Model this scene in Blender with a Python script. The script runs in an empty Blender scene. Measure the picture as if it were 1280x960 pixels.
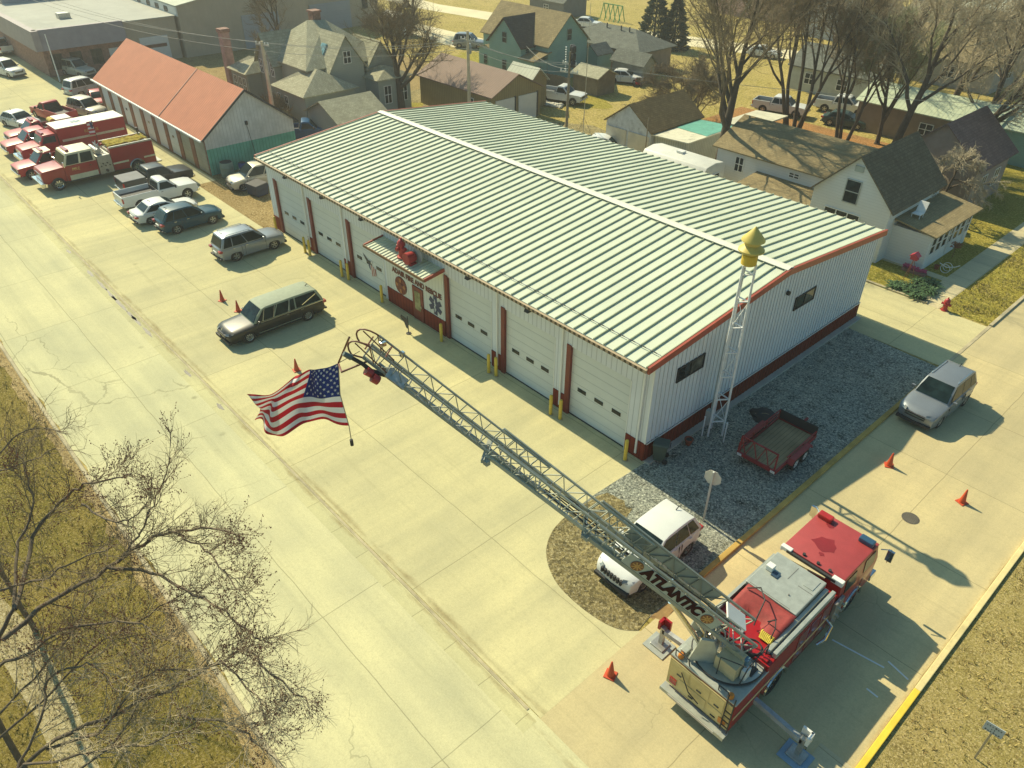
import bpy, bmesh, math, random
from math import radians as R, sin, cos, pi
from mathutils import Vector, Matrix
scn = bpy.context.scene
COL = scn.collection

# ------------------------------------------------------------------ camera
CAM_F, CAM_PITCH, CAM_ROLL, CAM_YAW = 949.92, 0.6174, 0.0088, 2.4007
CAM_P = Vector((15.6271, -22.5876, 23.3835))
_f = Vector((cos(CAM_YAW)*cos(CAM_PITCH), sin(CAM_YAW)*cos(CAM_PITCH), -sin(CAM_PITCH)))
_r0 = Vector((sin(CAM_YAW), -cos(CAM_YAW), 0)); _u0 = _r0.cross(_f)
_r = _r0*cos(CAM_ROLL)+_u0*sin(CAM_ROLL); _u = -_r0*sin(CAM_ROLL)+_u0*cos(CAM_ROLL)
cd = bpy.data.cameras.new('camera'); cam = bpy.data.objects.new('camera', cd); COL.objects.link(cam)
cd.sensor_width = 36; cd.lens = CAM_F/1280*36; cd.clip_end = 2000; cd.clip_start = .5
cam.matrix_world = Matrix(((_r.x, _u.x, -_f.x, CAM_P.x), (_r.y, _u.y, -_f.y, CAM_P.y), (_r.z, _u.z, -_f.z, CAM_P.z), (0, 0, 0, 1)))
scn.camera = cam
def U(px, py, z=0.0):
    "survey point: the place at height z seen at this spot of the 1280 x 960 photograph"
    v = _f*CAM_F+_r*(px-640)+_u*(480-py)
    return CAM_P+v*((z-CAM_P.z)/v.z)

# ------------------------------------------------------------------ sky, sun, exposure
w = bpy.data.worlds.new('World'); scn.world = w; w.use_nodes = True
nt = w.node_tree; nt.nodes.clear()
SUN_EL, SUN_TRAVEL = R(41.2), R(-1.6)          # sun height; direction its light travels, from +X
sky = nt.nodes.new('ShaderNodeTexSky'); sky.sky_type = 'NISHITA'; sky.sun_disc = False
sky.sun_elevation = SUN_EL; sky.sun_rotation = R(270)+R(1.6); sky.dust_density = 1.5; sky.air_density = 1.0
bg = nt.nodes.new('ShaderNodeBackground'); bg.inputs[1].default_value = 0.083
wo = nt.nodes.new('ShaderNodeOutputWorld')
tint = nt.nodes.new('ShaderNodeMixRGB'); tint.blend_type = 'MULTIPLY'; tint.inputs[0].default_value = 1; tint.inputs[2].default_value = (.70, 1.10, 1.10, 1)
nt.links.new(sky.outputs[0], tint.inputs[1]); nt.links.new(tint.outputs[0], bg.inputs[0]); nt.links.new(bg.outputs[0], wo.inputs[0])
sd = bpy.data.lights.new('sun', 'SUN'); sd.energy = 4.8; sd.angle = R(.5); sd.color = (1.0, .888, .605)
sun = bpy.data.objects.new('sun', sd); COL.objects.link(sun)
d_ = Vector((cos(SUN_TRAVEL)*cos(SUN_EL), sin(SUN_TRAVEL)*cos(SUN_EL), -sin(SUN_EL)))
sun.rotation_euler = d_.to_track_quat('-Z', 'Y').to_euler(); sun.location = (-60, 0, 60)
vs = scn.view_settings; vs.view_transform = 'Standard'; vs.look = 'None'; vs.gamma = 1; vs.exposure = 0.45; vs.use_curve_mapping = False
scn.cycles.max_bounces = 6; scn.cycles.volume_max_steps = 64

# ------------------------------------------------------------------ materials
MATS = {}
def nodes(name):
    m = bpy.data.materials.new(name); m.use_nodes = True
    t = m.node_tree; b = t.nodes['Principled BSDF']
    return m, t, b
def N(t, typ, **k):
    n = t.nodes.new('ShaderNode'+typ)
    for a, v in k.items():
        if a.startswith('i_'):
            key = a[2:]; key = int(key) if key.isdigit() else key.replace('_', ' ')
            n.inputs[key].default_value = v
        else: setattr(n, a, v)
    return n
def L(t, a, b): t.links.new(a, b)
def c4(c): return (c[0], c[1], c[2], 1)
def sc(c, k): return tuple(min(1, x*k) for x in c)
def coords(t, world=False):
    if world: return N(t, 'NewGeometry').outputs['Position']
    return N(t, 'TexCoord').outputs['Object']
def mixc(t, fac, a, b, typ='MIX'):
    n = N(t, 'MixRGB', blend_type=typ)
    for s, v in ((n.inputs[0], fac), (n.inputs[1], a), (n.inputs[2], b)):
        if hasattr(v, 'is_linked'): L(t, v, s)
        elif isinstance(v, (int, float)): s.default_value = v
        else: s.default_value = c4(v)
    return n.outputs[0]
def ramp(t, src, lo, hi):
    n = N(t, 'MapRange'); n.inputs[1].default_value = lo; n.inputs[2].default_value = hi
    L(t, src, n.inputs[0]); return n.outputs[0]
def noise(t, co, scale, detail=4, rough=.55):
    n = N(t, 'TexNoise'); n.inputs['Scale'].default_value = scale; n.inputs['Detail'].default_value = detail; n.inputs['Roughness'].default_value = rough
    L(t, co, n.inputs['Vector']); return n.outputs[0]
def mapv(t, co, scale=(1, 1, 1), rot=(0, 0, 0), loc=(0, 0, 0)):
    n = N(t, 'Mapping'); n.inputs['Scale'].default_value = scale; n.inputs['Rotation'].default_value = rot; n.inputs['Location'].default_value = loc
    L(t, co, n.inputs[0]); return n.outputs[0]
def bump(t, b, h, strength=.3, dist=.02):
    n = N(t, 'Bump'); n.inputs['Strength'].default_value = strength; n.inputs['Distance'].default_value = dist
    L(t, h, n.inputs['Height']); L(t, n.outputs[0], b.inputs['Normal'])
def M(name, col, rough=.6, metal=0.0, var=.14, scale=1.5, bmp=0, bscale=30, coat=0, spec=.5, dirt=0):
    if name in MATS: return MATS[name]
    m, t, b = nodes(name)
    co = coords(t)
    c = mixc(t, ramp(t, noise(t, co, scale, 6, .6), .3, .7), sc(col, 1-var), sc(col, 1+var))
    if dirt:
        c = mixc(t, ramp(t, noise(t, co, scale*.45, 8, .7), .52, .75), c, sc(col, 1-dirt))
    L(t, c, b.inputs['Base Color'])
    b.inputs['Roughness'].default_value = rough; b.inputs['Metallic'].default_value = metal
    b.inputs['Specular IOR Level'].default_value = spec
    if coat: b.inputs['Coat Weight'].default_value = coat; b.inputs['Coat Roughness'].default_value = .06
    if bmp: bump(t, b, noise(t, co, bscale, 5, .6), bmp, .02)
    MATS[name] = m; return m
def M_shingle(name, col, axis=0):
    "asphalt shingle courses: speckled tabs in rows up the slope"
    if name in MATS: return MATS[name]
    m, t, b = nodes(name); co = coords(t)
    br = N(t, 'TexBrick'); br.offset = .5
    br.inputs['Color1'].default_value = c4(sc(col, .82)); br.inputs['Color2'].default_value = c4(sc(col, 1.18)); br.inputs['Mortar'].default_value = c4(sc(col, .55))
    br.inputs['Scale'].default_value = 1; br.inputs['Mortar Size'].default_value = .012; br.inputs['Brick Width'].default_value = .32; br.inputs['Row Height'].default_value = .17
    L(t, mapv(t, co, rot=(0, 0, pi/2 if axis else 0)), br.inputs['Vector'])
    c = mixc(t, .75, br.outputs[0], mixc(t, ramp(t, noise(t, co, .9, 6, .7), .3, .7), (.6, .6, .6), (1.25, 1.25, 1.25)), 'MULTIPLY')
    c = mixc(t, ramp(t, noise(t, co, 14, 3, .7), .35, .7), c, sc(col, .6))
    L(t, c, b.inputs['Base Color']); b.inputs['Roughness'].default_value = .95; b.inputs['Specular IOR Level'].default_value = .1
    bump(t, b, br.outputs['Fac'], .4, .01); MATS[name] = m; return m
def M_lines(name, col, period, dirv, dark=.75, width=.12, rough=.5, metal=0.0, dirt=.2, bmp=.6):
    "ribbed or lapped sheet: a groove each period along dirv"
    if name in MATS: return MATS[name]
    m, t, b = nodes(name); co = coords(t)
    s = N(t, 'VectorMath', operation='DOT_PRODUCT'); L(t, co, s.inputs[0]); s.inputs[1].default_value = dirv
    d = N(t, 'Math', operation='DIVIDE'); L(t, s.outputs['Value'], d.inputs[0]); d.inputs[1].default_value = period
    f = N(t, 'Math', operation='FRACT'); L(t, d.outputs[0], f.inputs[0])
    g = N(t, 'Math', operation='LESS_THAN'); L(t, f.outputs[0], g.inputs[0]); g.inputs[1].default_value = width
    base = mixc(t, ramp(t, noise(t, co, .7, 7, .65), .3, .7), sc(col, 1-dirt), sc(col, 1+dirt*.5))
    c = mixc(t, g.outputs[0], base, sc(col, dark)); L(t, c, b.inputs['Base Color'])
    b.inputs['Roughness'].default_value = max(rough, .68); b.inputs['Metallic'].default_value = metal; b.inputs['Specular IOR Level'].default_value = .12
    inv = N(t, 'Math', operation='SUBTRACT'); inv.inputs[0].default_value = 1; L(t, g.outputs[0], inv.inputs[1])
    bump(t, b, inv.outputs[0], bmp, .015); MATS[name] = m; return m
def M_concrete(name, c1, c2, jx, jy, jox=0, joy=0, stain=(.24, .2, .12), jw=.02, jd=.58, crack=1.0, silt=(), lane=0):
    "slab concrete: saw joints, patchy pours, stains, cracks, tyre tracks along the lane"
    m, t, b = nodes(name); co = coords(t, True)
    wob = N(t, 'TexNoise'); wob.inputs['Scale'].default_value = .5; L(t, co, wob.inputs['Vector'])
    wv = N(t, 'VectorMath', operation='MULTIPLY_ADD'); L(t, wob.outputs['Color'], wv.inputs[0]); wv.inputs[1].default_value = (.14, .14, 0); L(t, co, wv.inputs[2])
    br = N(t, 'TexBrick'); br.offset = 0
    br.inputs['Color1'].default_value = c4(c1); br.inputs['Color2'].default_value = c4(c2); br.inputs['Mortar'].default_value = c4(sc(c1, jd))
    br.inputs['Scale'].default_value = 1; br.inputs['Mortar Size'].default_value = jw; br.inputs['Mortar Smooth'].default_value = .4
    br.inputs['Brick Width'].default_value = jx; br.inputs['Row Height'].default_value = jy
    L(t, mapv(t, wv.outputs[0], loc=(jox, joy, 0)), br.inputs['Vector'])
    c = mixc(t, .9, br.outputs[0], mixc(t, ramp(t, noise(t, co, .22, 8, .62), .3, .7), (.80, .81, .84), (1.1, 1.08, 1.02)), 'MULTIPLY')
    c = mixc(t, ramp(t, noise(t, mapv(t, co, (.1, 1.6, 1)), 1, 7, .7), .55, .9), c, sc(c1, .66))
    c = mixc(t, ramp(t, noise(t, co, 5, 8, .8), .5, .78), c, sc(c1, .78))
    c = mixc(t, ramp(t, noise(t, mapv(t, co, loc=(31, 7, 0)), .5, 9, .78), .63, .8), c, stain)
    vo = N(t, 'TexVoronoi', feature='DISTANCE_TO_EDGE'); vo.inputs['Scale'].default_value = .16
    wv2 = N(t, 'VectorMath', operation='MULTIPLY_ADD'); n2 = N(t, 'TexNoise'); n2.inputs['Scale'].default_value = .9; n2.inputs['Detail'].default_value = 6; L(t, co, n2.inputs['Vector'])
    L(t, n2.outputs['Color'], wv2.inputs[0]); wv2.inputs[1].default_value = (1.5, 1.5, 0); L(t, co, wv2.inputs[2]); L(t, wv2.outputs[0], vo.inputs['Vector'])
    cr = N(t, 'Math', operation='LESS_THAN'); L(t, vo.outputs[0], cr.inputs[0]); cr.inputs[1].default_value = .0032
    cm = N(t, 'Math', operation='MULTIPLY'); L(t, cr.outputs[0], cm.inputs[0]); L(t, ramp(t, noise(t, co, .13, 2), .5, .62), cm.inputs[1])
    cm2 = N(t, 'Math', operation='MULTIPLY'); L(t, cm.outputs[0], cm2.inputs[0]); cm2.inputs[1].default_value = .7*crack
    c = mixc(t, cm2.outputs[0], c, sc(c1, .35))
    # fine grain, and tyre-polished lanes that wander
    c = mixc(t, .5, c, mixc(t, ramp(t, noise(t, co, 16, 5, .85), .3, .72), (.72, .72, .72), (1.22, 1.22, 1.2)), 'MULTIPLY')
    lv = (.035, .9, 1) if lane == 0 else (.9, .035, 1)
    c = mixc(t, .55, c, mixc(t, ramp(t, noise(t, mapv(t, wv.outputs[0], lv), 1, 5, .6), .32, .66), (.80, .82, .84), (1.12, 1.11, 1.08)), 'MULTIPLY')
    # oil drips
    vd = N(t, 'TexVoronoi'); vd.inputs['Scale'].default_value = .55; L(t, wv.outputs[0], vd.inputs['Vector'])
    od = N(t, 'MapRange'); od.inputs[1].default_value = .05; od.inputs[2].default_value = .11; od.inputs[3].default_value = .75; od.inputs[4].default_value = 0; L(t, vd.outputs['Distance'], od.inputs[0])
    om = N(t, 'Math', operation='MULTIPLY'); L(t, od.outputs[0], om.inputs[0]); L(t, ramp(t, noise(t, mapv(t, co, loc=(5, 5, 0)), .3, 3), .56, .66), om.inputs[1]); c = mixc(t, om.outputs[0], c, sc(c1, .38))
    if silt:                                   # silt washed along a gutter line: (axis, position, half width, colour)
        sp = N(t, 'SeparateXYZ'); L(t, wv2.outputs[0] if False else co, sp.inputs[0]); sb = N(t, 'Math', operation='SUBTRACT'); L(t, sp.outputs[silt[0]], sb.inputs[0]); sb.inputs[1].default_value = silt[1]
        ab = N(t, 'Math', operation='ABSOLUTE'); L(t, sb.outputs[0], ab.inputs[0]); fall = N(t, 'MapRange'); fall.inputs[1].default_value = 0; fall.inputs[2].default_value = silt[2]; fall.inputs[3].default_value = .22; fall.inputs[4].default_value = -.35; L(t, ab.outputs[0], fall.inputs[0])
        ng = N(t, 'Math', operation='ADD'); L(t, noise(t, mapv(t, co, (.35, 1, 1) if silt[0] == 'Y' else (1, .35, 1)), 1.1, 8, .72), ng.inputs[0]); L(t, fall.outputs[0], ng.inputs[1])
        mk = ramp(t, ng.outputs[0], .60, .82); sm = N(t, 'Math', operation='MULTIPLY'); L(t, mk, sm.inputs[0]); sm.inputs[1].default_value = .7
        c = mixc(t, sm.outputs[0], c, mixc(t, ramp(t, noise(t, co, 9, 6, .8), .35, .65), sc(silt[3], .6), sc(silt[3], 1.25)))
    L(t, c, b.inputs['Base Color']); b.inputs['Roughness'].default_value = .95; b.inputs['Specular IOR Level'].default_value = .1
    bump(t, b, noise(t, co, 22, 6, .7), .25, .02); MATS[name] = m; return m
def M_ground(name, cols, scale=1.0, fine=9, bmp=.8, speck=None):
    "turf or gravel: cols = base, patch, dark, light"
    m, t, b = nodes(name); co = coords(t, True)
    c = mixc(t, ramp(t, noise(t, co, .16*scale, 8, .65), .38, .62), cols[0], cols[1])
    c = mixc(t, ramp(t, noise(t, mapv(t, co, loc=(9, 4, 0)), .55*scale, 8, .7), .52, .7), c, cols[2])
    c = mixc(t, ramp(t, noise(t, co, fine, 4, .8), .50, .62), c, cols[3])
    c = mixc(t, ramp(t, noise(t, mapv(t, co, loc=(3, 3, 0)), fine*1.3, 4, .8), .53, .63), c, sc(cols[2], .6))
    if speck:
        vo = N(t, 'TexVoronoi'); vo.inputs['Scale'].default_value = speck; L(t, co, vo.inputs['Vector'])
        c = mixc(t, .62, c, mixc(t, ramp(t, vo.outputs['Color'], .15, .85), (.35, .36, .36), (1.7, 1.65, 1.5)), 'MULTIPLY')
    L(t, c, b.inputs['Base Color']); b.inputs['Roughness'].default_value = 1; b.inputs['Specular IOR Level'].default_value = .1
    bump(t, b, noise(t, co, fine*1.6, 6, .8), bmp, .12); MATS[name] = m; return m
def M_glass(name, col, rough=.06):
    if name in MATS: return MATS[name]
    m, t, b = nodes(name); co = coords(t)
    L(t, mixc(t, ramp(t, noise(t, co, 2.2, 4), .35, .7), sc(col, .5), sc(col, 1.5)), b.inputs['Base Color'])
    b.inputs['Roughness'].default_value = rough; b.inputs['Specular IOR Level'].default_value = .22; MATS[name] = m; return m

# ------------------------------------------------------------------ mesh building
class MB:
    def __init__(s): s.v, s.f, s.m = [], [], []
    def face(s, pts, mi=0):
        n = len(s.v); s.v += [tuple(p) for p in pts]; s.f.append(tuple(range(n, n+len(pts)))); s.m.append(mi)
    def add(s, vs_, fs, mi=0):
        n = len(s.v); s.v += [tuple(p) for p in vs_]
        for f in fs: s.f.append(tuple(n+i for i in f)); s.m.append(mi)
    def box(s, x0, x1, y0, y1, z0, z1, mi=0):
        s.add([(x0, y0, z0), (x1, y0, z0), (x1, y1, z0), (x0, y1, z0), (x0, y0, z1), (x1, y0, z1), (x1, y1, z1), (x0, y1, z1)],
              [(0, 3, 2, 1), (4, 5, 6, 7), (0, 1, 5, 4), (1, 2, 6, 5), (2, 3, 7, 6), (3, 0, 4, 7)], mi); return s
    def cbox(s, c, sz, mi=0):
        return s.box(c[0]-sz[0]/2, c[0]+sz[0]/2, c[1]-sz[1]/2, c[1]+sz[1]/2, c[2]-sz[2]/2, c[2]+sz[2]/2, mi)
    def hexa(s, bot, top, mi=0):
        s.add(list(bot)+list(top), [(3, 2, 1, 0), (4, 5, 6, 7), (0, 1, 5, 4), (1, 2, 6, 5), (2, 3, 7, 6), (3, 0, 4, 7)], mi); return s
    def bar(s, p, q, w_=.05, h=None, mi=0, up=(0, 0, 1)):
        h = h or w_; p = Vector(p); q = Vector(q); d = (q-p).normalized(); up = Vector(up)
        if abs(d.dot(up)) > .98: up = Vector((1, 0, 0))
        a = d.cross(up).normalized()*w_/2; b = a.cross(d).normalized()*h/2
        return s.hexa([p-a-b, p+a-b, p+a+b, p-a+b], [q-a-b, q+a-b, q+a+b, q-a+b], mi)
    def tube(s, pts, rad, n=6, mi=0, cap=True):
        pts = [Vector(p) for p in pts]; k = len(pts)
        rad = rad if isinstance(rad, (list, tuple)) else [rad]*k
        base = len(s.v); ref = None
        for i, p in enumerate(pts):
            d = (pts[min(i+1, k-1)]-pts[max(i-1, 0)]); d = d.normalized() if d.length > 1e-9 else Vector((0, 0, 1))
            if ref is None: ref = d.orthogonal().normalized()
            ref = (ref-d*ref.dot(d)); ref = ref.normalized() if ref.length > 1e-6 else d.orthogonal().normalized()
            o = d.cross(ref)
            for j in range(n):
                a = 2*pi*j/n; s.v.append(tuple(p+(ref*cos(a)+o*sin(a))*rad[i]))
        for i in range(k-1):
            for j in range(n):
                a = base+i*n+j; b = base+i*n+(j+1) % n
                s.f.append((a, b, b+n, a+n)); s.m.append(mi)
        if cap:
            s.f.append(tuple(base+j for j in reversed(range(n)))); s.m.append(mi)
            s.f.append(tuple(base+(k-1)*n+j for j in range(n))); s.m.append(mi)
        return s
    def cyl(s, p, q, r0, r1=None, n=12, mi=0): return s.tube([p, q], [r0, r0 if r1 is None else r1], n, mi)
    def lathe(s, prof, n=16, c=(0, 0, 0), mi=0):
        return s.tube([(c[0], c[1], c[2]+z) for r, z in prof], [max(r, 1e-4) for r, z in prof], n, mi) if False else s._lathe(prof, n, c, mi)
    def _lathe(s, prof, n, c, mi):
        base = len(s.v)
        for r, z in prof:
            for j in range(n): s.v.append((c[0]+r*cos(2*pi*j/n), c[1]+r*sin(2*pi*j/n), c[2]+z))
        for i in range(len(prof)-1):
            for j in range(n):
                a = base+i*n+j; b = base+i*n+(j+1) % n; s.f.append((a, b, b+n, a+n)); s.m.append(mi)
        s.f.append(tuple(base+j for j in reversed(range(n)))); s.m.append(mi)
        s.f.append(tuple(base+(len(prof)-1)*n+j for j in range(n))); s.m.append(mi); return s
    def prism(s, poly, ax, a, b, mi=0):
        "extrude a 2-D outline along axis ax from a to b; the outline's two numbers are the other axes in order"
        def P(p, t):
            l = [p[0], p[1]]; l.insert(ax, t); return tuple(l)
        n = len(poly); s.add([P(p, a) for p in poly]+[P(p, b) for p in poly],
              [tuple(reversed(range(n))), tuple(range(n, 2*n))]+[(i, (i+1) % n, n+(i+1) % n, n+i) for i in range(n)], mi); return s
    def build(s, name, mats, parent=None, smooth=0, bevel=0, seg=2, norm=True, loc=None, rz=0):
        me = bpy.data.meshes.new(name); me.from_pydata(s.v, [], s.f)
        for m in (mats if isinstance(mats, (list, tuple)) else [mats]): me.materials.append(m)
        if any(s.m): me.polygons.foreach_set('material_index', s.m)
        if norm or bevel:
            bm = bmesh.new(); bm.from_mesh(me)
            bmesh.ops.recalc_face_normals(bm, faces=bm.faces)
            if bevel:
                es = [e for e in bm.edges if len(e.link_faces) == 2 and e.calc_face_angle(0) > R(22)]
                bmesh.ops.bevel(bm, geom=es, offset=bevel, segments=seg, profile=.6, affect='EDGES', clamp_overlap=True)
            bm.to_mesh(me); bm.free()
        me.update()
        if smooth:
            me.polygons.foreach_set('use_smooth', [True]*len(me.polygons)); me.set_sharp_from_angle(angle=R(smooth))
        o = bpy.data.objects.new(name, me); COL.objects.link(o)
        if parent: o.parent = parent
        if loc is not None: o.location = loc
        if rz: o.rotation_euler.z = rz
        return o
def tag(o, label, cat, group=None, kind=None):
    if label: o['label'] = label
    if cat: o['category'] = cat
    if group: o['group'] = group
    if kind: o['kind'] = kind
    return o
def thing(name, label, cat, loc=(0, 0, 0), rz=0, group=None):
    o = bpy.data.objects.new(name, None); COL.objects.link(o); o.empty_display_size = .3
    o.location = loc; o.rotation_euler.z = rz; return tag(o, label, cat, group)
def copy_tree(o, parent=None):
    c = o.copy(); COL.objects.link(c)
    if parent: c.parent = parent
    for ch in [x for x in bpy.data.objects if x.parent == o]: copy_tree(ch, c)
    return c
def struct(mb, name, mat, **k):
    o = mb.build(name, mat, **k); o['kind'] = 'structure'; return o
def text(name, body, size, mat, parent, loc, rot, align='CENTER', ext=.01, bold=0, xs=1.0):
    cu = bpy.data.curves.new(name, 'FONT'); cu.body = body; cu.size = size; cu.extrude = ext; cu.align_x = align; cu.align_y = 'CENTER'; cu.offset = bold
    tmp = bpy.data.objects.new(name, cu); COL.objects.link(tmp)
    dg = bpy.context.evaluated_depsgraph_get(); me = bpy.data.meshes.new_from_object(tmp.evaluated_get(dg))
    bpy.data.objects.remove(tmp); me.name = name; me.materials.clear(); me.materials.append(mat)
    o = bpy.data.objects.new(name, me); COL.objects.link(o); o.parent = parent; o.location = loc; o.rotation_euler = rot; o.scale.x = xs
    return o
# ------------------------------------------------------------------ ground, roads, kerbs
mROAD = M_concrete('road_concrete', (.60, .565, .335), (.56, .54, .33), 7.2, 3.6, jox=2.2, joy=15.55+3.6, crack=.8, silt=('Y', -12.75, .75, (.30, .235, .11)))
mAPR = M_concrete('apron_concrete', (.585, .535, .30), (.555, .51, .295), 9.5, 4.1, jox=1.0, joy=12.4, crack=.35, lane=1, silt=('Y', -12.2, .55, (.30, .235, .11)))
mSTR = M_concrete('street_concrete', (.57, .48, .265), (.535, .455, .26), 3.9, 5.6, jox=-6.0, joy=1.4, crack=.4, lane=1, silt=('X', 13.75, .6, (.27, .19, .085)))
mDRV = M_concrete('drive_concrete', (.58, .52, .29), (.55, .50, .28), 4.4, 3.4, jox=1.5, joy=-18.2, crack=.3)
mWALK = M_concrete('walk_concrete', (.60, .52, .32), (.52, .46, .29), 1.6, 1.6, jox=-1.4, crack=.6)
mKERB = M('kerb_concrete', (.42, .36, .22), .9, var=.25, scale=1.2, dirt=.45)
mKERBY = M('kerb_tan_paint', (.46, .30, .07), .85, var=.25, scale=1.4, dirt=.5)
mYEL = M('kerb_yellow_paint', (.80, .56, .05), .8, var=.12, scale=2, dirt=.25)
mPALE = M('kerb_faded_paint', (.68, .56, .26), .85, var=.15, scale=2, dirt=.3)
mGRASS = M_ground('dry_grass', ((.44, .34, .11), (.35, .285, .07), (.20, .16, .04), (.58, .46, .20)), 1.2, 3.5)
mPARK = M_ground('park_grass', ((.27, .205, .05), (.185, .155, .028), (.11, .08, .02), (.40, .31, .12)), 1.8, 9)
mVERGE = M_ground('verge_grass', ((.46, .36, .13), (.37, .30, .09), (.22, .17, .055), (.66, .53, .25)), 1.6, 13)
mLAWN = M_ground('lawn_grass', ((.33, .27, .045), (.26, .235, .035), (.18, .15, .02), (.56, .45, .12)), 2.2, 6)
mDIRT = M_ground('bare_dirt', ((.36, .26, .11), (.28, .20, .08), (.17, .115, .04), (.48, .37, .18)), 2.0, 6)
mSOIL = M_ground('leaf_litter', ((.42, .20, .065), (.33, .18, .07), (.16, .10, .04), (.55, .32, .14)), 2.0, 6)
mGRAV = M_ground('gravel', ((.40, .415, .34), (.30, .33, .29), (.075, .075, .05), (.66, .68, .58)), 2.2, 11, 1, speck=12)
mGRAVG = M_ground('grassy_gravel', ((.36, .295, .14), (.27, .225, .10), (.15, .12, .05), (.52, .46, .28)), 2.2, 12, 1, speck=9)
mFAR = M('far_road', (.66, .58, .36), .9, var=.1, scale=.3)

def sheet(name, pts, z, mat):
    m = MB(); m.face([(x, y, z) for x, y in pts]); return struct(m, name, mat, norm=False)
def rect(name, x0, x1, y0, y1, z, mat): return sheet(name, [(x0, y0), (x1, y0), (x1, y1), (x0, y1)], z, mat)
rect('ground', -330, 160, -120, 330, 0, mGRASS)
rng = random.Random(4)
def ragged(x0, x1, y, amp, step, seed):
    r = random.Random(seed); n = int(abs(x1-x0)/step); return [(x0+(x1-x0)*i/n, y+r.uniform(-amp, amp)) for i in range(n+1)]
# main road and the park bank south of it
sheet('road', [(-330, -12.4), (-330, -19.4)]+ragged(-160, 60, -19.4, .12, 1.3, 2)+[(60, -12.4)], .008, mROAD)
sheet('park_grass', ragged(-160, 40, -19.45, .18, .8, 3)+[(40, -60), (-160, -60)], .004, mPARK)
sheet('bare_edge', ragged(-160, 40, -19.44, .06, 1.1, 12)+ragged(40, -160, -20.0, .22, -.7 if False else .7, 13), .0065, M_ground('edge_soil', ((.45, .33, .15), (.36, .26, .11), (.20, .14, .06), (.56, .44, .22)), 2, 7))
m = MB(); m.prism([(-19.62, 0), (-19.42, 0), (-19.46, .07), (-19.58, .07)], 0, -160, 6.5); struct(m, 'road_edge_kerb', mKERB)
sheet('park_path', [tuple(U(*p)[:2]) for p in ((-10, 735), (45, 790), (95, 880), (130, 975), (85, 985), (40, 890), (-10, 805))], .008, M_ground('worn_path', ((.50, .42, .22), (.40, .32, .15), (.24, .18, .07), (.60, .52, .32)), 2, 8))
# apron in front of the station and the lots to the west
fil0 = [(0.12, .3), (0, -3.4), (.12, -5.4), (.35, -6.3), (.9, -7.15), (1.7, -7.75), (2.7, -8.1), (4.1, -8.15), (5.3, -7.9), (6.0, -7.3)]
def rounded(p, n=6):
    q = []
    for i in range(len(p)-1):
        a, b, c, d = [Vector(p[max(0, min(len(p)-1, j))]) for j in (i-1, i, i+1, i+2)]
        for k in range(n): f = k/n; v = .5*(2*b+(c-a)*f+(2*a-5*b+4*c-d)*f*f+(3*b-a-3*c+d)*f**3); q.append((v.x, v.y))
    return q+[p[-1]]
fil = fil0[:2]+rounded(fil0[2:])
sheet('parking_apron', [(-118, -12.38), (6.0, -12.38)]+fil[::-1]+[(-35.1, .3), (-35.1, -.75), (-46.6, -.75), (-47.5, .9), (-118, .9)], .012, mAPR)
m = MB(); m.box(-118, 5.5, -12.53, -12.42, 0, .03); struct(m, 'gutter_lip', mKERB)
m = MB(); m.face([(-118, -13.15, .0105), (6, -13.15, .0105), (6, -12.55, .0105), (-118, -12.55, .0105)]); struct(m, 'gutter_pan', M_concrete('gutter_concrete', (.565, .53, .30), (.52, .495, .285), 1.9, 1.4, joy=13.65, crack=.4, jw=.018, silt=('Y', -12.6, .6, (.30, .235, .11))), norm=False)
# gutter debris: an irregular strip where silt lies in the gutter, one dark wet run
def blob(cx, cy, rx, ry, seed, n=22):
    r = random.Random(seed); return [(cx+rx*cos(2*pi*i/n)*r.uniform(.6, 1.1), cy+ry*sin(2*pi*i/n)*r.uniform(.55, 1.15)) for i in range(n)]
mSILT = M('silt', (.33, .25, .11), .95, var=.3, scale=4, dirt=.4); mWET = M('wet_concrete', (.17, .15, .11), .6, var=.2, scale=3)
rs = random.Random(7)
m = MB()
for x, l in ((-31.2, 1.7), (-29.2, .9), (-28.4, 1.0), (-32.6, 1.2), (-34.4, 1.0), (-26.7, .8), (-21, .5), (-36.6, .7), (-41, .5), (-17, .4)): m.face([(a, b, .0145) for a, b in blob(x, -12.78, l, .11, int(-x))])
struct(m, 'wet_gutter', mWET, norm=False)
# side street
rect('street', 6.0, 13.75, -12.4, 330, .010, mSTR)
sheet('verge_grass', [(13.9, -12), (60, -12), (60, 120), (13.9, 120)], .02, mVERGE)
def kerb(name, x0, x1, y0, y1, h, mat): m = MB(); m.box(x0, x1, y0, y1, 0, h); return struct(m, name, mat, bevel=.025)
kerb('kerb', 13.74, 13.95, -12, -2.2, .13, mYEL); kerb('kerb', 13.74, 13.95, -2.2, 8.5, .13, mPALE); kerb('kerb', 13.74, 13.95, 8.5, 120, .13, mKERB)
kerb('kerb', 5.82, 6.05, -3.6, 17.8, .14, mKERBY); kerb('kerb', 5.86, 6.06, 25.1, 120, .12, mKERB)
m = MB(); m.hexa([(5.82, -6.6, 0), (6.3, -6.4, 0), (6.05, -3.6, 0), (5.82, -3.6, 0)], [(5.84, -6.5, .03), (6.1, -6.3, .03), (6.03, -3.6, .138), (5.84, -3.6, .138)]); struct(m, 'kerb', M('kerb_brown', (.30, .19, .07), .9, var=.3, scale=2, dirt=.4))
m = MB(); m.prism([(5.83, 0), (6.04, 0), (6.0, .06), (5.87, .06)], 1, 17.8, 25.1) if False else m.box(5.85, 6.03, 17.8, 25.1, 0, .03); struct(m, 'drop_kerb', mKERB)
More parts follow.
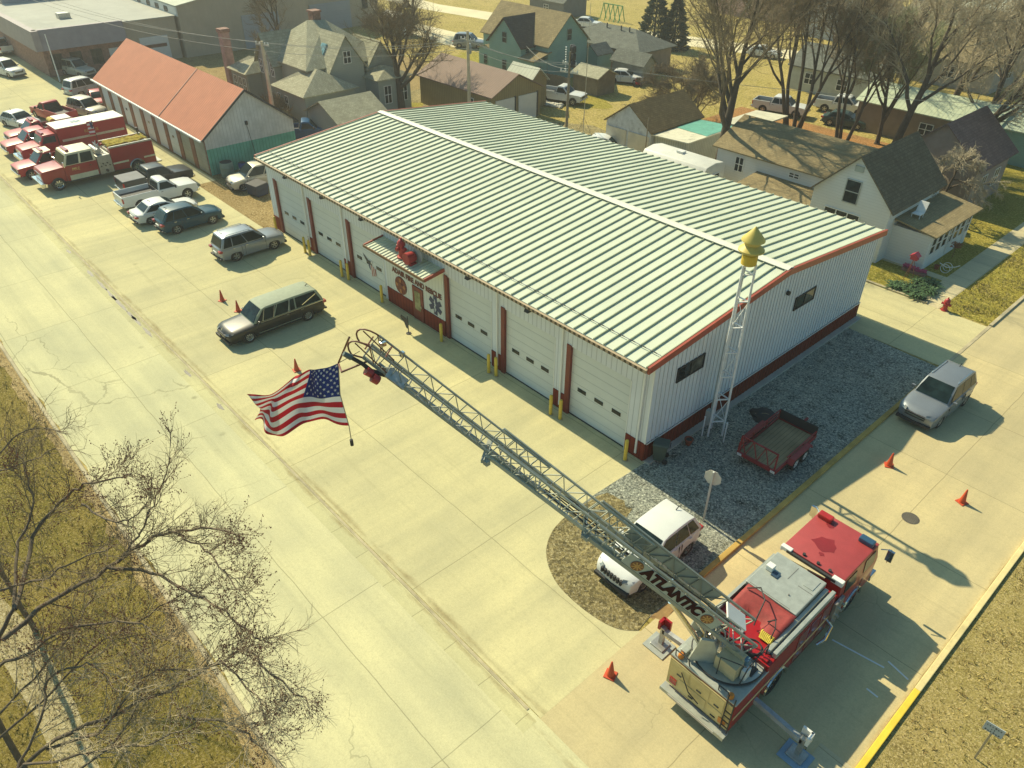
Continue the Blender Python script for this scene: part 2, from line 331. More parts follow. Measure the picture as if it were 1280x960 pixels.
# gravel yard with its sunny grassy corner
m = MB()
rg = random.Random(5)
sheet('gravel_yard', fil[::-1][1:]+[(.12, .3), (.12, 18.55), (5.82, 18.3), (5.82, -6.6)], .016, mGRAV)
sheet('grassy_gravel', fil[::-1][1:-2]+[(.14, -3.3)]+[(.3+.28*i, -2.9-.05*i+rg.uniform(-.55, .5)) for i in range(19)]+[(5.8, -4.4), (5.8, -6.6)], .022, mGRAVG)
# driveway behind the gravel, back strip, lawn, walks
rect('driveway', -3.0, 5.95, 18.5, 24.9, .020, mDRV)
sheet('driveway', [(-36, 20.3), (-3.0, 20.3), (-3.0, 24.9), (-36, 26)], .018, mDRV)
m = MB(); m.box(-9, 2.2, 24.9, 25.1, 0, .12); struct(m, 'driveway_kerb', mKERB)
rect('lawn', -13, 5.85, 25.1, 60, .014, mLAWN); rect('sidewalk', 1.5, 3.0, 24.9, 90, .024, mWALK); rect('house_walk', -3.9, 1.5, 28.9, 29.6, .026, mWALK)
rect('dirt_patch', -47.4, -35.1, -.75, 16, .014, mDIRT)
rect('dirt_lot', -118, -47.4, .9, 40, .006, mDIRT)
sheet('alley', [(-60, 27), (-36, 27), (-27, 31.5), (-27, 34.5), (-37, 36.5), (-41, 34), (-60, 34)], .010, mGRAVG)
rect('leaf_litter', -31, -2, 44, 54, .010, mSOIL)
sheet('leaf_litter', blob(-24, 43, 8, 4, 8), .012, mSOIL)
sheet('far_road', [(-150, 66), (-104, 63.2), (-84, 66), (-60, 73), (-20, 84), (-20, 89), (-64, 79), (-86, 71.5), (-104, 68.5), (-150, 72)], .012, mFAR)
sheet('far_road', [(-92, 50), (-74, 48.5), (-66, 53), (-66, 56), (-75, 55.5), (-92, 55)], .010, mFAR)
rect('far_street', -96, -86, -13, 330, .009, mSTR) if False else None
sheet('green_grass', blob(-66, 47, 6, 4, 3), .013, mLAWN); sheet('green_grass', blob(-47, 43, 7, 4, 6), .013, mLAWN); sheet('green_grass', blob(-53.5, 25, 4, 3.5, 16), .013, mLAWN)
# dead-grass tufts standing up out of the turf
def tufts(name, n, fx, seed, cols):
    r = random.Random(seed); m = MB()
    for k in range(n):
        x, y = fx(r); s = r.uniform(.6, 1.4); c = r.randrange(len(cols))
        for b in range(4):
            a = r.uniform(0, 6.28); h = r.uniform(.05, .13)*s; l = r.uniform(.02, .09)*s; wd = .012*s
            p = Vector((x+r.uniform(-.05, .05), y+r.uniform(-.05, .05), .015)); q = Vector((cos(a), sin(a), 0))*l; n_ = Vector((-sin(a), cos(a), 0))*wd
            m.face([p-n_, p+n_, p+q+Vector((0, 0, h))], c)
    o = m.build(name, cols, norm=False); o['kind'] = 'stuff'
STRAW = M('straw', (.56, .45, .17), .95, var=.25); OLIVE = M('olive_blade', (.21, .185, .04), .95, var=.3); BROWN = M('brown_blade', (.26, .18, .06), .95, var=.3)
def clumpy(x0, x1, y0, y1):
    def f(r):
        while 1:
            x, y = r.uniform(x0, x1), r.uniform(y0, y1)
            if r.random() < .25+.75*(.5+.5*sin(x*1.7+sin(y*1.3)*2))*(.5+.5*sin(y*2.1+x*.6)): return x, y
    return f
tufts('grass_tufts', 9000, clumpy(-34, 3, -33, -19.7), 1, [STRAW, OLIVE, BROWN, OLIVE]); tufts('grass_tufts', 6500, clumpy(14.1, 24, -9, 22), 2, [STRAW, STRAW, BROWN, OLIVE])
tufts('grass_tufts', 3000, clumpy(3.1, 5.8, 25.2, 45), 3, [STRAW, OLIVE, OLIVE]); tufts('grass_tufts', 1600, clumpy(.4, 5.7, -7.4, -3.2), 4, [STRAW, BROWN, OLIVE]) if False else None
# patched kerb inlet and manhole on the side street
sheet('kerb_inlet', [(12.6, -7.4), (13.7, -7.4), (13.7, -6.3), (12.6, -6.3)], .03, mWALK)
mh = thing('manhole_cover', 'round dark iron manhole cover set in the side street between the cones', 'manhole cover', U(1138, 648))
m = MB(); m._lathe([(.36, .012), (.36, .022), (.30, .024)], 20, (0, 0, 0), 0); m.build('cover', M('iron', (.09, .08, .06), .7), mh)
m = MB()
for a in range(-3, 4): m.box(-.26, .26, a*.075-.012, a*.075+.012, .0245, .03)
m.build('rib', M('iron_worn', (.16, .14, .10), .6), mh)
# ------------------------------------------------------------------ the fire station
mWALL = M_lines('station_wall', (.70, .72, .71), .305, (1, 1, 0), .72, .16, .5, 0, .08)
mRED = M('station_red_trim', (.17, .022, .014), .5, var=.2, scale=2, dirt=.25)
mREDW = M_lines('station_red_panel', (.20, .036, .02), .305, (1, 1, 0), .55, .16, .55, 0, .2)
mROOF = M('station_roof_panel', (.585, .63, .48), .5, var=.06, scale=.35, dirt=.14, spec=.25)
mTRIM = M('white_trim', (.72, .72, .66), .5, var=.06)
mDOOR = M_lines('overhead_door', (.66, .68, .62), .5, (0, 0, 1), .80, .05, .5, 0, .05, .3)
mDARK = M_glass('dark_pane', (.02, .03, .03)); mBLACK = M('black_trim', (.02, .02, .02), .6)
mTAN = M('tan_trim', (.42, .32, .2), .6)
W_, L_, HE, HR, OV = 20.0, 35.17, 5.5, 6.56, .59
st = thing('fire_station', 'long white metal fire station with ribbed pale roof, red trim and six garage doors', 'fire station', (0, 0, 0))
z_at = lambda y: HR-abs(y-10)*(HR-HE)/10.59
DOORS = [(-34.0, -30.3), (-29.3, -25.6), (-24.5, -20.85), (-14.4, -10.75), (-9.65, -6.0), (-4.9, -1.2)]
DH = 4.0
# front wall is built round the door openings
m = MB(); xs = -L_
for a, b in DOORS:
    m.box(xs, a, 0, .2, 0, DH); xs = b
m.box(xs, 0, 0, .2, 0, DH); m.box(-L_, 0, 0, .2, DH, z_at(0)-.06); m.build('front_wall', mWALL, st)
m = MB(); m.prism([(.2, 0), (20, 0), (20, z_at(20)-.06), (10, HR-.06), (.2, z_at(.2)-.06)], 0, -.2, 0); m.build('gable_wall', mWALL, st)
m = MB()
k = 0
while .2+k*.305 < 20:
    y = .3+k*.305; m.box(0, .03, y, y+.05, 1.06, z_at(y)-.08); k += 1
m.build('wall_rib', mWALL, st)
m = MB(); m.prism([(.2, 0), (20, 0), (20, z_at(20)-.06), (10, HR-.06), (.2, z_at(.2)-.06)], 0, -L_, -L_+.2); m.build('gable_wall', mWALL, st)
m = MB(); m.box(-L_+.2, -.2, 19.8, 20, 0, z_at(20)-.06); m.build('back_wall', mWALL, st)
# red wainscot
m = MB(); m.box(0, .035, -.03, 20.03, .1, 1.05)
k = 0
while k*.305 < 20: m.box(.035, .055, .1+k*.305, .16+k*.305, .1, 1.05); k += 1
m.build('wainscot', mREDW, st)
edges = [-L_]+[x for d in DOORS for x in d]+[0]
for a, b in zip(edges[0::2], edges[1::2]):
    if b-a < 3: m = MB(); m.box(a+(.05 if a > -L_ else 0), b-.27 if b < 0 else b-.02, -.04, 0, .05, 1.05); m.build('wainscot', mREDW, st)
m = MB(); m.box(-.05, .35, -.0, 20.1, -.02, .1); m.build('foundation', M('foundation', (.45, .42, .34), .9), st)
m = MB(); m.box(.06, .085, 0, 20, 1.05, 1.1); m.box(-.03, .04, -.07, .0, 1.1, 5.3); m.build('corner_trim', mTRIM, st)
# garage doors: recessed leaf, red left jamb, three panes
for i, (a, b) in enumerate(DOORS):
    d = MB(); d.box(a, b, .12, .17, 0.02, DH)
    for zz in (1.0, 1.5, 2.0, 2.5, 3.0, 3.5, .5): d.box(a+.03, b-.03, .112, .12, zz-.012, zz+.012)
    do = d.build('garage_door', mDOOR, st)
    for f in (.2, .5, .8):
        x = a+(b-a)*f; p = MB(); p.box(x-.27, x+.27, .095, .112, 1.62, 1.83); p.build('pane', mDARK, do)
    p = MB(); p.box(a-.02, b+.02, .085, .11, 0, .07); p.build('bottom_seal', mBLACK, do)
    p = MB(); p.box(a, b, .09, .118, DH-.07, DH); p.build('head_trim', mBLACK, do)
    j = MB(); j.box(a-.27, a+.01, -.05, .10, .0, DH+.06); j.build('door_jamb', mRED, st)
    j = MB(); j.box(b, b+.05, -.02, .10, 0, DH); j.build('door_jamb', mTRIM, st)
# roof
def slope(y0, y1, nm):
    m = MB(); z0 = z_at(y0); z1 = z_at(y1); x0, x1 = -L_-.02, .02
    m.hexa([(x0, y0, z0-.05), (x1, y0, z0-.05), (x1, y1, z1-.05), (x0, y1, z1-.05)], [(x0, y0, z0), (x1, y0, z0), (x1, y1, z1), (x0, y1, z1)])
    n = 58; r = Vector((0, y1-y0, z1-z0))
    for i in range(n+1):
        x = x0+.08+(x1-x0-.16)*i/n
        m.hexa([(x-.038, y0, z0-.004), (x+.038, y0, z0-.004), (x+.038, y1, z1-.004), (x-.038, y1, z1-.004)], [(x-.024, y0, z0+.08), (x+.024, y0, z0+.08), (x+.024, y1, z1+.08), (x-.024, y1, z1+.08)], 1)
    return m.build(nm, [mROOF, M('roof_seam', (.40, .43, .29), .5, var=.1, dirt=.2, spec=.2)], st)  # rib shade painted in: seams tinted darker than the roof panels
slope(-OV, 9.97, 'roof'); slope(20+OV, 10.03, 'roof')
m = MB(); m.hexa([(-L_-.05, 9.72, z_at(9.72)+.11), (.06, 9.72, z_at(9.72)+.09), (.06, 10, HR+.12), (-L_-.05, 10, HR+.12)], [(-L_-.05, 9.72, z_at(9.72)+.12), (.06, 9.72, z_at(9.72)+.12), (.06, 10, HR+.16), (-L_-.05, 10, HR+.16)])
m.hexa([(-L_-.05, 10, HR+.12), (.06, 10, HR+.12), (.06, 10.28, z_at(10.28)+.09), (-L_-.05, 10.28, z_at(10.28)+.09)], [(-L_-.05, 10, HR+.16), (.06, 10, HR+.16), (.06, 10.28, z_at(10.28)+.12), (-L_-.05, 10.28, z_at(10.28)+.12)])
m.build('ridge_cap', M('ridge_cap', (.72, .70, .58), .5, var=.06), st)
for x0, x1 in ((.02, .13), (-L_-.13, -L_-.02)):
    m = MB()
    for y0, y1 in ((-OV-.03, 10), (10, 20+OV+.03)):
        a, b = z_at(y0), z_at(y1)
        m.hexa([(x0, y0, a-.24), (x1, y0, a-.24), (x1, y1, b-.24), (x0, y1, b-.24)], [(x0, y0, a+.1), (x1, y0, a+.1), (x1, y1, b+.1), (x0, y1, b+.1)])
    m.build('rake_trim', M('rake_trim', (.36, .075, .04), .45, var=.12), st)
m = MB(); ze = z_at(-OV); m.box(-L_-.02, .02, -OV-.13, -OV-.01, ze-.2, ze-.04); m.build('gutter', mTAN, st)
m = MB(); m.box(-L_, 0, -OV-.136, -OV-.131, ze-.19, ze-.05); m.build('gutter_notch', M_lines('gutter_dash', (.42, .32, .2), .3, (1, 0, 0), .25, .5, .6, 0, .1, 0), st)
m = MB(); zz = z_at(.37); m.box(-L_+.1, -.1, .35, .39, zz+.09, zz+.12); m.build('snow_guard', M_lines('guard_dash', (.40, .42, .40), .606, (1, 0, 0), .2, .5, .6, 0, .1, 0), st)
m = MB(); ze2 = z_at(20+OV); m.box(-L_, .0, 20+OV+.01, 20+OV+.12, ze2-.2, ze2-.04); m.build('gutter', mTAN, st)
for x in (-25.15, -10.2, -5.45, -30.0, -.45):
    m = MB(); m.box(x-.05, x+.05, -.1, -.01, .3, HE-.2); m.bar((x, -.06, HE-.2), (x, -OV-.05, ze-.18), .09); m.build('downspout', mTRIM, st)
for x in (-22.6, -27.2, -12.4, -7.8, -32):
    m = MB(); m.box(x-.13, x+.13, -.2, 0, 4.75, 4.98); m.hexa([(x-.14, -.3, 4.72), (x+.14, -.3, 4.72), (x+.14, 0, 4.72), (x-.14, 0, 4.72)], [(x-.14, -.16, 4.98), (x+.14, -.16, 4.98), (x+.14, 0, 4.98), (x-.14, 0, 4.98)]); m.build('wall_light', mBLACK, st)
# side windows and vent
for y in (2.65, 12.4):
    f = MB(); y0, y1, z0, z1 = y-1.0, y+1.0, 3.72, 4.5
    f.box(0, .07, y0, y0+.06, z0, z1); f.box(0, .07, y1-.06, y1, z0, z1); f.box(0, .07, y0, y1, z0, z0+.06); f.box(0, .07, y0, y1, z1-.06, z1); f.box(0, .065, y-.03, y+.03, z0+.06, z1-.06)
    fo = f.build('window', mBLACK, st)
    for s in (-1, 1):
        p = MB(); p.box(.02, .04, min(y, y+s*.94)+.03, max(y, y+s*.94)-.03, z0+.06, z1-.06); p.build('pane', mDARK if s < 0 else M_glass('pane_tan', (.10, .10, .08)), fo)
m = MB(); m.cyl((.02, 10.3, 5.2), (.16, 10.3, 5.2), .12, n=10); m.build('vent', mBLACK, st)
# office front under its canopy
m = MB(); m.box(-20.45, -14.72, -.07, -.005, 1.06, 4.25); m.build('office_front', M_lines('office_panel', (.66, .67, .60), .305, (1, 1, 0), .8, .12, .5, 0, .06), st)
for x0, x1 in ((-20.45, -17.75), (-16.7, -14.72)): m = MB(); m.box(x0, x1, -.11, -.01, .04, 1.06); m.build('wainscot', mREDW, st)
dr = MB(); dr.box(-17.72, -16.72, -.14, -.071, .04, 2.25); do = dr.build('office_door', mRED, st)
p = MB(); p.box(-17.5, -16.95, -.155, -.14, .75, 1.98); p.build('door_glass', M_glass('door_glass', (.25, .25, .12), .2), do)
p = MB(); p.box(-16.86, -16.82, -.2, -.14, 1.0, 1.15); p.build('handle', M('steel', (.5, .5, .48), .3, 1), do)
# canopy: ribbed sheet with red fascia
cv = MB(); cz0, cz1, cy = 4.34, 4.16, -1.38
cv.hexa([(-20.5, cy, cz1-.06), (-14.7, cy, cz1-.06), (-14.7, -.0, cz0-.06), (-20.5, -.0, cz0-.06)], [(-20.5, cy, cz1), (-14.7, cy, cz1), (-14.7, 0, cz0), (-20.5, 0, cz0)])
for i in range(20):
    x = -20.35+i*.29; cv.hexa([(x-.04, cy, cz1-.003), (x+.04, cy, cz1-.003), (x+.04, 0, cz0-.003), (x-.04, 0, cz0-.003)], [(x-.015, cy, cz1+.05), (x+.015, cy, cz1+.05), (x+.015, 0, cz0+.05), (x-.015, 0, cz0+.05)])
co = cv.build('canopy', mROOF, st)
m = MB(); m.box(-20.58, -14.62, cy-.06, cy-.003, cz1-.1, cz1+.05); m.build('canopy_front_trim', M('canopy_brown', (.19, .10, .04), .6), co)
for x0, x1 in ((-20.58, -20.503), (-14.697, -14.62)):
    m = MB(); m.hexa([(x0, cy, cz1-.12), (x1, cy, cz1-.12), (x1, 0, cz0-.12), (x0, 0, cz0-.12)], [(x0, cy, cz1+.08), (x1, cy, cz1+.08), (x1, 0, cz0+.08), (x0, 0, cz0+.08)]); m.build('canopy_side_trim', M('canopy_red', (.33, .06, .035), .5, var=.1), co)
text('lettering', 'ADAIR FIRE AND RESCUE', .45, M('letter_red', (.13, .03, .02), .6), st, (-17.35, -.085, 2.5), (pi/2, 0, 0), xs=.95, bold=.02)
# maltese-cross emblem: round red plate with gold cross
e = MB(); e.cyl((-18.95, -.075, 1.68), (-18.95, -.11, 1.68), .58, n=28); eo = e.build('emblem', M('emblem_red', (.15, .022, .016), .5), st)
e = MB()
for k in range(4):
    a = k*pi/2
    P_ = lambda r, t: (-18.95+r*cos(a+t), 1.68+r*sin(a+t))
    e.prism([P_(.14, -.5), P_(.46, -.28), P_(.50, 0), P_(.46, .28), P_(.14, .5)], 1, -.135, -.11)
e.build('cross', M('emblem_dull_gold', (.36, .13, .04), .5), eo)
e = MB(); e.cyl((-18.95, -.136, 1.68), (-18.95, -.15, 1.68), .22, n=18); e.build('boss', M('emblem_red', (.15, .022, .016), .5), eo)
# star of life
e = MB()
for k in range(3):
    a = pi/2+k*pi/3; d = Vector((cos(a), 0, sin(a))); n_ = Vector((-sin(a), 0, cos(a))); c = Vector((-15.55, -.09-.004*k, 1.75))
    pts = [c+d*.6+n_*.15, c-d*.6+n_*.15, c-d*.6-n_*.15, c+d*.6-n_*.15]
    e.prism([(p.x, p.z) for p in pts], 1, c.y-.01, c.y+.01)
eo = e.build('star_emblem', M('star_blue', (.02, .035, .10), .5), st)
e = MB(); e.bar((-15.55, -.115, 1.35), (-15.55, -.115, 2.15), .04); e.tube([(-15.55+.07*sin(i*.9), -.115, 1.42+i*.045) for i in range(15)], .018, 5); e.build('staff', mTRIM, eo)
# eagle and flag decal on the third door
e = MB(); ex, ez = -22.6, 1.55
def flat(pts, mi): e.prism([(ex+a*.72, ez+b*.72) for a, b in pts], 1, .088, .094, mi)
flat([(-.95, .95), (-.2, .5), (.25, .55), (.2, .2), (-.35, .25), (-.7, .55)], 0); flat([(.1, .5), (.42, .62), (.5, .42), (.25, .3)], 1)
for i in range(6): x = .1+i*.13; flat([(x, .22-.04*i), (x+.13, .2-.04*i), (x+.16, -.95+.06*i), (x+.05, -.9+.06*i)], 2 if i % 2 else 1)
flat([(-.25, .26), (.12, .22), (.14, -.4), (-.1, -.2)], 3)
e.build('eagle_decal', [M('eagle_grey', (.06, .06, .055), .6), M('decal_white', (.7, .68, .6), .6), M('decal_red', (.42, .08, .05), .6), M('decal_blue', (.05, .07, .12), .6)], st)

# ------------------------------------------------------------------ red hydrants standing on the canopy
def hydrant(loc, s, label, grp=None, rz=0, name='fire_hydrant'):
    t = thing(name, label, 'fire hydrant', loc, rz, grp); mr = M('hydrant_red', (.38, .03, .03), .45, var=.15, scale=6)
    m = MB(); m._lathe([(.2*s, 0), (.2*s, .05*s), (.125*s, .06*s), (.125*s, .5*s), (.17*s, .51*s), (.17*s, .56*s)], 16, (0, 0, 0), 0); m.build('barrel', mr, t, smooth=40)
    m = MB(); m._lathe([(.165*s, .565*s), (.15*s, .65*s), (.09*s, .73*s), (.04*s, .76*s), (.04*s, .82*s)], 16, (0, 0, 0), 0); m.build('bonnet', mr, t, smooth=40)
    for a in (0, pi, -pi/2):
        m = MB(); m.cyl((.1*s*cos(a), .1*s*sin(a), .4*s), (.21*s*cos(a), .21*s*sin(a), .4*s), .07*s, n=10); m.cyl((.21*s*cos(a), .21*s*sin(a), .4*s), (.25*s*cos(a), .25*s*sin(a), .4*s), .085*s, n=8); m.build('nozzle_cap', mr, t, smooth=40)
    return t
hydrant((-17.55, -.75, 4.28), 1.45, 'taller red hydrant standing on the ribbed canopy above the office door')
t = thing('alarm_bell', 'red alarm drum with a grey dish behind it on the office canopy', 'alarm bell', (-16.55, -.75, 4.25))
m = MB(); m.cyl((0, -.45, .42), (0, .1, .42), .34, .30, n=16); m.box(-.25, .25, -.3, .1, 0, .15); m.build('drum', M('hydrant_red', (.38, .03, .03), .45), t, smooth=40)
m = MB(); m.cyl((.25, .2, .55), (.25, .26, .55), .42, n=20); m.cyl((.25, .23, .1), (.25, .23, .3), .03, n=6); m.build('dish', M('dish_grey', (.33, .35, .33), .5), t, smooth=40)

# ------------------------------------------------------------------ siren tower by the gable wall
tw = thing('siren_tower', 'tall white lattice mast with a yellow two-tier warning siren beside the gable wall', 'siren tower', (.95, 4.2, 0))
mW = M('tower_white', (.76, .76, .72), .5, var=.12, scale=3, dirt=.2); TH = 9.15
for a in range(3):
    x, y = .36*cos(a*2*pi/3+.4), .36*sin(a*2*pi/3+.4); m = MB(); m.tube([(x*1.15, y*1.15, 0), (x*.85, y*.85, TH)], 0.055, 8); m.build('leg', mW, tw, smooth=50)
m = MB()
for k in range(7):
    z = .9+k*1.3; f = 1.15-.3*z/TH
    P3 = [Vector((.36*f*cos(a*2*pi/3+.4), .36*f*sin(a*2*pi/3+.4), z)) for a in range(3)]
    for a in range(3): m.bar(P3[a], P3[(a+1) % 3], .05)
    if k < 6 and k % 2 == 0:
        for a in range(3): m.bar(P3[a], P3[(a+1) % 3]+Vector((0, 0, 1.3)), .022)
m.build('brace', mW, tw)
mSY = M('siren_yellow', (.58, .45, .10), .5, var=.12, scale=3, dirt=.25)
m = MB(); m._lathe([(.26, TH-.05), (.33, TH), (.33, TH+.4), (.28, TH+.45)], 18, (0, 0, 0), 0); m.build('motor_drum', M('siren_gold', (.62, .42, .03), .5), tw, smooth=35)
m = MB(); m._lathe([(.30, TH+.46), (.54, TH+.6), (.54, TH+.66), (.3, TH+.88)], 22, (0, 0, 0), 0); m.build('lower_horn', mSY, tw, smooth=35)
m = MB(); m._lathe([(.33, TH+.88), (.33, TH+1.02), (.49, TH+1.05), (.48, TH+1.1), (.05, TH+1.62), (.01, TH+1.66)], 22, (0, 0, 0), 0); m.build('cone_roof', mSY, tw, smooth=35)
m = MB(); m.box(-.35, -.1, -.5, -.25, .7, 1.5); m.tube([(-.2, -.3, 1.5), (-.2, -.3, 5), (0, -.2, 9)], .03, 6); m.build('control_box', M('box_grey', (.35, .38, .36), .5), tw)

# ------------------------------------------------------------------ bollards along the doors
mBOL = M('bollard_yellow', (.62, .45, .05), .5, var=.14, scale=4, dirt=.3)
bl = [(346, 290), (382, 316), (388, 320), (428, 346), (436, 350), (478, 378), (552, 427), (611, 466), (620, 470), (688, 518), (700, 524), (781, 575)]
bn = ['left of the first garage door, farthest from the ladder truck', 'left one of the pair between the first and second garage doors', 'right one of the pair between the first and second garage doors', 'left one of the pair between the second and third garage doors', 'right one of the pair between the second and third garage doors',
      'between the third door and the office wall', 'right of the office star emblem', 'left one of the pair between the fourth and fifth garage doors', 'right one of the pair between the fourth and fifth garage doors', 'left one of the pair before the last garage door', 'right one of the pair before the last garage door', 'at the station corner by the gravel']
for i, (p, s) in enumerate(zip(bl, bn)):
    q = U(*p); q.z = .012
    if i == 0:
        b0 = thing('bollard', None, 'bollard', q, 0, 'yellow bollards along the station front'); m = MB(); m._lathe([(.09, 0), (.09, 1.12), (.075, 1.17), (.04, 1.2)], 14, (0, 0, 0), 0); m.build('post', mBOL, b0, smooth=40)
        m = MB(); m._lathe([(.16, 0), (.15, .015)], 12, (0, 0, 0), 0); m.build('footing', mKERB, b0)
        b = b0
    else: b = copy_tree(b0); b.location = q
    b['label'] = 'yellow steel bollard '+s
# ------------------------------------------------------------------ vehicles. Local frame: +Y is forward, origin on the ground under the middle
mTYRE = M('tyre', (.025, .024, .022), .85); mRIM = M('rim', (.55, .54, .5), .3, .8); mGLS = M_glass('car_glass', (.012, .025, .025), .12)
mTAIL = M('tail_lamp', (.40, .02, .015), .25, coat=.5); mHEAD = M('head_lamp', (.22, .24, .23), .1, coat=1); mPLAST = M('dark_plastic', (.03, .03, .03), .7)
mCHROME = M('chrome', (.6, .6, .57), .15, 1); mPLATE = M('plate', (.55, .56, .5), .5); mAMBER = M('amber_lamp', (.6, .2, .02), .3)
def paint(name, c, coat=.8, metal=.0): return M('paint_'+name, c, .38, metal, var=.06, scale=1.2, coat=coat*.35, spec=.3)
PILLAR = {}
def wheel(parent, x, y, r, wd=.23, rim=None, spokes=5):
    s = 1 if x > 0 else -1
    m = MB(); n = 24
    prof = [(x-s*wd*.5, r*.62), (x-s*wd*.5, r*.93), (x-s*wd*.38, r), (x+s*wd*.38, r), (x+s*wd*.5, r*.93), (x+s*wd*.5, r*.62), (x+s*wd*.34, r*.58)]
    rings = []
    for px, pr in prof: rings.append([(px, y+pr*cos(2*pi*k/n), r+pr*sin(2*pi*k/n)) for k in range(n)])
    vs_ = [v for rg in rings for v in rg]; fs = [(i*n+k, i*n+(k+1) % n, (i+1)*n+(k+1) % n, (i+1)*n+k) for i in range(len(prof)-1) for k in range(n)]
    fs += [tuple(range(n)), tuple((len(prof)-1)*n+k for k in range(n))]
    m.add(vs_, fs); wo = m.build('wheel', mTYRE, parent, smooth=35)
    m = MB(); xo = x+s*wd*.345
    m.cyl((xo-s*.02, y, r), (xo+s*.012, y, r), r*.2, n=10)
    for k in range(spokes):
        a = 2*pi*k/spokes+.3; b_ = (xo, y+r*.58*cos(a), r+r*.58*sin(a)); m.bar((xo, y, r), b_, r*.17, .03, up=(1, 0, 0))
    ring = [(xo, y+r*.6*cos(2*pi*k/20), r+r*.6*sin(2*pi*k/20)) for k in range(21)]
    m.tube(ring, r*.06, 5); m.build('rim', rim or mRIM, wo)
    return wo
def arch(yc, r, z0, n=9): return [(yc+r*cos(pi*k/n), z0+r*sin(pi*k/n)) for k in range(n+1)]
def shell(poly, w, taper, bev, name, mat, parent, seg=3):
    "side outline extruded across the car, narrowed towards the ends and top, edges rounded"
    m = MB(); m.prism(poly, 0, -w/2, w/2); m.v = [(x*taper(y, z), y, z) for x, y, z in m.v]
    return m.build(name, mat, parent, smooth=38, bevel=bev, seg=seg)
def round_shell(poly, w, L_, zmid, name, mat, parent, nose=.16):
    "car body lofted across its width: shoulders fall away and the ends curve in towards the flanks"
    st_ = [(-1, .15, 1.0), (-.965, .075, .55), (-.86, .028, .24), (-.5, .006, .06), (0, 0, 0), (.5, .006, .06), (.86, .028, .24), (.965, .075, .55), (1, .15, 1.0)]
    m = MB(); n = len(poly)
    for xf, dz, de in st_:
        for y, z in poly:
            k = max(0, (abs(y)-(L_/2-.55))/.55); y2 = y-math.copysign(1, y)*k*nose*(.35+de)*(1 if abs(xf) > .4 else .35)
            if z > zmid: z2 = z-dz*min(1, (z-zmid)/.2)
            elif z < .35: z2 = z+.05*de
            else: z2 = z
            pl = 1-.04*de*max(0, (.5-z)/.3) if z < .5 else 1
            m.v.append((xf*w/2*pl*(1-.10*k*k), y2, z2))
    for i in range(len(st_)-1):
        for j in range(n):
            a = i*n+j; b = i*n+(j+1) % n; m.f.append((a, b, b+n, a+n)); m.m.append(0)
    m.f.append(tuple(range(n))); m.f.append(tuple(range((len(st_)-1)*n, len(st_)*n))); m.m += [0, 0]
    return m.build(name, mat, parent, smooth=34)
class Cfg: pass
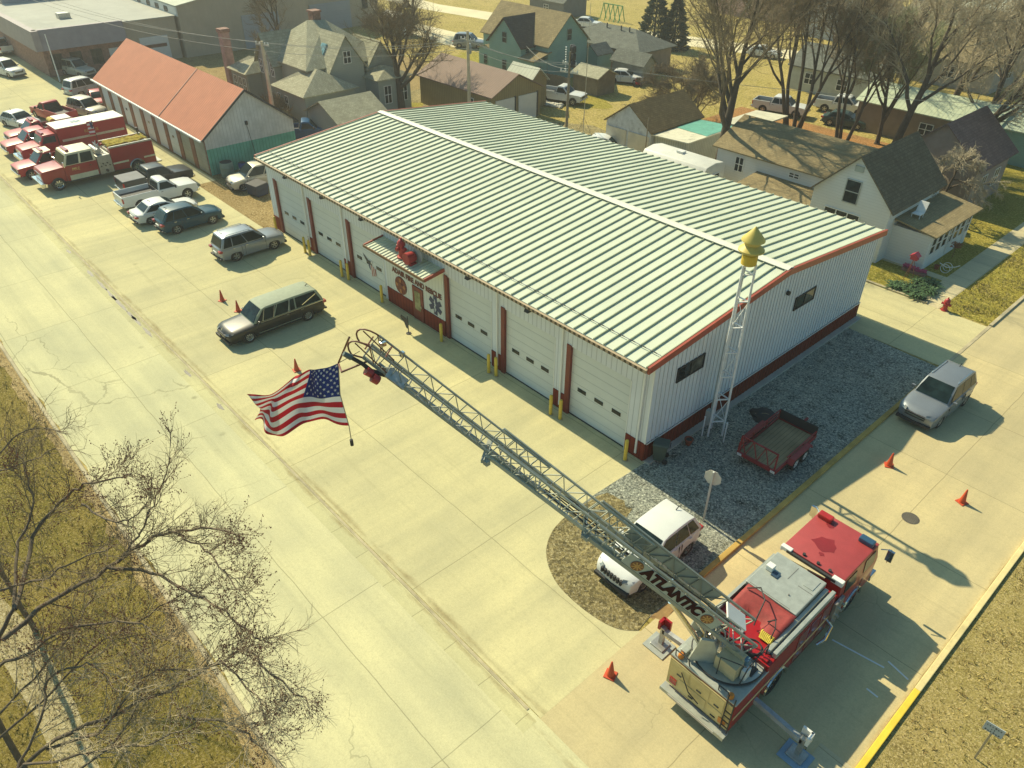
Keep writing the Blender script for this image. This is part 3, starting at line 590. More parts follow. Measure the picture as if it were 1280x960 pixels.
def car(name, label, cat, loc, rz, col, L_=4.7, W=1.86, H=1.65, hood=.98, belt=1.02, cowl=.95, wsx=.75, rtop=-1.75, rbase=-2.1, deck=None, rw=.34, wb=2.75, clear=.22, nwin=3, two=None, rails=False, group=None, kind='car', spokes=5, wagonrear=.12, extra=None, grille='bar'):
    t = thing(name, label, cat, loc, rz, group)
    F, B = L_/2, -L_/2; yf = wb/2+.05; yr = yf-wb; deck = deck or belt
    taper = lambda y, z: (1-.20*max(0, (abs(y)-(L_/2-.85))/.85)**2.2)*(1-.05*max(0, (z-.6)/.5))*(1-.04*max(0, (.45-z)/.3))
    ra = rw+.06
    body = [(F-.06, clear+.03), (F, .46), (F-.03, hood*.72), (F-.16, hood*.84), (F-.5, hood*.93), (cowl+.02, hood), (cowl-.2, belt)]
    if deck < belt-.02 or rbase > B+.5: body += [(rbase-.02, belt), (B+.12, deck), (B+.02, deck-.1)]
    else: body += [(B+.16, belt), (B+.05, belt-.08)]
    body += [(B, .52), (B+.06, clear+.08), (yr-ra-.02, clear+.02)]
    body += [(yr-ra*cos(pi*k/8), rw+ra*sin(pi*k/8)) for k in range(9)]+[(yr+ra+.02, clear), (yf-ra-.02, clear)]
    body += [(yf-ra*cos(pi*k/8), rw+ra*sin(pi*k/8)) for k in range(9)]+[(yf+ra+.02, clear+.02)]
    round_shell(body, W, L_, .62, 'body', col, t)
    m = MB()
    for s in (-1, 1):
        for ys in ((y_f2 := cowl-.18), (cowl+rbase)/2-.02, max(yr+ra+.05, rbase+.35)):
            m.box(min(s*W/2*.90, s*(W/2*.998+.002)), max(s*W/2*.90, s*(W/2*.998+.002)), ys-.009, ys+.009, clear+.12, belt-.1)
    m.build('door_seam', mPLAST, t)
    m = MB(); m.box(-W/2+.16, W/2-.16, B+.3, F-.3, clear-.02, .62); m.build('underbody', mPLAST, t)
    # cabin
    zt = H; wbm = W/2*.925; wtp = W/2*.73
    y0, y1, y2, y3 = cowl, wsx, rtop, rbase
    X = lambda z: wbm+(wtp-wbm)*(z-belt)/(zt-belt)
    m = MB(); zb = belt-.06
    prof = [(y0, zb), (y0-(y0-y1)*.5, zb+(zt-zb)*.53), (y1, zt-.075), (y1-.3, zt-.012), ((y1+y2)/2, zt), (y2+.35, zt-.012), (y2, zt-.07), (y3, zb)]
    m.prism(prof, 0, -1, 1); m.v = [(x*X(z)*(.94 if y > y0-.05 and z < zb+.01 else 1), y, z) for x, y, z in m.v]
    m.build('cabin', two or col, t, smooth=38, bevel=.05, seg=2)
    # panes stand 6 mm proud of the cabin sides and ends
    zl, zh = belt+.02, zt-.115
    def yfr(z): return y0+(y1-y0)*(z-zb)/(zt-.075-zb)
    def yre(z): return y3+(y2-y3)*(z-zb)/(zt-.07-zb)
    splits = [0, .42, .78, 1][:nwin+1] if nwin == 3 else [0, .5, 1]
    splits = splits if nwin != 1 else [0, 1]
    if nwin == 4: splits = [0, .26, .50, .60, 1]
    for s in (-1, 1):
        for k in range(len(splits)-1):
            def yy(fr, z):
                a, b = yfr(z)-.13, yre(z)+.16; return a+(b-a)*fr
            g0 = splits[k]+(.012 if k else 0); g1 = splits[k+1]-(.012 if k < len(splits)-2 else 0)
            pts = []
            for z, fr in ((zl, g0), (zh, g0), (zh, g1), (zl, g1)): pts.append((s*(X(z)+.008), yy(fr, z), z))
            pin = [(p[0]-s*.015, p[1], p[2]) for p in pts]
            m = MB(); m.hexa(pin, pts); m.build('window', mGLS, t)
    def endpane(yfun, z0, z1, nm, out):
        pts = [(-X(z0)*.93+.06, yfun(z0)+out, z0), (X(z0)*.93-.06, yfun(z0)+out, z0), (X(z1)-.09, yfun(z1)+out, z1), (-X(z1)+.09, yfun(z1)+out, z1)]
        m = MB(); m.hexa([(p[0], p[1]-out*2, p[2]) for p in pts], pts); m.build(nm, mGLS, t)
    m = MB(); rows = [(y0+(y0-y1)*(-.02)-.03, zb+.075), (y0-(y0-y1)*.5, zb+(zt-zb)*.53), (y1+.02, zt-.10)]; zq = [r_[1] for r_ in rows]
    rows[0] = (y0-(y0-y1)*.5*(.075/((zt-zb)*.53)), zb+.075)
    for (ya, za), (yb, zb2) in zip(rows, rows[1:]):
        xa, xb = X(za)*.97-.07, X(zb2)-.075; o_ = .02
        m.hexa([(-xa, ya, za), (xa, ya, za), (xb, yb, zb2), (-xb, yb, zb2)], [(-xa, ya+o_*.8, za+o_), (xa, ya+o_*.8, za+o_), (xb, yb+o_*.8, zb2+o_), (-xb, yb+o_*.8, zb2+o_)])
    m.build('windshield', mGLS, t); endpane(yre, belt+.06, zt-.14, 'rear_window', -.03)
    for s in (-1, 1):
        for y in (yf, yr): wheel(t, s*(W/2-.13), y, rw, spokes=spokes)
        tp = taper(F-.15, .7)
        m = MB(); hz = hood*.80
        m.hexa([(s*W/2*.50, F-.10, hz-.09), (s*W/2*.865, F-.28, hz-.07), (s*W/2*.865, F-.28, hz+.03), (s*W/2*.50, F-.16, hz+.015)], [(s*W/2*.50, F+.0, hz-.09), (s*(W/2*.915), F-.22, hz-.07), (s*(W/2*.90), F-.40, hz+.045), (s*W/2*.50, F-.12, hz+.035)])
        m.build('headlight', mHEAD, t, bevel=.02, seg=2)
        m = MB(); tz = deck-.16
        m.box(min(s*W/2*.62, s*W/2*.915), max(s*W/2*.62, s*W/2*.915), B-.012, B+.26, tz-.12, tz+.03); m.build('tail_light', mTAIL, t, bevel=.02, seg=1)
        m = MB(); m.cbox((s*(W/2+.07), cowl-.32, belt+.07), (.2, .1, .14)); m.build('side_mirror', col, t, bevel=.03)
        for yh in ((y0+y2)/2-.12, (y0+y2)/2-1.05)[:2 if nwin > 1 else 1]:
            m = MB(); m.cbox((s*W/2*.985, yh+.1, belt-.12), (.03, .17, .03)); m.build('door_handle', mCHROME if grille == 'bar' else col, t)
        if rails:
            m = MB(); m.tube([(s*wtp*.93, y1-.25, zt-.01), (s*wtp*.93, y1-.35, zt+.05), (s*wtp*.93, y2+.35, zt+.05), (s*wtp*.93, y2+.25, zt-.01)], .02, 6); m.build('roof_rail', mCHROME, t)
    m = MB()
    if grille == 'slots':
        for k in range(7): m.box(-.5+k*.155, -.41+k*.155, F-.1, F+.008, hood*.58, hood*.80)
    else:
        m.box(-W*.25, W*.25, F-.12, F+.008, hood*.56, hood*.74); m.box(-W*.33, W*.33, F-.1, F+.006, .3, .40)
    m.build('grille', mPLAST, t)
    if grille == 'bar': m = MB(); m.box(-W*.26, W*.26, F-.05, F+.014, hood*.64, hood*.67); m.build('badge_bar', mCHROME, t)
    m = MB(); m.box(-.26, .26, B-.018, B+.08, .62, .76); m.build('license_plate', mPLATE, t)
    m = MB(); m.box(-W/2*.86, W/2*.86, F-.2, F+.012, clear+.02, clear+.17); m.build('front_valance', mPLAST, t); m = MB(); m.box(-W/2*.86, W/2*.86, B-.006, B+.12, clear+.1, clear+.2); m.build('rear_bumper_trim', mPLAST, t)
    m = MB(); m.tube([(0, y2+.3, zt-.01), (0, y2+.12, zt+.09)], .022, 5); m.build('roof_antenna', mPLAST, t)
    t['_p'] = 0; del t['_p']
    return t
def pickup(name, label, loc, rz, col, L_=5.7, W=1.98, H=1.85, crew=False, rw=.40, group=None, cover=None, cargo=None):
    t = thing(name, label, 'pickup truck', loc, rz, group); F, B = L_/2, -L_/2; wb = L_*.62; yf = F-.95; yr = yf-wb; ra = rw+.09; hood = 1.12; belt = 1.18
    cowl = F-1.45; cb = cowl-(2.35 if crew else 1.7)
    tap = lambda y, z: (1-.09*max(0, (y-(F-.6))/.6)**2)*(1-.03*max(0, (z-.7)/.5))
    body = [(F-.03, .42), (F, .62), (F-.03, hood-.08), (F-.4, hood), (cowl, hood+.05), (cowl-.15, belt), (cb, belt), (cb, .92), (B+.03, .92), (B+.03, .5), (yr-ra, .46)]
    body += [(yr-ra*cos(pi*k/8), min(rw+ra*sin(pi*k/8), .9)) for k in range(9)]+[(yr+ra+.02, .42), (yf-ra-.02, .42)]+[(yf-ra*cos(pi*k/8), rw+ra*sin(pi*k/8)) for k in range(9)]+[(yf+ra, .44)]
    shell(body, W, tap, .04, 'body', col, t, 2)
    m = MB(); m.box(-W/2+.2, W/2-.2, B+.3, F-.3, .34, .7); m.build('underbody', mPLAST, t)
    for s in (-1, 1):
        m = MB(); m.box(min(s*(W/2-.09), s*(W/2-.01)), max(s*(W/2-.09), s*(W/2-.01)), B+.04, cb-.03, .9, 1.30); m.build('bed_side', col, t, bevel=.02, seg=1)
    m = MB(); m.box(-W/2+.06, W/2-.06, B, B+.08, .55, 1.28); m.build('tailgate', col, t, bevel=.02, seg=1)
    m = MB(); m.box(-W/2+.092, W/2-.092, B+.082, cb-.03, .93, .95); m.box(-W/2+.1, W/2-.1, cb-.06, cb-.03, .95, 1.28); m.build('bed_floor', mPLAST, t)
    if cover:
        m = MB(); m.box(-W/2+.0, W/2-.0, B+.02, cb-.05, 1.305, 1.36); m.build('bed_cover', cover, t, bevel=.03)
    m = MB(); m.box(-W/2+.05, W/2-.05, B-.14, B, .5, .66); m.build('rear_bumper', mCHROME, t, bevel=.03)
    m = MB(); m.box(-W/2+.03, W/2-.03, F-.1, F+.09, .45, .68); m.build('front_bumper', mCHROME, t, bevel=.03)
    m = MB(); m.box(-W*.32, W*.32, F-.1, F+.012, .74, 1.0); m.build('grille', mPLAST, t)
    zb, zt = belt-.05, H; wbm, wtp = W/2*.93, W/2*.76; X = lambda z: wbm+(wtp-wbm)*(z-belt)/(zt-belt); y0, y1, y2, y3 = cowl-.02, cowl-.75, cb+.22, cb+.02
    m = MB(); m.prism([(y0, zb), (y1, zt-.06), (y1-.3, zt), (y2+.1, zt), (y2, zt-.05), (y3, zb)], 0, -1, 1); m.v = [(x*X(z), y, z) for x, y, z in m.v]; m.build('cabin', col, t, smooth=38, bevel=.05)
    yfr = lambda z: y0+(y1-y0)*(z-zb)/(zt-.06-zb); yre = lambda z: y3+(y2-y3)*(z-zb)/(zt-.05-zb); zl, zh = belt+.03, zt-.14
    for s in (-1, 1):
        for g0, g1 in (((0, .54), (.58, 1)) if crew else ((0, 1),)):
            yy = lambda fr, z: (yfr(z)-.15)+((yre(z)+.12)-(yfr(z)-.15))*fr
            pts = [(s*(X(z)+.008), yy(fr, z), z) for z, fr in ((zl, g0), (zh, g0), (zh, g1), (zl, g1))]; m = MB(); m.hexa([(p[0]-s*.015, p[1], p[2]) for p in pts], pts); m.build('window', mGLS, t)
        for y in (yf, yr): wheel(t, s*(W/2-.14), y, rw, .27)
        m = MB(); m.box(min(s*W*.33, s*W*.455), max(s*W*.33, s*W*.455), F-.16, F+.005, .8, 1.0); m.build('headlight', mHEAD, t)
        m = MB(); m.box(min(s*(W/2-.12), s*(W/2+.005)), max(s*(W/2-.12), s*(W/2+.005)), B-.01, B+.1, .85, 1.2); m.build('tail_light', mTAIL, t)
        m = MB(); m.cbox((s*(W/2+.12), cowl-.35, belt+.12), (.22, .1, .24)); m.build('side_mirror', mPLAST, t, bevel=.03)
        m = MB(); m.cbox((s*W/2*.985, y3+.28, belt-.12), (.03, .17, .03)); m.build('door_handle', mPLAST, t)
    for yfun, o, nm in ((yfr, .02, 'windshield'), (yre, -.02, 'rear_window')):
        pts = [(-X(zl)+.1, yfun(zl)+o, zl), (X(zl)-.1, yfun(zl)+o, zl), (X(zh)-.1, yfun(zh)+o, zh), (-X(zh)+.1, yfun(zh)+o, zh)]; m = MB(); m.hexa([(p[0], p[1]-o*2, p[2]) for p in pts], pts); m.build(nm, mGLS, t)
    m = MB(); m.box(-.2, .2, B-.155, B-.1, .52, .64); m.build('license_plate', mPLATE, t)
    return t
P_SILVER = paint('silver', (.27, .30, .33), metal=.45); P_GREY = paint('grey', (.25, .275, .29), metal=.45); P_DKBLUE = paint('dark_blue', (.004, .05, .075)); P_WHITE = paint('white', (.66, .67, .62))
P_HEARSE = paint('hearse', (.022, .021, .017), .7); P_RED = paint('red', (.40, .012, .02)); P_TAN = paint('tan', (.50, .47, .37), metal=.2); P_BLACK = paint('black', (.025, .028, .03)); P_FIRE = paint('fire_red', (.32, .008, .010), 1)
P_GREEN = paint('green', (.03, .06, .05)); P_FADED = paint('faded_red', (.42, .025, .03), .3); P_LTBLUE = paint('pale_blue', (.34, .40, .42), metal=.3)
mVINYL = M('vinyl_roof', (.30, .34, .24), .75, var=.1, scale=6)
UP = 0; DN = pi       # facing away from / towards the main road
def mid(y0, y1, x): return (x, (y0+y1)/2, .014)
hz_ = car('hearse', 'long dark hearse with a pale vinyl roof parked alone on the apron facing the road', 'hearse', mid(-10.0, -3.75, -22.55), DN, P_HEARSE, L_=6.3, W=1.95, H=1.78, hood=1.0, belt=1.04, cowl=1.55, wsx=.85, rtop=-2.65, rbase=-3.0, rw=.36, wb=3.75, nwin=4, two=mVINYL, spokes=9)
for s in (-1, 1):
    m = MB(); m.box(min(s*.985, s*1.0), max(s*.985, s*1.0), -1.35, 1.35, .40, .45); m.build('sill_trim', mCHROME, hz_)
    m = MB(); m.box(min(s*.958, s*.975), max(s*.958, s*.975), -3.0, 1.3, 1.005, 1.03); m.build('belt_trim', mCHROME, hz_)
    m = MB(); m.bar((s*.905, -1.55, 1.16), (s*.80, -2.55, 1.52), .05, .02, up=(s, 0, 0)); m.build('landau_bar', mCHROME, hz_)
    for y in (.98, .32, -.62): m = MB(); m.bar((s*.925, y, 1.06), (s*.74, y-.28, 1.68), .05, .02, up=(s, 0, 0)); m.build('pillar_trim', mCHROME, hz_)
m = MB(); m.tube([(0, 3.1, .86), (0, 3.0, 1.02)], .02, 5); m.build('hood_ornament', mCHROME, hz_)
car('sport_utility_vehicle', 'silver grey three-row SUV on the apron beside the first garage doors, tail towards the road', 'SUV', mid(-5.75, -.85, -32.75), UP, P_SILVER, L_=4.9, H=1.84, hood=1.08, belt=1.10, cowl=1.05, wsx=.25, rtop=-2.0, rbase=-2.3, rw=.37, wb=2.8, rails=True)
car('sport_utility_vehicle', 'dark blue-green compact SUV parked next to a white sedan', 'SUV', mid(-6.95, -2.2, -39.75), UP, P_DKBLUE, L_=4.7, H=1.75, hood=1.04, belt=1.05, cowl=1.0, wsx=.2, rtop=-1.7, rbase=-2.2, rw=.36, wb=2.7)
car('sedan', 'white four-door sedan squeezed between the white pickup and the dark blue SUV', 'sedan', mid(-7.7, -2.9, -42.6), UP, P_WHITE, L_=4.85, H=1.46, hood=.9, belt=.95, cowl=.95, wsx=.1, rtop=-1.15, rbase=-1.85, deck=.96, rw=.34, wb=2.8, nwin=2)
pickup('pickup_truck', 'white single-cab pickup with a black open bed parked beside the white sedan', mid(-7.5, -1.5, -45.9), UP, P_WHITE, L_=5.9)
pickup('pickup_truck', 'black pickup with a covered bed half hidden behind the white single-cab pickup', mid(-6.3, -.5, -49.1), UP, P_BLACK, L_=5.7, crew=True, cover=M('tonneau', (.12, .13, .14), .7))
car('minivan', 'tan minivan beside the station wall and the blue dumpster', 'minivan', (-44.2, 3.2, .014), DN-.12, P_TAN, L_=5.0, W=1.95, H=1.84, hood=1.05, belt=1.06, cowl=1.35, wsx=.45, rtop=-2.15, rbase=-2.4, rw=.34, wb=3.0)
car('sport_utility_vehicle', 'white SUV with a seven-slot grille parked in the gravel corner under the aerial ladder', 'SUV', mid(-6.75, -2.1, 3.95), DN, P_WHITE, L_=4.62, W=1.92, H=1.77, hood=1.06, belt=1.07, cowl=.9, wsx=.15, rtop=-1.75, rbase=-2.15, rw=.37, wb=2.7, grille='slots')
car('sport_utility_vehicle', 'grey SUV with roof rails at the kerb of the side street beside the shaded gravel', 'SUV', mid(11.95, 16.75, 7.2), DN-.03, P_GREY, L_=4.85, W=1.93, H=1.85, hood=1.08, belt=1.10, cowl=1.0, wsx=.25, rtop=-1.95, rbase=-2.25, rw=.37, wb=2.8, rails=True)
# west lot
pickup('pickup_truck', 'bright red pickup with its red bed facing the camera in the west lot', U(70, 150, .014), R(102), P_FADED, L_=5.9)
car('sport_utility_vehicle', 'tan SUV nose to the camera between the red pickup and the garage row', 'SUV', U(112, 144, .014), R(-72), P_TAN, L_=4.6, H=1.79, hood=1.05, belt=1.06, cowl=.95, wsx=.2, rtop=-1.8, rbase=-2.15, rw=.35)
car('sedan', 'white car with a sunroof facing the camera west of the red brush trucks', 'car', U(28, 158, .014), R(-72), P_WHITE, L_=4.6, H=1.5, hood=.93, belt=.97, cowl=.95, wsx=.1, rtop=-1.3, rbase=-1.9, deck=.98, nwin=2)
car('sport_utility_vehicle', 'white SUV standing in the street by the brick-fronted building', 'SUV', U(13, 94, .014), R(-75), P_WHITE, L_=4.8, H=1.84, hood=1.05, belt=1.08, cowl=.95, wsx=.2, rtop=-1.9, rbase=-2.25, rw=.36)
car('sport_utility_vehicle', 'tan-roofed SUV with a pale front farthest up the row beside the brick building', 'SUV', U(99, 94, .014), R(-70), P_TAN, L_=4.9, H=1.89, hood=1.05, belt=1.1, cowl=.95, wsx=.2, rtop=-2.0, rbase=-2.3, rw=.37)
car('sport_utility_vehicle', 'blue-grey SUV with a pale roof rack parked at the far end of the garage row', 'SUV', U(111, 117, .014), R(15), P_LTBLUE, L_=4.9, H=1.89, hood=1.05, belt=1.1, cowl=.95, wsx=.2, rtop=-2.0, rbase=-2.3, rw=.37, two=P_WHITE)
car('sedan', 'small red car almost hidden at the corner of the garage row', 'car', U(126, 131, .014), R(-100), P_RED, L_=4.4, H=1.5, hood=.93, belt=.97, cowl=.9, wsx=.1, rtop=-1.3, rbase=-1.8, deck=.98, nwin=2)
car('sedan', 'dark car at the left picture edge beside the road', 'car', (-78.8, -10.4, .014), R(-80), P_GREEN, L_=4.6, H=1.5, hood=.93, belt=.97, cowl=.9, wsx=.1, rtop=-1.3, rbase=-1.8, deck=.98, nwin=2)
car('sedan', 'dark car at the left picture edge far up the street', 'car', (-91.5, -7.6, .014), R(-80), P_BLACK, L_=4.6, H=1.5, hood=.93, belt=.97, cowl=.9, wsx=.1, rtop=-1.3, rbase=-1.8, deck=.98, nwin=2)
pickup('pickup_truck', 'white pickup at the left picture edge beyond the white street SUV', U(4, 66, .014), R(95), P_WHITE, L_=5.6)
# red brush trucks
def brush(label, x, y, L_, load):
    t = pickup('brush_truck', label, (x, y, .014), DN+R(2), P_FADED, L_=L_, W=2.1, H=1.95, rw=.42, crew=load == 'crew'); t['category'] = 'fire truck'
    m = MB(); m.box(-.55, .55, L_/2-2.5, L_/2-2.25, 1.97, 2.09); m.build('light_bar', mTAIL, t, bevel=.03)
    m = MB(); m.box(-.85, .85, -L_/2+.5, -L_/2+1.9, .96, 1.75); m.build('water_tank', mPLATE if load == 'tank' else P_FADED, t, bevel=.05)
    m = MB(); m.cyl((-.5, -L_/2+2.1, 1.5), (.5, -L_/2+2.1, 1.5), .3, n=14); m.build('hose_reel', M('hose', (.55, .42, .08), .8), t)
    return t
brush('red brush truck with a white tank, farthest of the red trucks by the road', -68.5, -6.6, 6.2, 'tank')
# pale-cab brush truck next to the pumper
t = pickup('brush_truck', 'red truck with a pale cab roof tucked between the rescue truck and the pumper', (-58.6, -8.6, .014), DN+R(2), P_FADED, L_=5.9, W=2.1, H=1.98, rw=.42); t['category'] = 'fire truck'
m = MB(); m.box(-.72, .72, -.05, 1.0, 1.975, 2.0); m.build('roof_panel', M('cream', (.66, .60, .40), .5), t, bevel=.01, seg=1)
m = MB(); m.box(-.55, .55, .5, .75, 2.0, 2.1); m.build('light_bar', mTAIL, t, bevel=.03)
m = MB(); m.box(-.8, .8, -2.6, -1.0, .96, 1.6); m.build('equipment_box', P_FADED, t, bevel=.04)

# ------------------------------------------------------------------ rescue box truck and pumper
mCREAM = M('cream', (.70, .64, .44), .45, var=.08, coat=.3); mHOSE = M('yellow_hose', (.58, .44, .05), .8, var=.3, scale=6); mBRUSHED = M('brushed_metal', (.42, .41, .36), .35, .6, var=.2, scale=5); mGOLD = M('gold_leaf', (.55, .38, .10), .4, .3)
def truck_cab(t, F, W, z0, hoodz, cabz, hl, cl, col, roof, hood=True, windows=2):
    "bonneted crew cab: front at F, hood length hl, cab length cl"
    if hood:
        tp = lambda y, z: 1-.12*max(0, (y-(F-hl))/hl)
        shell([(F, z0+.1), (F, hoodz-.35), (F-.12, hoodz-.12), (F-hl, hoodz), (F-hl, z0), (F-hl+.15, z0), (F-hl*.5-.0, z0+.32), (F-.35, z0)], W-.1, tp, .06, 'hood', col, t)
        m = MB(); m.box(-W*.28, W*.28, F-.1, F+.015, z0+.28, hoodz-.32); m.build('grille', mCHROME, t)
        m = MB(); m.box(-W/2-.02, W/2+.02, F-.05, F+.28, z0-.08, z0+.22); m.build('front_bumper', mCHROME, t, bevel=.04)
    y1 = F-hl; y0 = y1-cl; zb = hoodz+.02
    m = MB(); m.box(-W/2, W/2, y0, y1, z0, zb); m.build('cab', col, t, bevel=.03)
    b = [(-W/2+.01, y0, zb), (W/2-.01, y0, zb), (W/2-.01, y1, zb), (-W/2+.01, y1, zb)]; tpx = W/2-.16
    tt = [(-tpx, y0+.05, cabz), (tpx, y0+.05, cabz), (tpx, y1-.42, cabz), (-tpx, y1-.42, cabz)]
    m = MB(); m.hexa(b, tt); m.build('cab_top', roof, t, bevel=.06, smooth=38)
    h = cabz-zb; za, zc = zb+.06, cabz-.16; X = lambda z: (W/2-.01)+(tpx-W/2+.01)*(z-zb)/h; Yf = lambda z: y1-.42*(z-zb)/h
    pts = [(-X(za)+.1, Yf(za)+.015, za), (X(za)-.1, Yf(za)+.015, za), (X(zc)-.08, Yf(zc)+.015, zc), (-X(zc)+.08, Yf(zc)+.015, zc)]
    m = MB(); m.hexa([(p[0], p[1]-.04, p[2]) for p in pts], pts); m.build('windshield', mGLS, t)
    for s in (-1, 1):
        for k in range(windows):
            fa, fb = k/windows+.02, (k+1)/windows-.05; pts = []
            for z, f in ((za, fa), (zc, fa), (zc, fb), (za, fb)):
                ya = Yf(z)-.12; yb = y0+.1; pts.append((s*(X(z)+.01), ya+(yb-ya)*f, z))
            m = MB(); m.hexa([(p[0]-s*.03, p[1], p[2]) for p in pts], pts); m.build('window', mGLS, t)
            m = MB(); y_ = y1-.3-k*cl/windows; m.box(min(s*W/2, s*(W/2+.02)), max(s*W/2, s*(W/2+.02)), y_-.5, y_-.35, zb-.3, zb-.25); m.build('door_handle', mCHROME, t)
        m = MB(); m.tube([(s*W/2, y1-.1, zb+.1), (s*(W/2+.3), y1+.05, zb+.15)], .02, 5); m.cbox((s*(W/2+.32), y1+.05, zb+.25), (.2, .08, .4)); m.build('side_mirror', mCHROME, t)
    return y0, y1
# pumper
t = thing('fire_engine', 'red and white crew-cab pumper with yellow hose on top, nearest of the parked fire trucks', 'fire engine', (-54.7, -5.75, .014), DN+R(1)); W = 2.5; F = 4.9
y0, y1 = truck_cab(t, F, W, .62, 1.78, 2.75, 1.75, 2.55, P_FIRE, mCREAM)
m = MB(); m.box(-W/2-.012, W/2+.012, y0+.1, F-2.0, .62, 1.02); m.build('rocker_stripe', mCREAM, t)
m = MB(); m.box(-.75, .75, y1-.85, y1-.6, 2.76, 2.9); m.box(-.75, -.3, y1-.85, y1-.6, 2.9, 2.93); m.build('light_bar', mTAIL, t, bevel=.03)
m = MB(); m.box(-W/2, W/2, y0-1.15, y0-.06, .55, 2.05); m.build('pump_panel', mBRUSHED, t, bevel=.02)
m = MB()
for s in (-1, 1):
    for k in range(5): m.cyl((s*W/2, y0-.25-k*.17, 1.2+.2*(k % 2)), (s*(W/2+.07), y0-.25-k*.17, 1.2+.2*(k % 2)), .06, n=8)
    m.cyl((s*W/2, y0-.6, .8), (s*(W/2+.16), y0-.6, .8), .11, n=10)
m.build('gauge', M('gauge_black', (.06, .05, .04), .5), t)
m = MB(); rp = random.Random(3)
for k in range(9): m.tube([(rp.uniform(-1, 1), y0-rp.uniform(.15, 1.05), 2.05), (rp.uniform(-1, 1), y0-rp.uniform(.2, 1), 2.5+rp.uniform(0, .2)), (rp.uniform(-1, 1), y0-rp.uniform(.2, 1.0), 2.1)], .045, 6)
m.cyl((-.9, y0-.4, 2.3), (.9, y0-.4, 2.3), .22, n=12); m.build('deck_piping', mBRUSHED, t, smooth=40)
bb = y0-1.2; m = MB(); ya = bb-3.55
for s in (-1, 1):
    x0, x1 = sorted((s*W/2, s*(W/2-.55)))
    m.prism([(bb, .62), (bb, 2.42), (ya, 2.42), (ya, .62)]+[(ya+1.0+.62+.58*cos(pi*k/8+pi), .55+.58*sin(pi*k/8)) for k in range(9)], 0, x0, x1)
m.build('body', P_FIRE, t, bevel=.02)
m = MB(); m.box(-W/2+.56, W/2-.56, ya+.02, bb, .7, 2.25); m.build('hose_bed', mBRUSHED, t)
for s in (-1, 1):
    m = MB(); m.tube([(s*(W/2+.02), ya+1.62+.62*cos(pi*k/10), .55+.62*sin(pi*k/10)) for k in range(11)], .05, 6); m.build('wheel_arch_trim', mCHROME, t)
    m = MB(); m.box(min(s*W/2, s*(W/2+.014)), max(s*W/2, s*(W/2+.014)), ya+.02, ya+.95, 1.12, 1.26); m.box(min(s*W/2, s*(W/2+.014)), max(s*W/2, s*(W/2+.014)), bb-1.3, bb-.02, 1.12, 1.26); m.build('gold_stripe', mCREAM, t)
    m = MB(); m.bar((s*(W/2-.1), ya, 2.5), (s*(W/2-.1), bb, 2.5), .12); m.build('bed_rail', mBRUSHED, t)
    wheel(t, s*(W/2-.2), F-1.05, .52, .3, mCHROME, 8); wheel(t, s*(W/2-.2), ya+1.62, .52, .5, mCHROME, 8)
m = MB(); rp = random.Random(11)
for k in range(16):
    x = -.62+k*.083; pts = [(x+rp.uniform(-.06, .06), bb-.1-3.3*j/9, 2.42+rp.uniform(0, .2)) for j in range(10)]; m.tube(pts, .07, 5)
m.build('hose', mHOSE, t)
m = MB(); m.box(-W/2, W/2, ya-.45, ya, .5, .62); m.bar((-.9, ya-.1, .62), (-.9, ya-.1, 2.4), .05); m.bar((.9, ya-.1, .62), (.9, ya-.1, 2.4), .05); m.build('tailboard', mBRUSHED, t)
m = MB(); m.cyl((.75, ya+.35, 2.4), (.75, ya+.35, 3.0), .06, n=8); m.cbox((.75, ya+.35, 3.05), (.3, .18, .18)); m.build('work_lamp', mPLAST, t)
m = MB(); m.box(-W/2+.2, W/2-.2, ya, F-.5, .45, .7); m.build('chassis', mPLAST, t)
text('gold_lettering', 'FIRE', .34, mGOLD, t, (-W/2-.012, F-2.6, 1.45), (pi/2, 0, -pi/2)); text('gold_lettering', 'FIRE', .34, mGOLD, t, (W/2+.012, F-2.6, 1.45), (pi/2, 0, pi/2))
# rescue truck with a long white box roof
t = thing('rescue_truck', 'red rescue box truck with a white roof and blue star, beside the pumper', 'rescue truck', (-62.2, -5.6, .014), DN+R(2)); W = 2.4; F = 4.6
y0, y1 = truck_cab(t, F, W-.2, .6, 1.6, 2.35, 1.6, 1.5, P_FADED, P_FADED, windows=1)
m = MB(); m.box(-W/2, W/2, -4.4, y0-.05, .6, 2.7); m.build('box_body', P_FADED, t, bevel=.03)
m = MB(); m.box(-W/2-.02, W/2+.02, -4.42, y0, 2.7, 2.75); m.build('box_roof', M('box_roof', (.70, .68, .56), .5, var=.08), t)
m = MB()
for k in range(3):
    a = k*pi/3; m.bar((-.45*cos(a), -.6-.45*sin(a), 2.758+.004*k), (.45*cos(a), -.6+.45*sin(a), 2.758+.004*k), .2, .012)
m.build('roof_star', M('star_teal', (.10, .20, .24), .5), t)
m = MB()
for s in (-1, 1): m.box(min(s*W/2, s*(W/2+.012)), max(s*W/2, s*(W/2+.012)), -4.2, y0-.3, 1.55, 1.75)
m.build('side_stripe', mCREAM, t)
text('gold_lettering', 'RESCUE', .36, mGOLD, t, (W/2+.014, -1.4, 2.1), (pi/2, 0, pi/2)); text('gold_lettering', 'RESCUE', .36, mGOLD, t, (-W/2-.014, -1.4, 2.1), (pi/2, 0, -pi/2))
m = MB(); m.box(-.6, .6, y1-.65, y1-.4, 2.36, 2.48); m.build('light_bar', mTAIL, t, bevel=.03)
for s in (-1, 1): wheel(t, s*(W/2-.22), F-1.0, .45, .26); wheel(t, s*(W/2-.22), -2.6, .45, .4)
fl = thing('small_flag', 'small stars-and-stripes flag standing between the rescue truck and the pumper', 'flag', (-58.2, -4.6, .014))
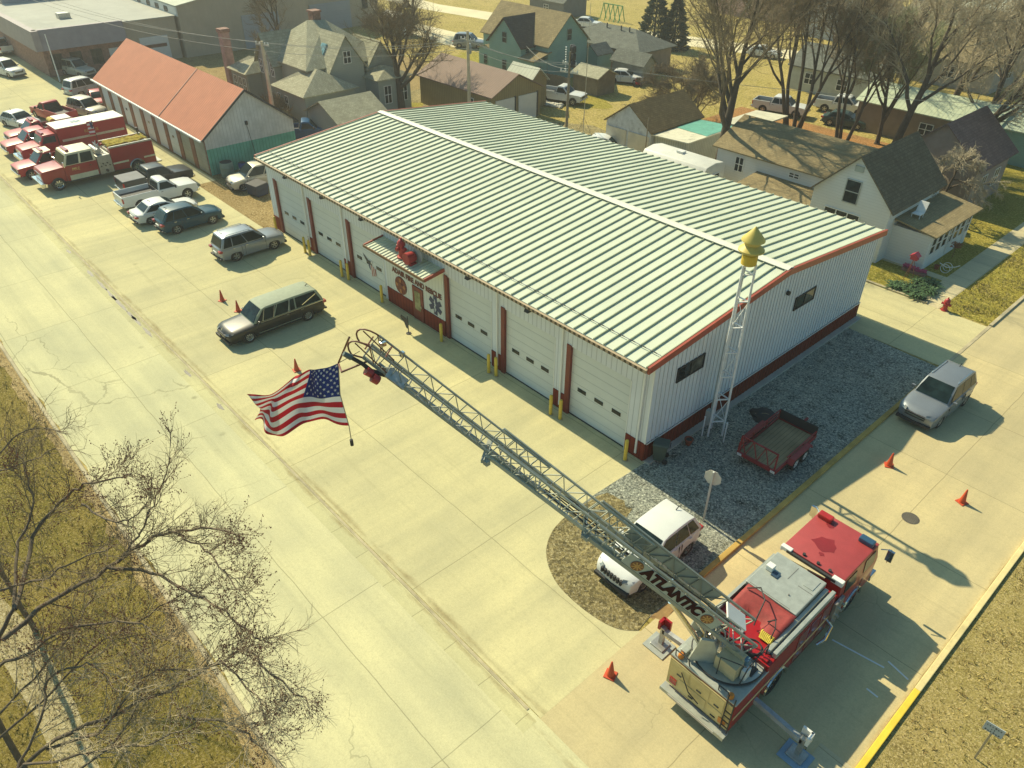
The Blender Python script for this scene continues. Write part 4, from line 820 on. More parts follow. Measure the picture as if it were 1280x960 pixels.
m = MB(); m.cyl((0, 0, 0), (0, 0, 3.7), .025, n=6); m.build('pole', mPLAST, fl)
m = MB()
for k in range(7): m.hexa([(.0+.02*k, -.03, 3.6-k*.16), (-.9, -.03-.25, 3.35-k*.16), (-.9, -.02-.25, 3.35-k*.16), (.0, 0, 3.6-k*.16)], [(.0+.02*k, -.03, 3.44-k*.16), (-.9, -.28, 3.19-k*.16), (-.9, -.27, 3.19-k*.16), (.0, 0, 3.44-k*.16)], k % 2)
m.box(-.4, -.0, -.16, -.06, 3.0, 3.5, 2); m.build('cloth', [M('flag_red', (.42, .02, .03), .8), M('flag_white', (.70, .68, .62), .8), M('flag_blue', (.015, .03, .11), .8)], fl)
pickup('brush_truck', 'red crew-cab truck between the white-tank truck and the white-roofed rescue truck', (-65.6, -7.6, .014), DN+R(2), P_FADED, L_=6.2, W=2.1, H=1.95, rw=.42, crew=True)['category'] = 'fire truck'
# cars among the houses
car('sport_utility_vehicle', 'grey SUV parked on pale gravel beyond the brown barn', 'SUV', (-73.3, 50.2, .014), R(-55), P_GREY, L_=4.8, H=1.89, hood=1.05, belt=1.08, cowl=.95, wsx=.2, rtop=-1.9, rbase=-2.25)
pickup('pickup_truck', 'white pickup parked on the back-yard grass behind the brown barn', (-45.5, 40.2, .014), R(-70), P_WHITE, L_=5.8)
car('sedan', 'white car parked in the grass behind the dark-roofed ranch house', 'car', (-72.5, 73.5, .014), R(-60), P_WHITE, L_=4.7, H=1.5, hood=.93, belt=.97, cowl=.9, wsx=.1, rtop=-1.3, rbase=-1.8, deck=.98, nwin=2)
car('sedan', 'white sedan beside the weathered garden shed in the back yards', 'car', (-46.3, 52.2, .014), R(-60), P_WHITE, L_=4.6, H=1.48, hood=.93, belt=.97, cowl=.9, wsx=.1, rtop=-1.3, rbase=-1.8, deck=.98, nwin=2)
car('sedan', 'white hatchback just showing over the station roof by the white garage', 'car', (-30.4, 31.4, .014), R(-65), P_WHITE, L_=4.5, H=1.5, hood=.93, belt=.97, cowl=.9, wsx=.1, rtop=-1.6, rbase=-1.95, nwin=2)
pickup('pickup_truck', 'white crew-cab pickup on the lot left of the multi-stemmed tree', (-26.8, 54.8, .014), R(-75), P_WHITE, crew=True)
pickup('pickup_truck', 'white crew-cab pickup parked between the bare tree stems behind the white house', (-22.6, 60.2, .014), R(-75), P_WHITE, crew=True)
car('sedan', 'dark green car under the bare trees behind the white house', 'car', (-20.0, 56.0, .014), R(-75), P_GREEN, L_=4.6, H=1.45, hood=.93, belt=.97, cowl=.9, wsx=.1, rtop=-1.3, rbase=-1.8, deck=.98, nwin=2)
car('sedan', 'pale car far behind the big bare tree', 'car', (-43.0, 77.0, .014), R(-75), P_WHITE, L_=4.6, H=1.45, hood=.93, belt=.97, cowl=.9, wsx=.1, rtop=-1.3, rbase=-1.8, deck=.98, nwin=2)
car('sedan', 'black car beside the vine-covered chimney post behind the garage row', 'car', (-71, 17, .014), R(-70), P_BLACK, L_=4.8, H=1.5, hood=.95, belt=.98, cowl=.9, wsx=.1, rtop=-1.3, rbase=-1.8, deck=.98, nwin=2)
pickup('pickup_truck', 'blue pickup squeezed between the garage row and the low grey shed', (-52.2, 12.2, .014), R(-30), paint('blue', (.02, .09, .20)), L_=5.4)
# ------------------------------------------------------------------ ladder truck, aerial ladder, outriggers, flag
lt = thing('ladder_truck', 'red quint ladder truck parked at the apron corner with its aerial raised over the lot', 'ladder truck', (9.32, -3.9, .012), 0)
W = 2.45; F = 4.55; B = -4.7      # local y; world y = local - 3.9
mDECK = M('diamond_plate', (.42, .44, .38), .42, .35, var=.14, scale=3, dirt=.15); mROOFR = M('cab_roof_red', (.36, .05, .05), .55, var=.10, scale=2, dirt=.12); mTARP = M('red_tarp', (.27, .035, .03), .75, var=.25, scale=5, bmp=.5, bscale=6); mGREYP = M('ladder_grey', (.29, .305, .245), .5, var=.12, scale=2, dirt=.2); mRUST = M('grip_tan', (.34, .25, .10), .9, var=.3, scale=5)
m = MB(); m.box(-W/2, W/2, 1.9, F, .55, 1.75); m.build('cab', P_FIRE, lt, bevel=.08, smooth=38)
m = MB(); m.hexa([(-W/2, 1.55, 1.75), (W/2, 1.55, 1.75), (W/2, F, 1.75), (-W/2, F, 1.75)], [(-W/2+.07, 1.6, 2.62), (W/2-.07, 1.6, 2.62), (W/2-.07, F-.3, 2.62), (-W/2+.07, F-.3, 2.62)]); m.build('cab_top', P_FIRE, lt, bevel=.05)
m = MB(); m.box(-W/2+.06, W/2-.06, 1.6, F-.3, 2.6, 2.69); m.build('cab_roof', mROOFR, lt, bevel=.05, smooth=38)
m = MB(); m.face([(a, b, 2.697) for a, b in blob(-.15, 2.75, .52, .42, 4, 14)]); m.face([(a, b, 2.698) for a, b in blob(-.52, 3.75, .17, .15, 6)]); m.face([(a, b, 2.698) for a, b in blob(.0, 2.2, .13, .1, 9)]); m.build('roof_stain', M('roof_stain', (.22, .012, .016), .5), lt, norm=False)
for s, nm in ((-1, mTAIL), (1, M('lamp_blue', (.03, .08, .14), .3))):
    m = MB(); m.cbox((s*.82, F-.62, 2.79), (.55, .3, .2)); m.build('beacon', nm, lt, bevel=.05)
    m = MB(); m.cbox((s*1.0, 1.58, 2.6), (.42, .2, .22)); m.build('roof_lamp', mTRIM, lt, bevel=.03)
m = MB(); m.box(-.95, .95, 1.46, 1.56, 2.55, 2.66)
for x in (-.4, .15, .6): m.cyl((x, 1.7, 2.69), (x, 1.7, 2.76), .06, n=8)
m.build('roof_bar', mPLAST, lt)
pts = [(-W/2+.14, F-.02, 1.82), (W/2-.14, F-.02, 1.82), (W/2-.2, F-.24, 2.5), (-W/2+.2, F-.24, 2.5)]
m = MB(); m.hexa([(p[0], p[1]-.03, p[2]) for p in pts], [(p[0], p[1]+.02, p[2]) for p in pts]); m.build('windshield', mGLS, lt)
for s in (-1, 1):
    for ya, yb in ((3.35, 4.15), (1.95, 2.75)):
        pts = [(s*(W/2-.0), ya, 1.85), (s*(W/2-.0), yb, 1.85), (s*(W/2-.045), yb-.05, 2.45), (s*(W/2-.045), ya, 2.45)]
        m = MB(); m.hexa([(p[0]-s*.06, p[1], p[2]) for p in pts], [(p[0]+s*.01, p[1], p[2]) for p in pts]); m.build('window', mGLS, lt)
        m = MB(); m.tube([(s*(W/2+.05), ya-.1, .9), (s*(W/2+.07), ya-.1, 1.7)], .02, 6); m.build('grab_rail', mCHROME, lt)
    m = MB(); m.tube([(s*W/2, F-.1, 2.3), (s*(W/2+.3), F+.1, 2.35), (s*(W/2+.3), F+.1, 1.7)], .022, 6); m.cbox((s*(W/2+.32), F+.1, 2.05), (.24, .1, .5)); m.build('side_mirror', mCHROME, lt)
    m = MB(); m.box(min(s*.72, s*1.08), max(s*.72, s*1.08), F, F+.05, .95, 1.3); m.build('headlight', mHEAD, lt)
    m = MB(); m.tube([(s*(W/2+.02), 3.1+.62*cos(pi*k/10), .53+.62*sin(pi*k/10)) for k in range(11)], .06, 6); m.build('wheel_arch_trim', mCHROME, lt)
    wheel(lt, s*(W/2-.17), 3.1, .53, .32, mCHROME, 8)
m = MB(); m.box(-W/2-.03, W/2+.03, F, F+.45, .45, .75); m.build('front_bumper', mCHROME, lt, bevel=.04)
m = MB(); m.box(-.75, .75, F+.0, F+.04, .85, 1.55); m.build('grille', mCHROME, lt)
# pump bay: low gap behind the cab with piping, then body
m = MB(); m.box(-W/2+.05, W/2-.05, 1.2, 1.9, .55, 2.0); m.build('pump_bay', P_FIRE, lt, bevel=.03)
m = MB(); m.box(-1.0, .0, 1.1, 1.55, 2.45, 2.5); m.hexa([(-1.1, 1.2, 2.5), (.6, 1.42, 2.5), (.6, 1.5, 2.5), (-1.1, 1.52, 2.5)], [(-1.1, 1.2, 2.56), (.6, 1.42, 2.56), (.6, 1.5, 2.56), (-1.1, 1.52, 2.56)]); m.build('stowed_board', M('board', (.58, .48, .28), .7), lt)
m = MB(); m.box(W/2, W/2+.1, 1.25, 1.85, .6, 1.9)
for k in range(6): m.cyl((W/2+.1, 1.35+.1*k, 1.0+.25*(k % 3)), (W/2+.19, 1.35+.1*k, 1.0+.25*(k % 3)), .055, n=8)
m.build('pump_panel', mBRUSHED, lt)
m = MB(); m.tube([(W/2-.1, 1.1, 1.2), (W/2+.25, 1.0, 1.1), (W/2+.3, .6, .8), (W/2+.18, .35, .6)], .06, 8); m.build('suction_pipe', mCHROME, lt, smooth=40)
m = MB(); m.prism([(1.2, .6), (1.2, 2.36), (-3.0, 2.36), (-3.0, 1.05)]+[(-2.05+.66*cos(pi-pi*k/8)-.0, .55+.66*sin(pi*k/8)) for k in range(9)]+[(-1.3, .6)], 0, -W/2+.0, W/2); m.build('body', P_FIRE, lt, bevel=.02)
m = MB(); m.box(-W/2+.1, W/2-.42, -.85, 1.15, 2.36, 2.68); m.build('deck_box', mDECK, lt, bevel=.03)
mSEAM = M('seam', (.16, .16, .14), .6)
for a, b in (((-1.0, -.8), (.55, -.8)), ((-.2, .3), (-.2, 1.0)), ((.2, .3), (.75, .3))): m = MB(); m.bar((a[0], a[1], 2.683), (b[0], b[1], 2.683), .02, .01); m.build('seam', mSEAM, lt)
m = MB(); m.box(.3, .65, .45, 1.0, 2.682, 2.70); m.build('hatch', mDECK, lt); m = MB(); m.cyl((.2, -.3, 2.68), (.2, -.3, 2.72), .03, n=8); m.build('filler_cap', mSEAM, lt)
m = MB(); m.box(-.98, -.72, .1, .36, 2.69, 2.90); m.build('deck_vent', mTRIM, lt, bevel=.02); m = MB(); m.box(-.7, -.45, .0, .26, 2.69, 2.72); m.build('vent_cover', M('navy', (.03, .06, .10), .4), lt)
m = MB(); m.box(W/2-.4, W/2-.26, -2.6, 1.1, 2.365, 2.5); m.box(W/2-.16, W/2-.02, -2.6, 1.1, 2.365, 2.60); m.build('side_trough', mDECK, lt, bevel=.015, seg=1)
m = MB(); m.box(W/2-.258, W/2-.165, -2.55, 1.05, 2.365, 2.40); m.build('trough_floor', M('navy', (.03, .06, .10), .4), lt)
m = MB(); m.box(-W/2-.0, -W/2+.1, -2.6, 1.1, 2.365, 2.55); m.build('side_rail', mDECK, lt)
# folded tarp over the hose bed
g = MB(); nx, ny = 12, 9; rt = random.Random(2)
vv = [[(-1.0+1.85*i/nx, -.88-1.25*j/ny, 2.66-.18*j/ny+rt.uniform(-.012, .012)+.03*sin(i*.55+j*.3)-(.16 if 3 < i < 9 and j > 5 else 0)) for i in range(nx+1)] for j in range(ny+1)]
g.add([p for r_ in vv for p in r_], [(j*(nx+1)+i, j*(nx+1)+i+1, (j+1)*(nx+1)+i+1, (j+1)*(nx+1)+i) for j in range(ny) for i in range(nx)])
o = g.build('hose_tarp', mTARP, lt, norm=True, smooth=60); md = o.modifiers.new('thickness', 'SOLIDIFY'); md.thickness = .02
m = MB(); m.tube([(-.9, -1.1, 2.7), (-.5, -1.0, 3.0), (-.1, -1.4, 3.05), (.0, -1.9, 2.7), (.05, -2.1, 2.5)], .025, 6); m.tube([(.3, -1.7, 2.6), (.55, -1.75, 2.95), (.7, -2.0, 2.9), (.72, -2.2, 2.5)], .022, 6); m.build('grab_hoop', mPLAST, lt, smooth=40)
m = MB()
for k in range(8): m.tube([(.35+.06*k, -2.0, 2.45), (.38+.055*k, -2.15, 2.55), (.42+.05*k, -2.3, 2.42)], .045, 5)
m.build('folded_hose', mHOSE, lt)
# rear deck with turntable
m = MB(); m.box(-W/2, W/2, B, -3.0, .7, 2.02); m.build('rear_body', P_FIRE, lt, bevel=.02)
m = MB(); m.box(-W/2-.01, W/2+.01, B-.01, -2.9, 2.02, 2.10); m.build('rear_deck', mDECK, lt, bevel=.015, seg=1)
m = MB(); m.box(-W/2+.03, W/2-.03, B-.05, B, .72, 1.98); m.build('rear_panel', M('panel_gold', (.50, .42, .20), .4, .3, var=.12, scale=3, dirt=.2), lt)
for x0, x1, z0, z1 in ((-1.12, -.42, 1.38, 1.92), (-.36, .36, 1.38, 1.92), (.42, .9, 1.38, 1.92), (-.75, .3, .80, 1.30), (.36, .9, .80, 1.30)):
    m = MB(); m.box(x0, x1, B-.065, B-.051, z0, z1); po = m.build('rear_locker', M('panel_gold_door', (.53, .45, .22), .4, .3, var=.14, scale=3, dirt=.25), lt, bevel=.008, seg=1)
    h = MB(); h.box((x0+x1)/2-.09, (x0+x1)/2+.09, B-.09, B-.065, z0+.08, z0+.12); ho_ = h.build('handle', mPLAST, lt); ho_.parent = po
m = MB(); [m.tube([(-.7, B-.1, 1.75), (-.3, B-.16, 1.2), (.1, B-.14, 1.0)], .02, 5)]; m.build('rear_hose', mPLAST, lt)
for x, z in ((-.95, 1.9), (.95, 1.75)):
    m = MB(); m._lathe([(.10, 0), (.10, .12), (.06, .18)], 10, (x, B+.12, 2.10), 0); m.build('amber_beacon', mAMBER, lt, smooth=40)
    m = MB(); m.box(x-.13, x+.13, B-.08, B-.051, .85, 1.12); m.build('tail_light', mTAIL if x < 0 else mAMBER, lt)
m = MB()
for z in (.95, 1.2, 1.45, 1.7): m.bar((.98, B-.12, z), (1.22, B-.12, z), .03)
for x in (.98, 1.22): m.bar((x, B-.12, .7), (x, B-.12, 2.5), .035)
m.build('access_ladder', mPLAST, lt); m = MB(); m.tube([(-1.1, B+.05, 2.1), (-1.1, B+.0, 2.45), (-.6, B+.0, 2.45), (-.55, B+.05, 2.1)], .022, 6); m.build('grab_rail', mPLAST, lt); m = MB(); m.tube([(.55, B+.05, 2.1), (.55, B+.0, 2.4), (.9, B+.0, 2.4), (.92, B+.05, 2.1)], .022, 6); m.build('grab_rail', mPLAST, lt)
m = MB(); m.box(-W/2-.02, W/2+.02, B-.3, B, .50, .60); m.box(-W/2-.02, W/2+.02, B-.31, B-.29, .48, .63); m.build('tailboard', mDECK, lt)
m = MB(); m.box(-.9, .9, B-.33, B-.312, .5, .6); m.build('tail_chevron', M('chevron', (.55, .5, .42), .5), lt)
for s in (-1, 1):
    for yy in (-2.05,): wheel(lt, s*(W/2-.24), yy, .53, .46, mCHROME, 8)
    m = MB(); m.tube([(s*(W/2+.015), -2.05+.66*cos(pi*k/10), .55+.66*sin(pi*k/10)) for k in range(11)], .05, 6); m.build('wheel_arch_trim', mCHROME, lt)
    m = MB()
    x0, x1 = sorted((s*W/2, s*(W/2+.014)))
    for k in range(3): m.box(x0, x1, -1.1+k*.75, -.45+k*.75, .75, 2.2)
    m.build('locker_door', M('locker_red', (.23, .012, .014), .3, coat=.8), lt)
    for yy, zz in ((-.8, 1.6), (-.05, 1.6), (.7, 1.6), (-.8, 1.0), (.7, 1.0)): m = MB(); m.box(min(s*(W/2+.014), s*(W/2+.04)), max(s*(W/2+.014), s*(W/2+.04)), yy-.08, yy+.08, zz-.03, zz+.03); m.build('locker_handle', mCHROME, lt)
    m = MB(); m.box(min(s*(W/2+.004), s*(W/2+.017)), max(s*(W/2+.004), s*(W/2+.017)), -4.65, 1.15, 1.24, 1.36); m.build('gold_stripe', M('stripe_cream', (.62, .50, .24), .5), lt)
    m = MB(); m.box(x0, x1+.004*s if s > 0 else x1, -4.6, 1.1, 1.35, 1.41) if False else m.box(min(s*W/2, s*(W/2+.02)), max(s*W/2, s*(W/2+.02)), -1.2, 1.1, .62, .70); m.build('rub_rail', mCHROME, lt)
m = MB(); m.box(-W/2+.2, W/2-.2, B+.1, F-.2, .45, .8); m.build('chassis', mPLAST, lt)
# turntable
m = MB(); m.cyl((0, -3.35, 2.10), (0, -3.35, 2.20), 1.14, n=40); m.build('turntable', mDECK, lt, smooth=30)
m = MB(); m.tube([(1.15*cos(a), -3.35+1.15*sin(a), 2.16) for a in [2*pi*k/40 for k in range(41)]], .035, 6); m.build('turntable_rim', mPLAST, lt, smooth=40)
m = MB(); m.face([(a, b, 2.206) for a, b in [(-1.0, -3.0), (-.9, -2.75), (-.75, -2.95), (-.6, -3.9), (-.75, -4.1), (-.95, -3.7)]]); m.build('grip_patch', mRUST, lt, norm=False)
m = MB(); m.cbox((.35, -3.95, 2.5), (.75, .45, .58)); m.hexa([(-.02, -3.75, 2.79), (.72, -3.75, 2.79), (.72, -3.45, 2.79), (-.02, -3.45, 2.79)], [(.05, -3.72, 2.95), (.65, -3.72, 2.95), (.65, -3.5, 2.9), (.05, -3.5, 2.9)]); m.build('control_pedestal', M('pedestal', (.50, .42, .24), .5, var=.15), lt, bevel=.02)
m = MB(); m.cbox((.42, -3.6, 2.62), (.8, .22, .5)); m.build('console_screen', M('console_blue', (.10, .20, .27), .4), lt, bevel=.03)
m = MB(); m.box(.8, 1.0, -3.6, -3.2, 2.2, 2.24); m.tube([(.9, -4.1, 2.2), (1.0, -4.05, 3.1), (.95, -2.8, 3.1), (.9, -2.7, 2.2)], .022, 6); m.tube([(.2, -4.3, 2.2), (.2, -4.3, 3.05), (.95, -4.05, 3.1)], .02, 6); m.build('turntable_rail', mPLAST, lt, smooth=40)
m = MB(); rr = random.Random(8)
for k in range(14):
    a = (rr.uniform(-.75, -.1), rr.uniform(-4.1, -2.9), 2.22); m.tube([a, (a[0]+rr.uniform(-.2, .2), a[1]+rr.uniform(-.3, .3), 2.5), (a[0]+rr.uniform(-.2, .3), a[1]+rr.uniform(-.3, .3), 2.9)], .035, 5)
m.build('hydraulic_line', mBRUSHED, lt, smooth=40)
m = MB(); rr = random.Random(12)
for k in range(9): m.tube([(.45+.5*cos(a)*(.55+.03*k % .2), -2.75+.3*sin(a), 2.23+.02*k) for a in [2*pi*j/14 for j in range(15)]], .022, 5)
m.build('cable_coil', mPLAST, lt)
for x, y, sx, sy, sz, mt in ((-.2, -2.55, .3, .22, .3, mBRUSHED), (.85, -3.75, .18, .3, .5, mTRIM), (-.95, -4.35, .22, .3, .22, mDECK), (1.0, -2.85, .2, .2, .35, P_FIRE)): m = MB(); m.cbox((x, y, 2.12+sz/2), (sx, sy, sz)); m.build('deck_fitting', mt, lt, bevel=.02)
# aerial ladder: axis from the heel to the tip
HEEL = U(915, 792, 3.05); TIP = U(450, 438, 12.2)
AX = (TIP-HEEL); LEN = AX.length; AX.normalize(); SIDE = AX.cross(Vector((0, 0, 1))).normalized(); UPV = SIDE.cross(AX).normalized()
if SIDE.y > 0: SIDE = -SIDE; 
SIDE_OUT = SIDE                              # points to the main road
org = Vector(lt.location)
def A(s, side, up): return HEEL+AX*s+SIDE*side+UPV*up-org
for s in (-1, 1):      # yoke plates
    m = MB(); m.prism([(-.5, -.0), (.5, 0), (.25, 1.1), (-.15, 1.1)], 0, -.05, .05)
    o = m.build('lift_yoke', mDECK, lt, bevel=.02); o.location = A(.15, s*.58, -1.0)-Vector((0, 0, .0)); o.location.z = 2.2; o.rotation_euler.z = math.atan2(AX.y, AX.x)-pi/2+pi/2*0
    m = MB(); m.cyl(A(.0, s*.35, -1.0)*1.0, A(2.6, s*.4, -.12), .09, n=10); m.cyl(A(1.4, s*.38, -.5), A(2.6, s*.4, -.12), .055, n=10); m.build('lift_cylinder', mCHROME, lt, smooth=40)
def section(nm, s0, s1, hw, hgt, base, pitch, rr_, mat, panel=None):
    "one truss section: two bottom beams, two handrails, uprights, diagonals, rungs"
    m = MB()
    for s in (-1, 1):
        m.bar(A(s0, s*hw, base), A(s1, s*hw, base), rr_*2.2, rr_*3.0, up=UPV); m.bar(A(s0, s*hw, base+hgt), A(s1, s*hw, base+hgt), rr_*1.6, rr_*1.6, up=UPV)
        n = int((s1-s0)/(pitch*.72))
        for k in range(n+1):
            a = s0+(s1-s0)*k/n; m.bar(A(a, s*hw, base), A(a, s*hw, base+hgt), rr_*.9, up=AX)
            if k < n:
                b = s0+(s1-s0)*(k+1)/n; p, q = (A(a, s*hw, base), A(b, s*hw, base+hgt)) if k % 2 else (A(a, s*hw, base+hgt), A(b, s*hw, base))
                m.bar(p, q, rr_*.75, up=SIDE)
    o = m.build(nm, mat, lt)
    m = MB(); n = int((s1-s0)/.36)
    for k in range(n+1):
        a = s0+(s1-s0)*k/n; m.tube([A(a, -hw, base+.02), A(a, hw, base+.02)], .02, 6)
    m.build('rung', mBRUSHED, o)
    return o
s_b = LEN*.43; s_m = LEN*.69
mLG2 = M('ladder_silver', (.38, .40, .32), .45, var=.12, scale=2)
section('ladder_base_section', -.4, s_b, .50, .62, 0, .78, .042, mGREYP); section('ladder_mid_section', s_b-2.2, s_m, .40, .50, .08, .62, .034, mLG2); section('ladder_fly_section', s_m-1.8, LEN-.15, .31, .42, .14, .58, .028, mGREYP)
# name panel, both sides, with letters on the road side
pa, pb = 1.05, 4.9
for s in (-1, 1):
    m = MB(); m.hexa([A(pa, s*(.56), .1), A(pb, s*.56, .1), A(pb, s*.53, .1), A(pa, s*.53, .1)], [A(pa, s*.56, .56), A(pb, s*.56, .56), A(pb, s*.53, .56), A(pa, s*.53, .56)]); o = m.build('name_panel', M('panel_green_grey', (.36, .40, .34), .5, var=.1, scale=1.5, dirt=.15), lt)
rotm = Matrix((-AX, UPV, SIDE)).transposed()
if rotm.determinant() < 0: rotm = Matrix((-AX, UPV, -SIDE)).transposed()
rm = rotm.to_euler()
mLET = M('letter_maroon', (.035, .005, .005), .7, spec=.1)
text('lettering', 'ATLANTIC', .50, mLET, lt, A((pa+pb)/2, .57, .33), rm, bold=.03, xs=1.0)
for sp in (pa+.45, pb-.45):
    c = A(sp, .565, .33); m = MB(); m.cyl(c, c+SIDE*.02, .2, n=20); eo = m.build('emblem', M('emblem_brown', (.20, .07, .02), .5), lt)
    m = MB()
    for k in range(8):
        a = k*pi/4; m.bar(c+SIDE*.025, c+SIDE*.025+(AX*cos(a)+UPV*sin(a))*.17, .035, .01, up=SIDE)
    m.build('emblem_rays', M('emblem_gold', (.52, .28, .07), .5), eo)
# hoses, cables and brackets lying in the ladder
m = MB(); r3 = random.Random(6)
for k in range(4):
    x = -.2+k*.13; m.tube([A(.3+j*.55, x+r3.uniform(-.04, .04), .12+r3.uniform(-.02, .05)) for j in range(int((s_b+2)/.55))], .022, 5)
m.build('cable_run', mPLAST, lt)
m = MB(); m.tube([A(.2, 0, -.12), A(LEN-.6, 0, .02)], .06, 8); m.build('waterway_pipe', mBRUSHED, lt, smooth=40)
for sp in (s_b, s_m):
    m = MB(); m.bar(A(sp, -.56, -.05), A(sp, .56, -.05), .12); m.cbox(A(sp-.1, .55, 0), (.16, .14, .14)); m.build('section_bracket', mGREYP, lt)
m = MB(); m.hexa([A(.15, -.3, .62), A(.95, -.3, .62), A(.95, .3, .62), A(.15, .3, .62)], [A(.15, -.3, .68), A(.95, -.3, .68), A(.95, .3, .68), A(.15, .3, .68)]); m.build('heel_plate', mTRIM, lt)
# tip: red-brown hoops, folding step plate, nozzle and lamps
mHOOP = M('hoop_red', (.17, .055, .03), .5)
for s in (-1, 1):
    m = MB(); pts = [A(LEN-1.3, s*.31, .56)]+[A(LEN-.25+.62*sin(a), s*.31, .56+.35*(1-cos(a))*.0+.0-.33*(1-cos(a))) for a in [k*pi/10 for k in range(0, 9)]]+[A(LEN-.2, s*.31, .14)]
    m.tube(pts, .026, 6); m.tube([A(LEN-.9, s*.31, .2), A(LEN+.25, s*.31, .35)], .02, 6); m.tube([A(LEN-.5, s*.31, .15), A(LEN-.1, s*.31, .55)], .018, 6); m.build('tip_hoop', mHOOP, lt, smooth=50)
m = MB(); m.tube([A(LEN-.05, -.31, .4), A(LEN-.05, .31, .4)], .022, 6); m.tube([A(LEN-.6, -.31, .56), A(LEN-.6, .31, .56)], .022, 6); m.build('tip_crossbar', mHOOP, lt)
m = MB(); m.hexa([A(LEN-1.5, .02, .2), A(LEN-.9, .02, .2), A(LEN-.9, .5, .2), A(LEN-1.5, .5, .2)], [A(LEN-1.5, .02, .24), A(LEN-.9, .02, .24), A(LEN-.9, .5, .24), A(LEN-1.5, .5, .24)]); m.build('folding_step', mBRUSHED, lt)
m = MB(); m.tube([A(LEN-1.0, .25, .1), A(LEN-.55, .4, .0), A(LEN-.25, .5, .1), A(LEN+.1, .62, .14)], [.07, .07, .06, .06], 8); m.build('monitor_pipe', mPLAST, lt, smooth=40)
m = MB(); m.cyl(A(LEN-.6, .48, .0), A(LEN-.42, .55, .02), .12, n=12); m.cyl(A(LEN-.85, .52, -.02), A(LEN-.66, .58, 0), .13, n=12); m.build('monitor_wheel', M('hydrant_red', (.38, .03, .03), .45), lt, smooth=40)
m = MB(); m.cyl(A(LEN+.1, .62, .14), A(LEN+.32, .7, .16), .085, .07, n=10); m.build('nozzle', M('nozzle_grey', (.10, .13, .12), .5), lt, smooth=40)
m = MB(); m.cbox(A(LEN-.35, -.2, .5), (.16, .16, .14)); m.cbox(A(LEN-.95, -.36, .5), (.14, .14, .14)); m.build('tip_lamp', mCHROME, lt, bevel=.02)
# outriggers
for s, ext in ((1, 1.75), (-1, 1.25)):
    x0 = s*W/2; m = MB(); m.bar((x0-s*.4, -3.3, .95), (x0+s*ext, -3.3, .78), .16, .2); m.build('outrigger_beam', M('beam_grey', (.34, .36, .35), .5, var=.2, scale=4), lt)
    m = MB(); m.bar((x0+s*ext, -3.3, .1), (x0+s*ext, -3.3, .95), .16); m.build('outrigger_leg', mBRUSHED, lt)
    m = MB(); m.cbox((x0+s*(ext), -3.12, .95), (.34, .08, .5)); m.cbox((x0+s*ext+s*.15, -3.25, 1.0), (.1, .3, .4)); m.build('outrigger_shield', mTRIM if s > 0 else P_FIRE, lt)
    m = MB(); m.cbox((x0+s*ext, -3.35, .07), (.55, .5, .08)); m.build('outrigger_foot', mBRUSHED, lt, bevel=.02)
    pad = thing('outrigger_pad', ('pale blue' if s > 0 else 'grey')+' square outrigger pad under the truck\'s '+('street-side' if s > 0 else 'gravel-side')+' leg', 'outrigger pad', org+Vector((x0+s*ext, -3.4, .012))); m = MB(); m.box(-.45, .45, -.4, .4, 0, .03); m.build('board', M('pad_blue', (.22, .33, .42), .6) if s > 0 else mDECK, pad, bevel=.006, seg=1)
    m = MB(); m.tube([(-.1, .4, .03), (-.1, .48, .05), (.1, .48, .05), (.1, .4, .03)], .012, 5); m.build('handle', mPLAST, pad)

# ------------------------------------------------------------------ the flag hanging from the ladder tip
FT = U(424, 456, 11.3); HO, FLY = 1.85, 3.05
fdir = Vector((-.80, -.45, -.10)).normalized(); fdn = Vector((.07, .05, -1)).normalized(); fn = fdir.cross(fdn).normalized()
# cloth outline: how far each point of the cloth hangs along and below the halyard (surveyed), rippled in depth
_G = [[(915, 345), (935, 610), (1000, 845)], [(790, 380), (785, 625), (800, 826)], [(660, 420), (602, 655), (655, 818)], [(555, 470), (470, 680), (480, 908)], [(430, 540), (365, 690), (330, 880)], [(175, 598), (265, 720), (215, 832)]]
def _spot(p):
    r_ = _f*CAM_F+_r*(280+p[0]/6.4-640)+_u*(480-400-p[1]/6.4); k = (FT-CAM_P).dot(fn)/r_.dot(fn); return CAM_P+r_*k
_P = [[_spot(p) for p in row] for row in _G]
def _cr(p, t):
    i = min(int(t), len(p)-2); f = t-i; a, b, c, d = p[max(0, i-1)], p[i], p[i+1], p[min(len(p)-1, i+2)]
    return .5*(2*b+(c-a)*f+(2*a-5*b+4*c-d)*f*f+(3*b-a-3*c+d)*f**3)
def FP(u, v):
    "u along the fly 0..1, v down the hoist 0..1"
    u, v = min(1, max(0, u)), min(1, max(0, v)); tv = v/.54 if v < .54 else 1+(v-.54)/.46
    p = _cr([_cr(row, tv) for row in _P], u*5)
    return p+fn*(min(1, u*2.5)*(.22*sin(9*u+2.2*v+.4)+.10*sin(17*u-5*v)+.06*sin(26*u+6*v)))
fl = thing('american_flag', 'large stars-and-stripes flag streaming from the tip of the aerial ladder', 'flag', FT)
nu, nv = 60, 39; fmb = MB()
for j in range(nv+1):
    for i in range(nu+1): fmb.v.append(tuple(FP(i/nu, j/nv)-FT))
for j in range(nv):
    for i in range(nu):
        a = j*(nu+1)+i; fmb.f.append((a, a+1, a+nu+2, a+nu+1)); stripe = int(j/3) % 2
        fmb.m.append(2 if (i < nu*.4 and j < 21) else (0 if stripe == 0 else 1))
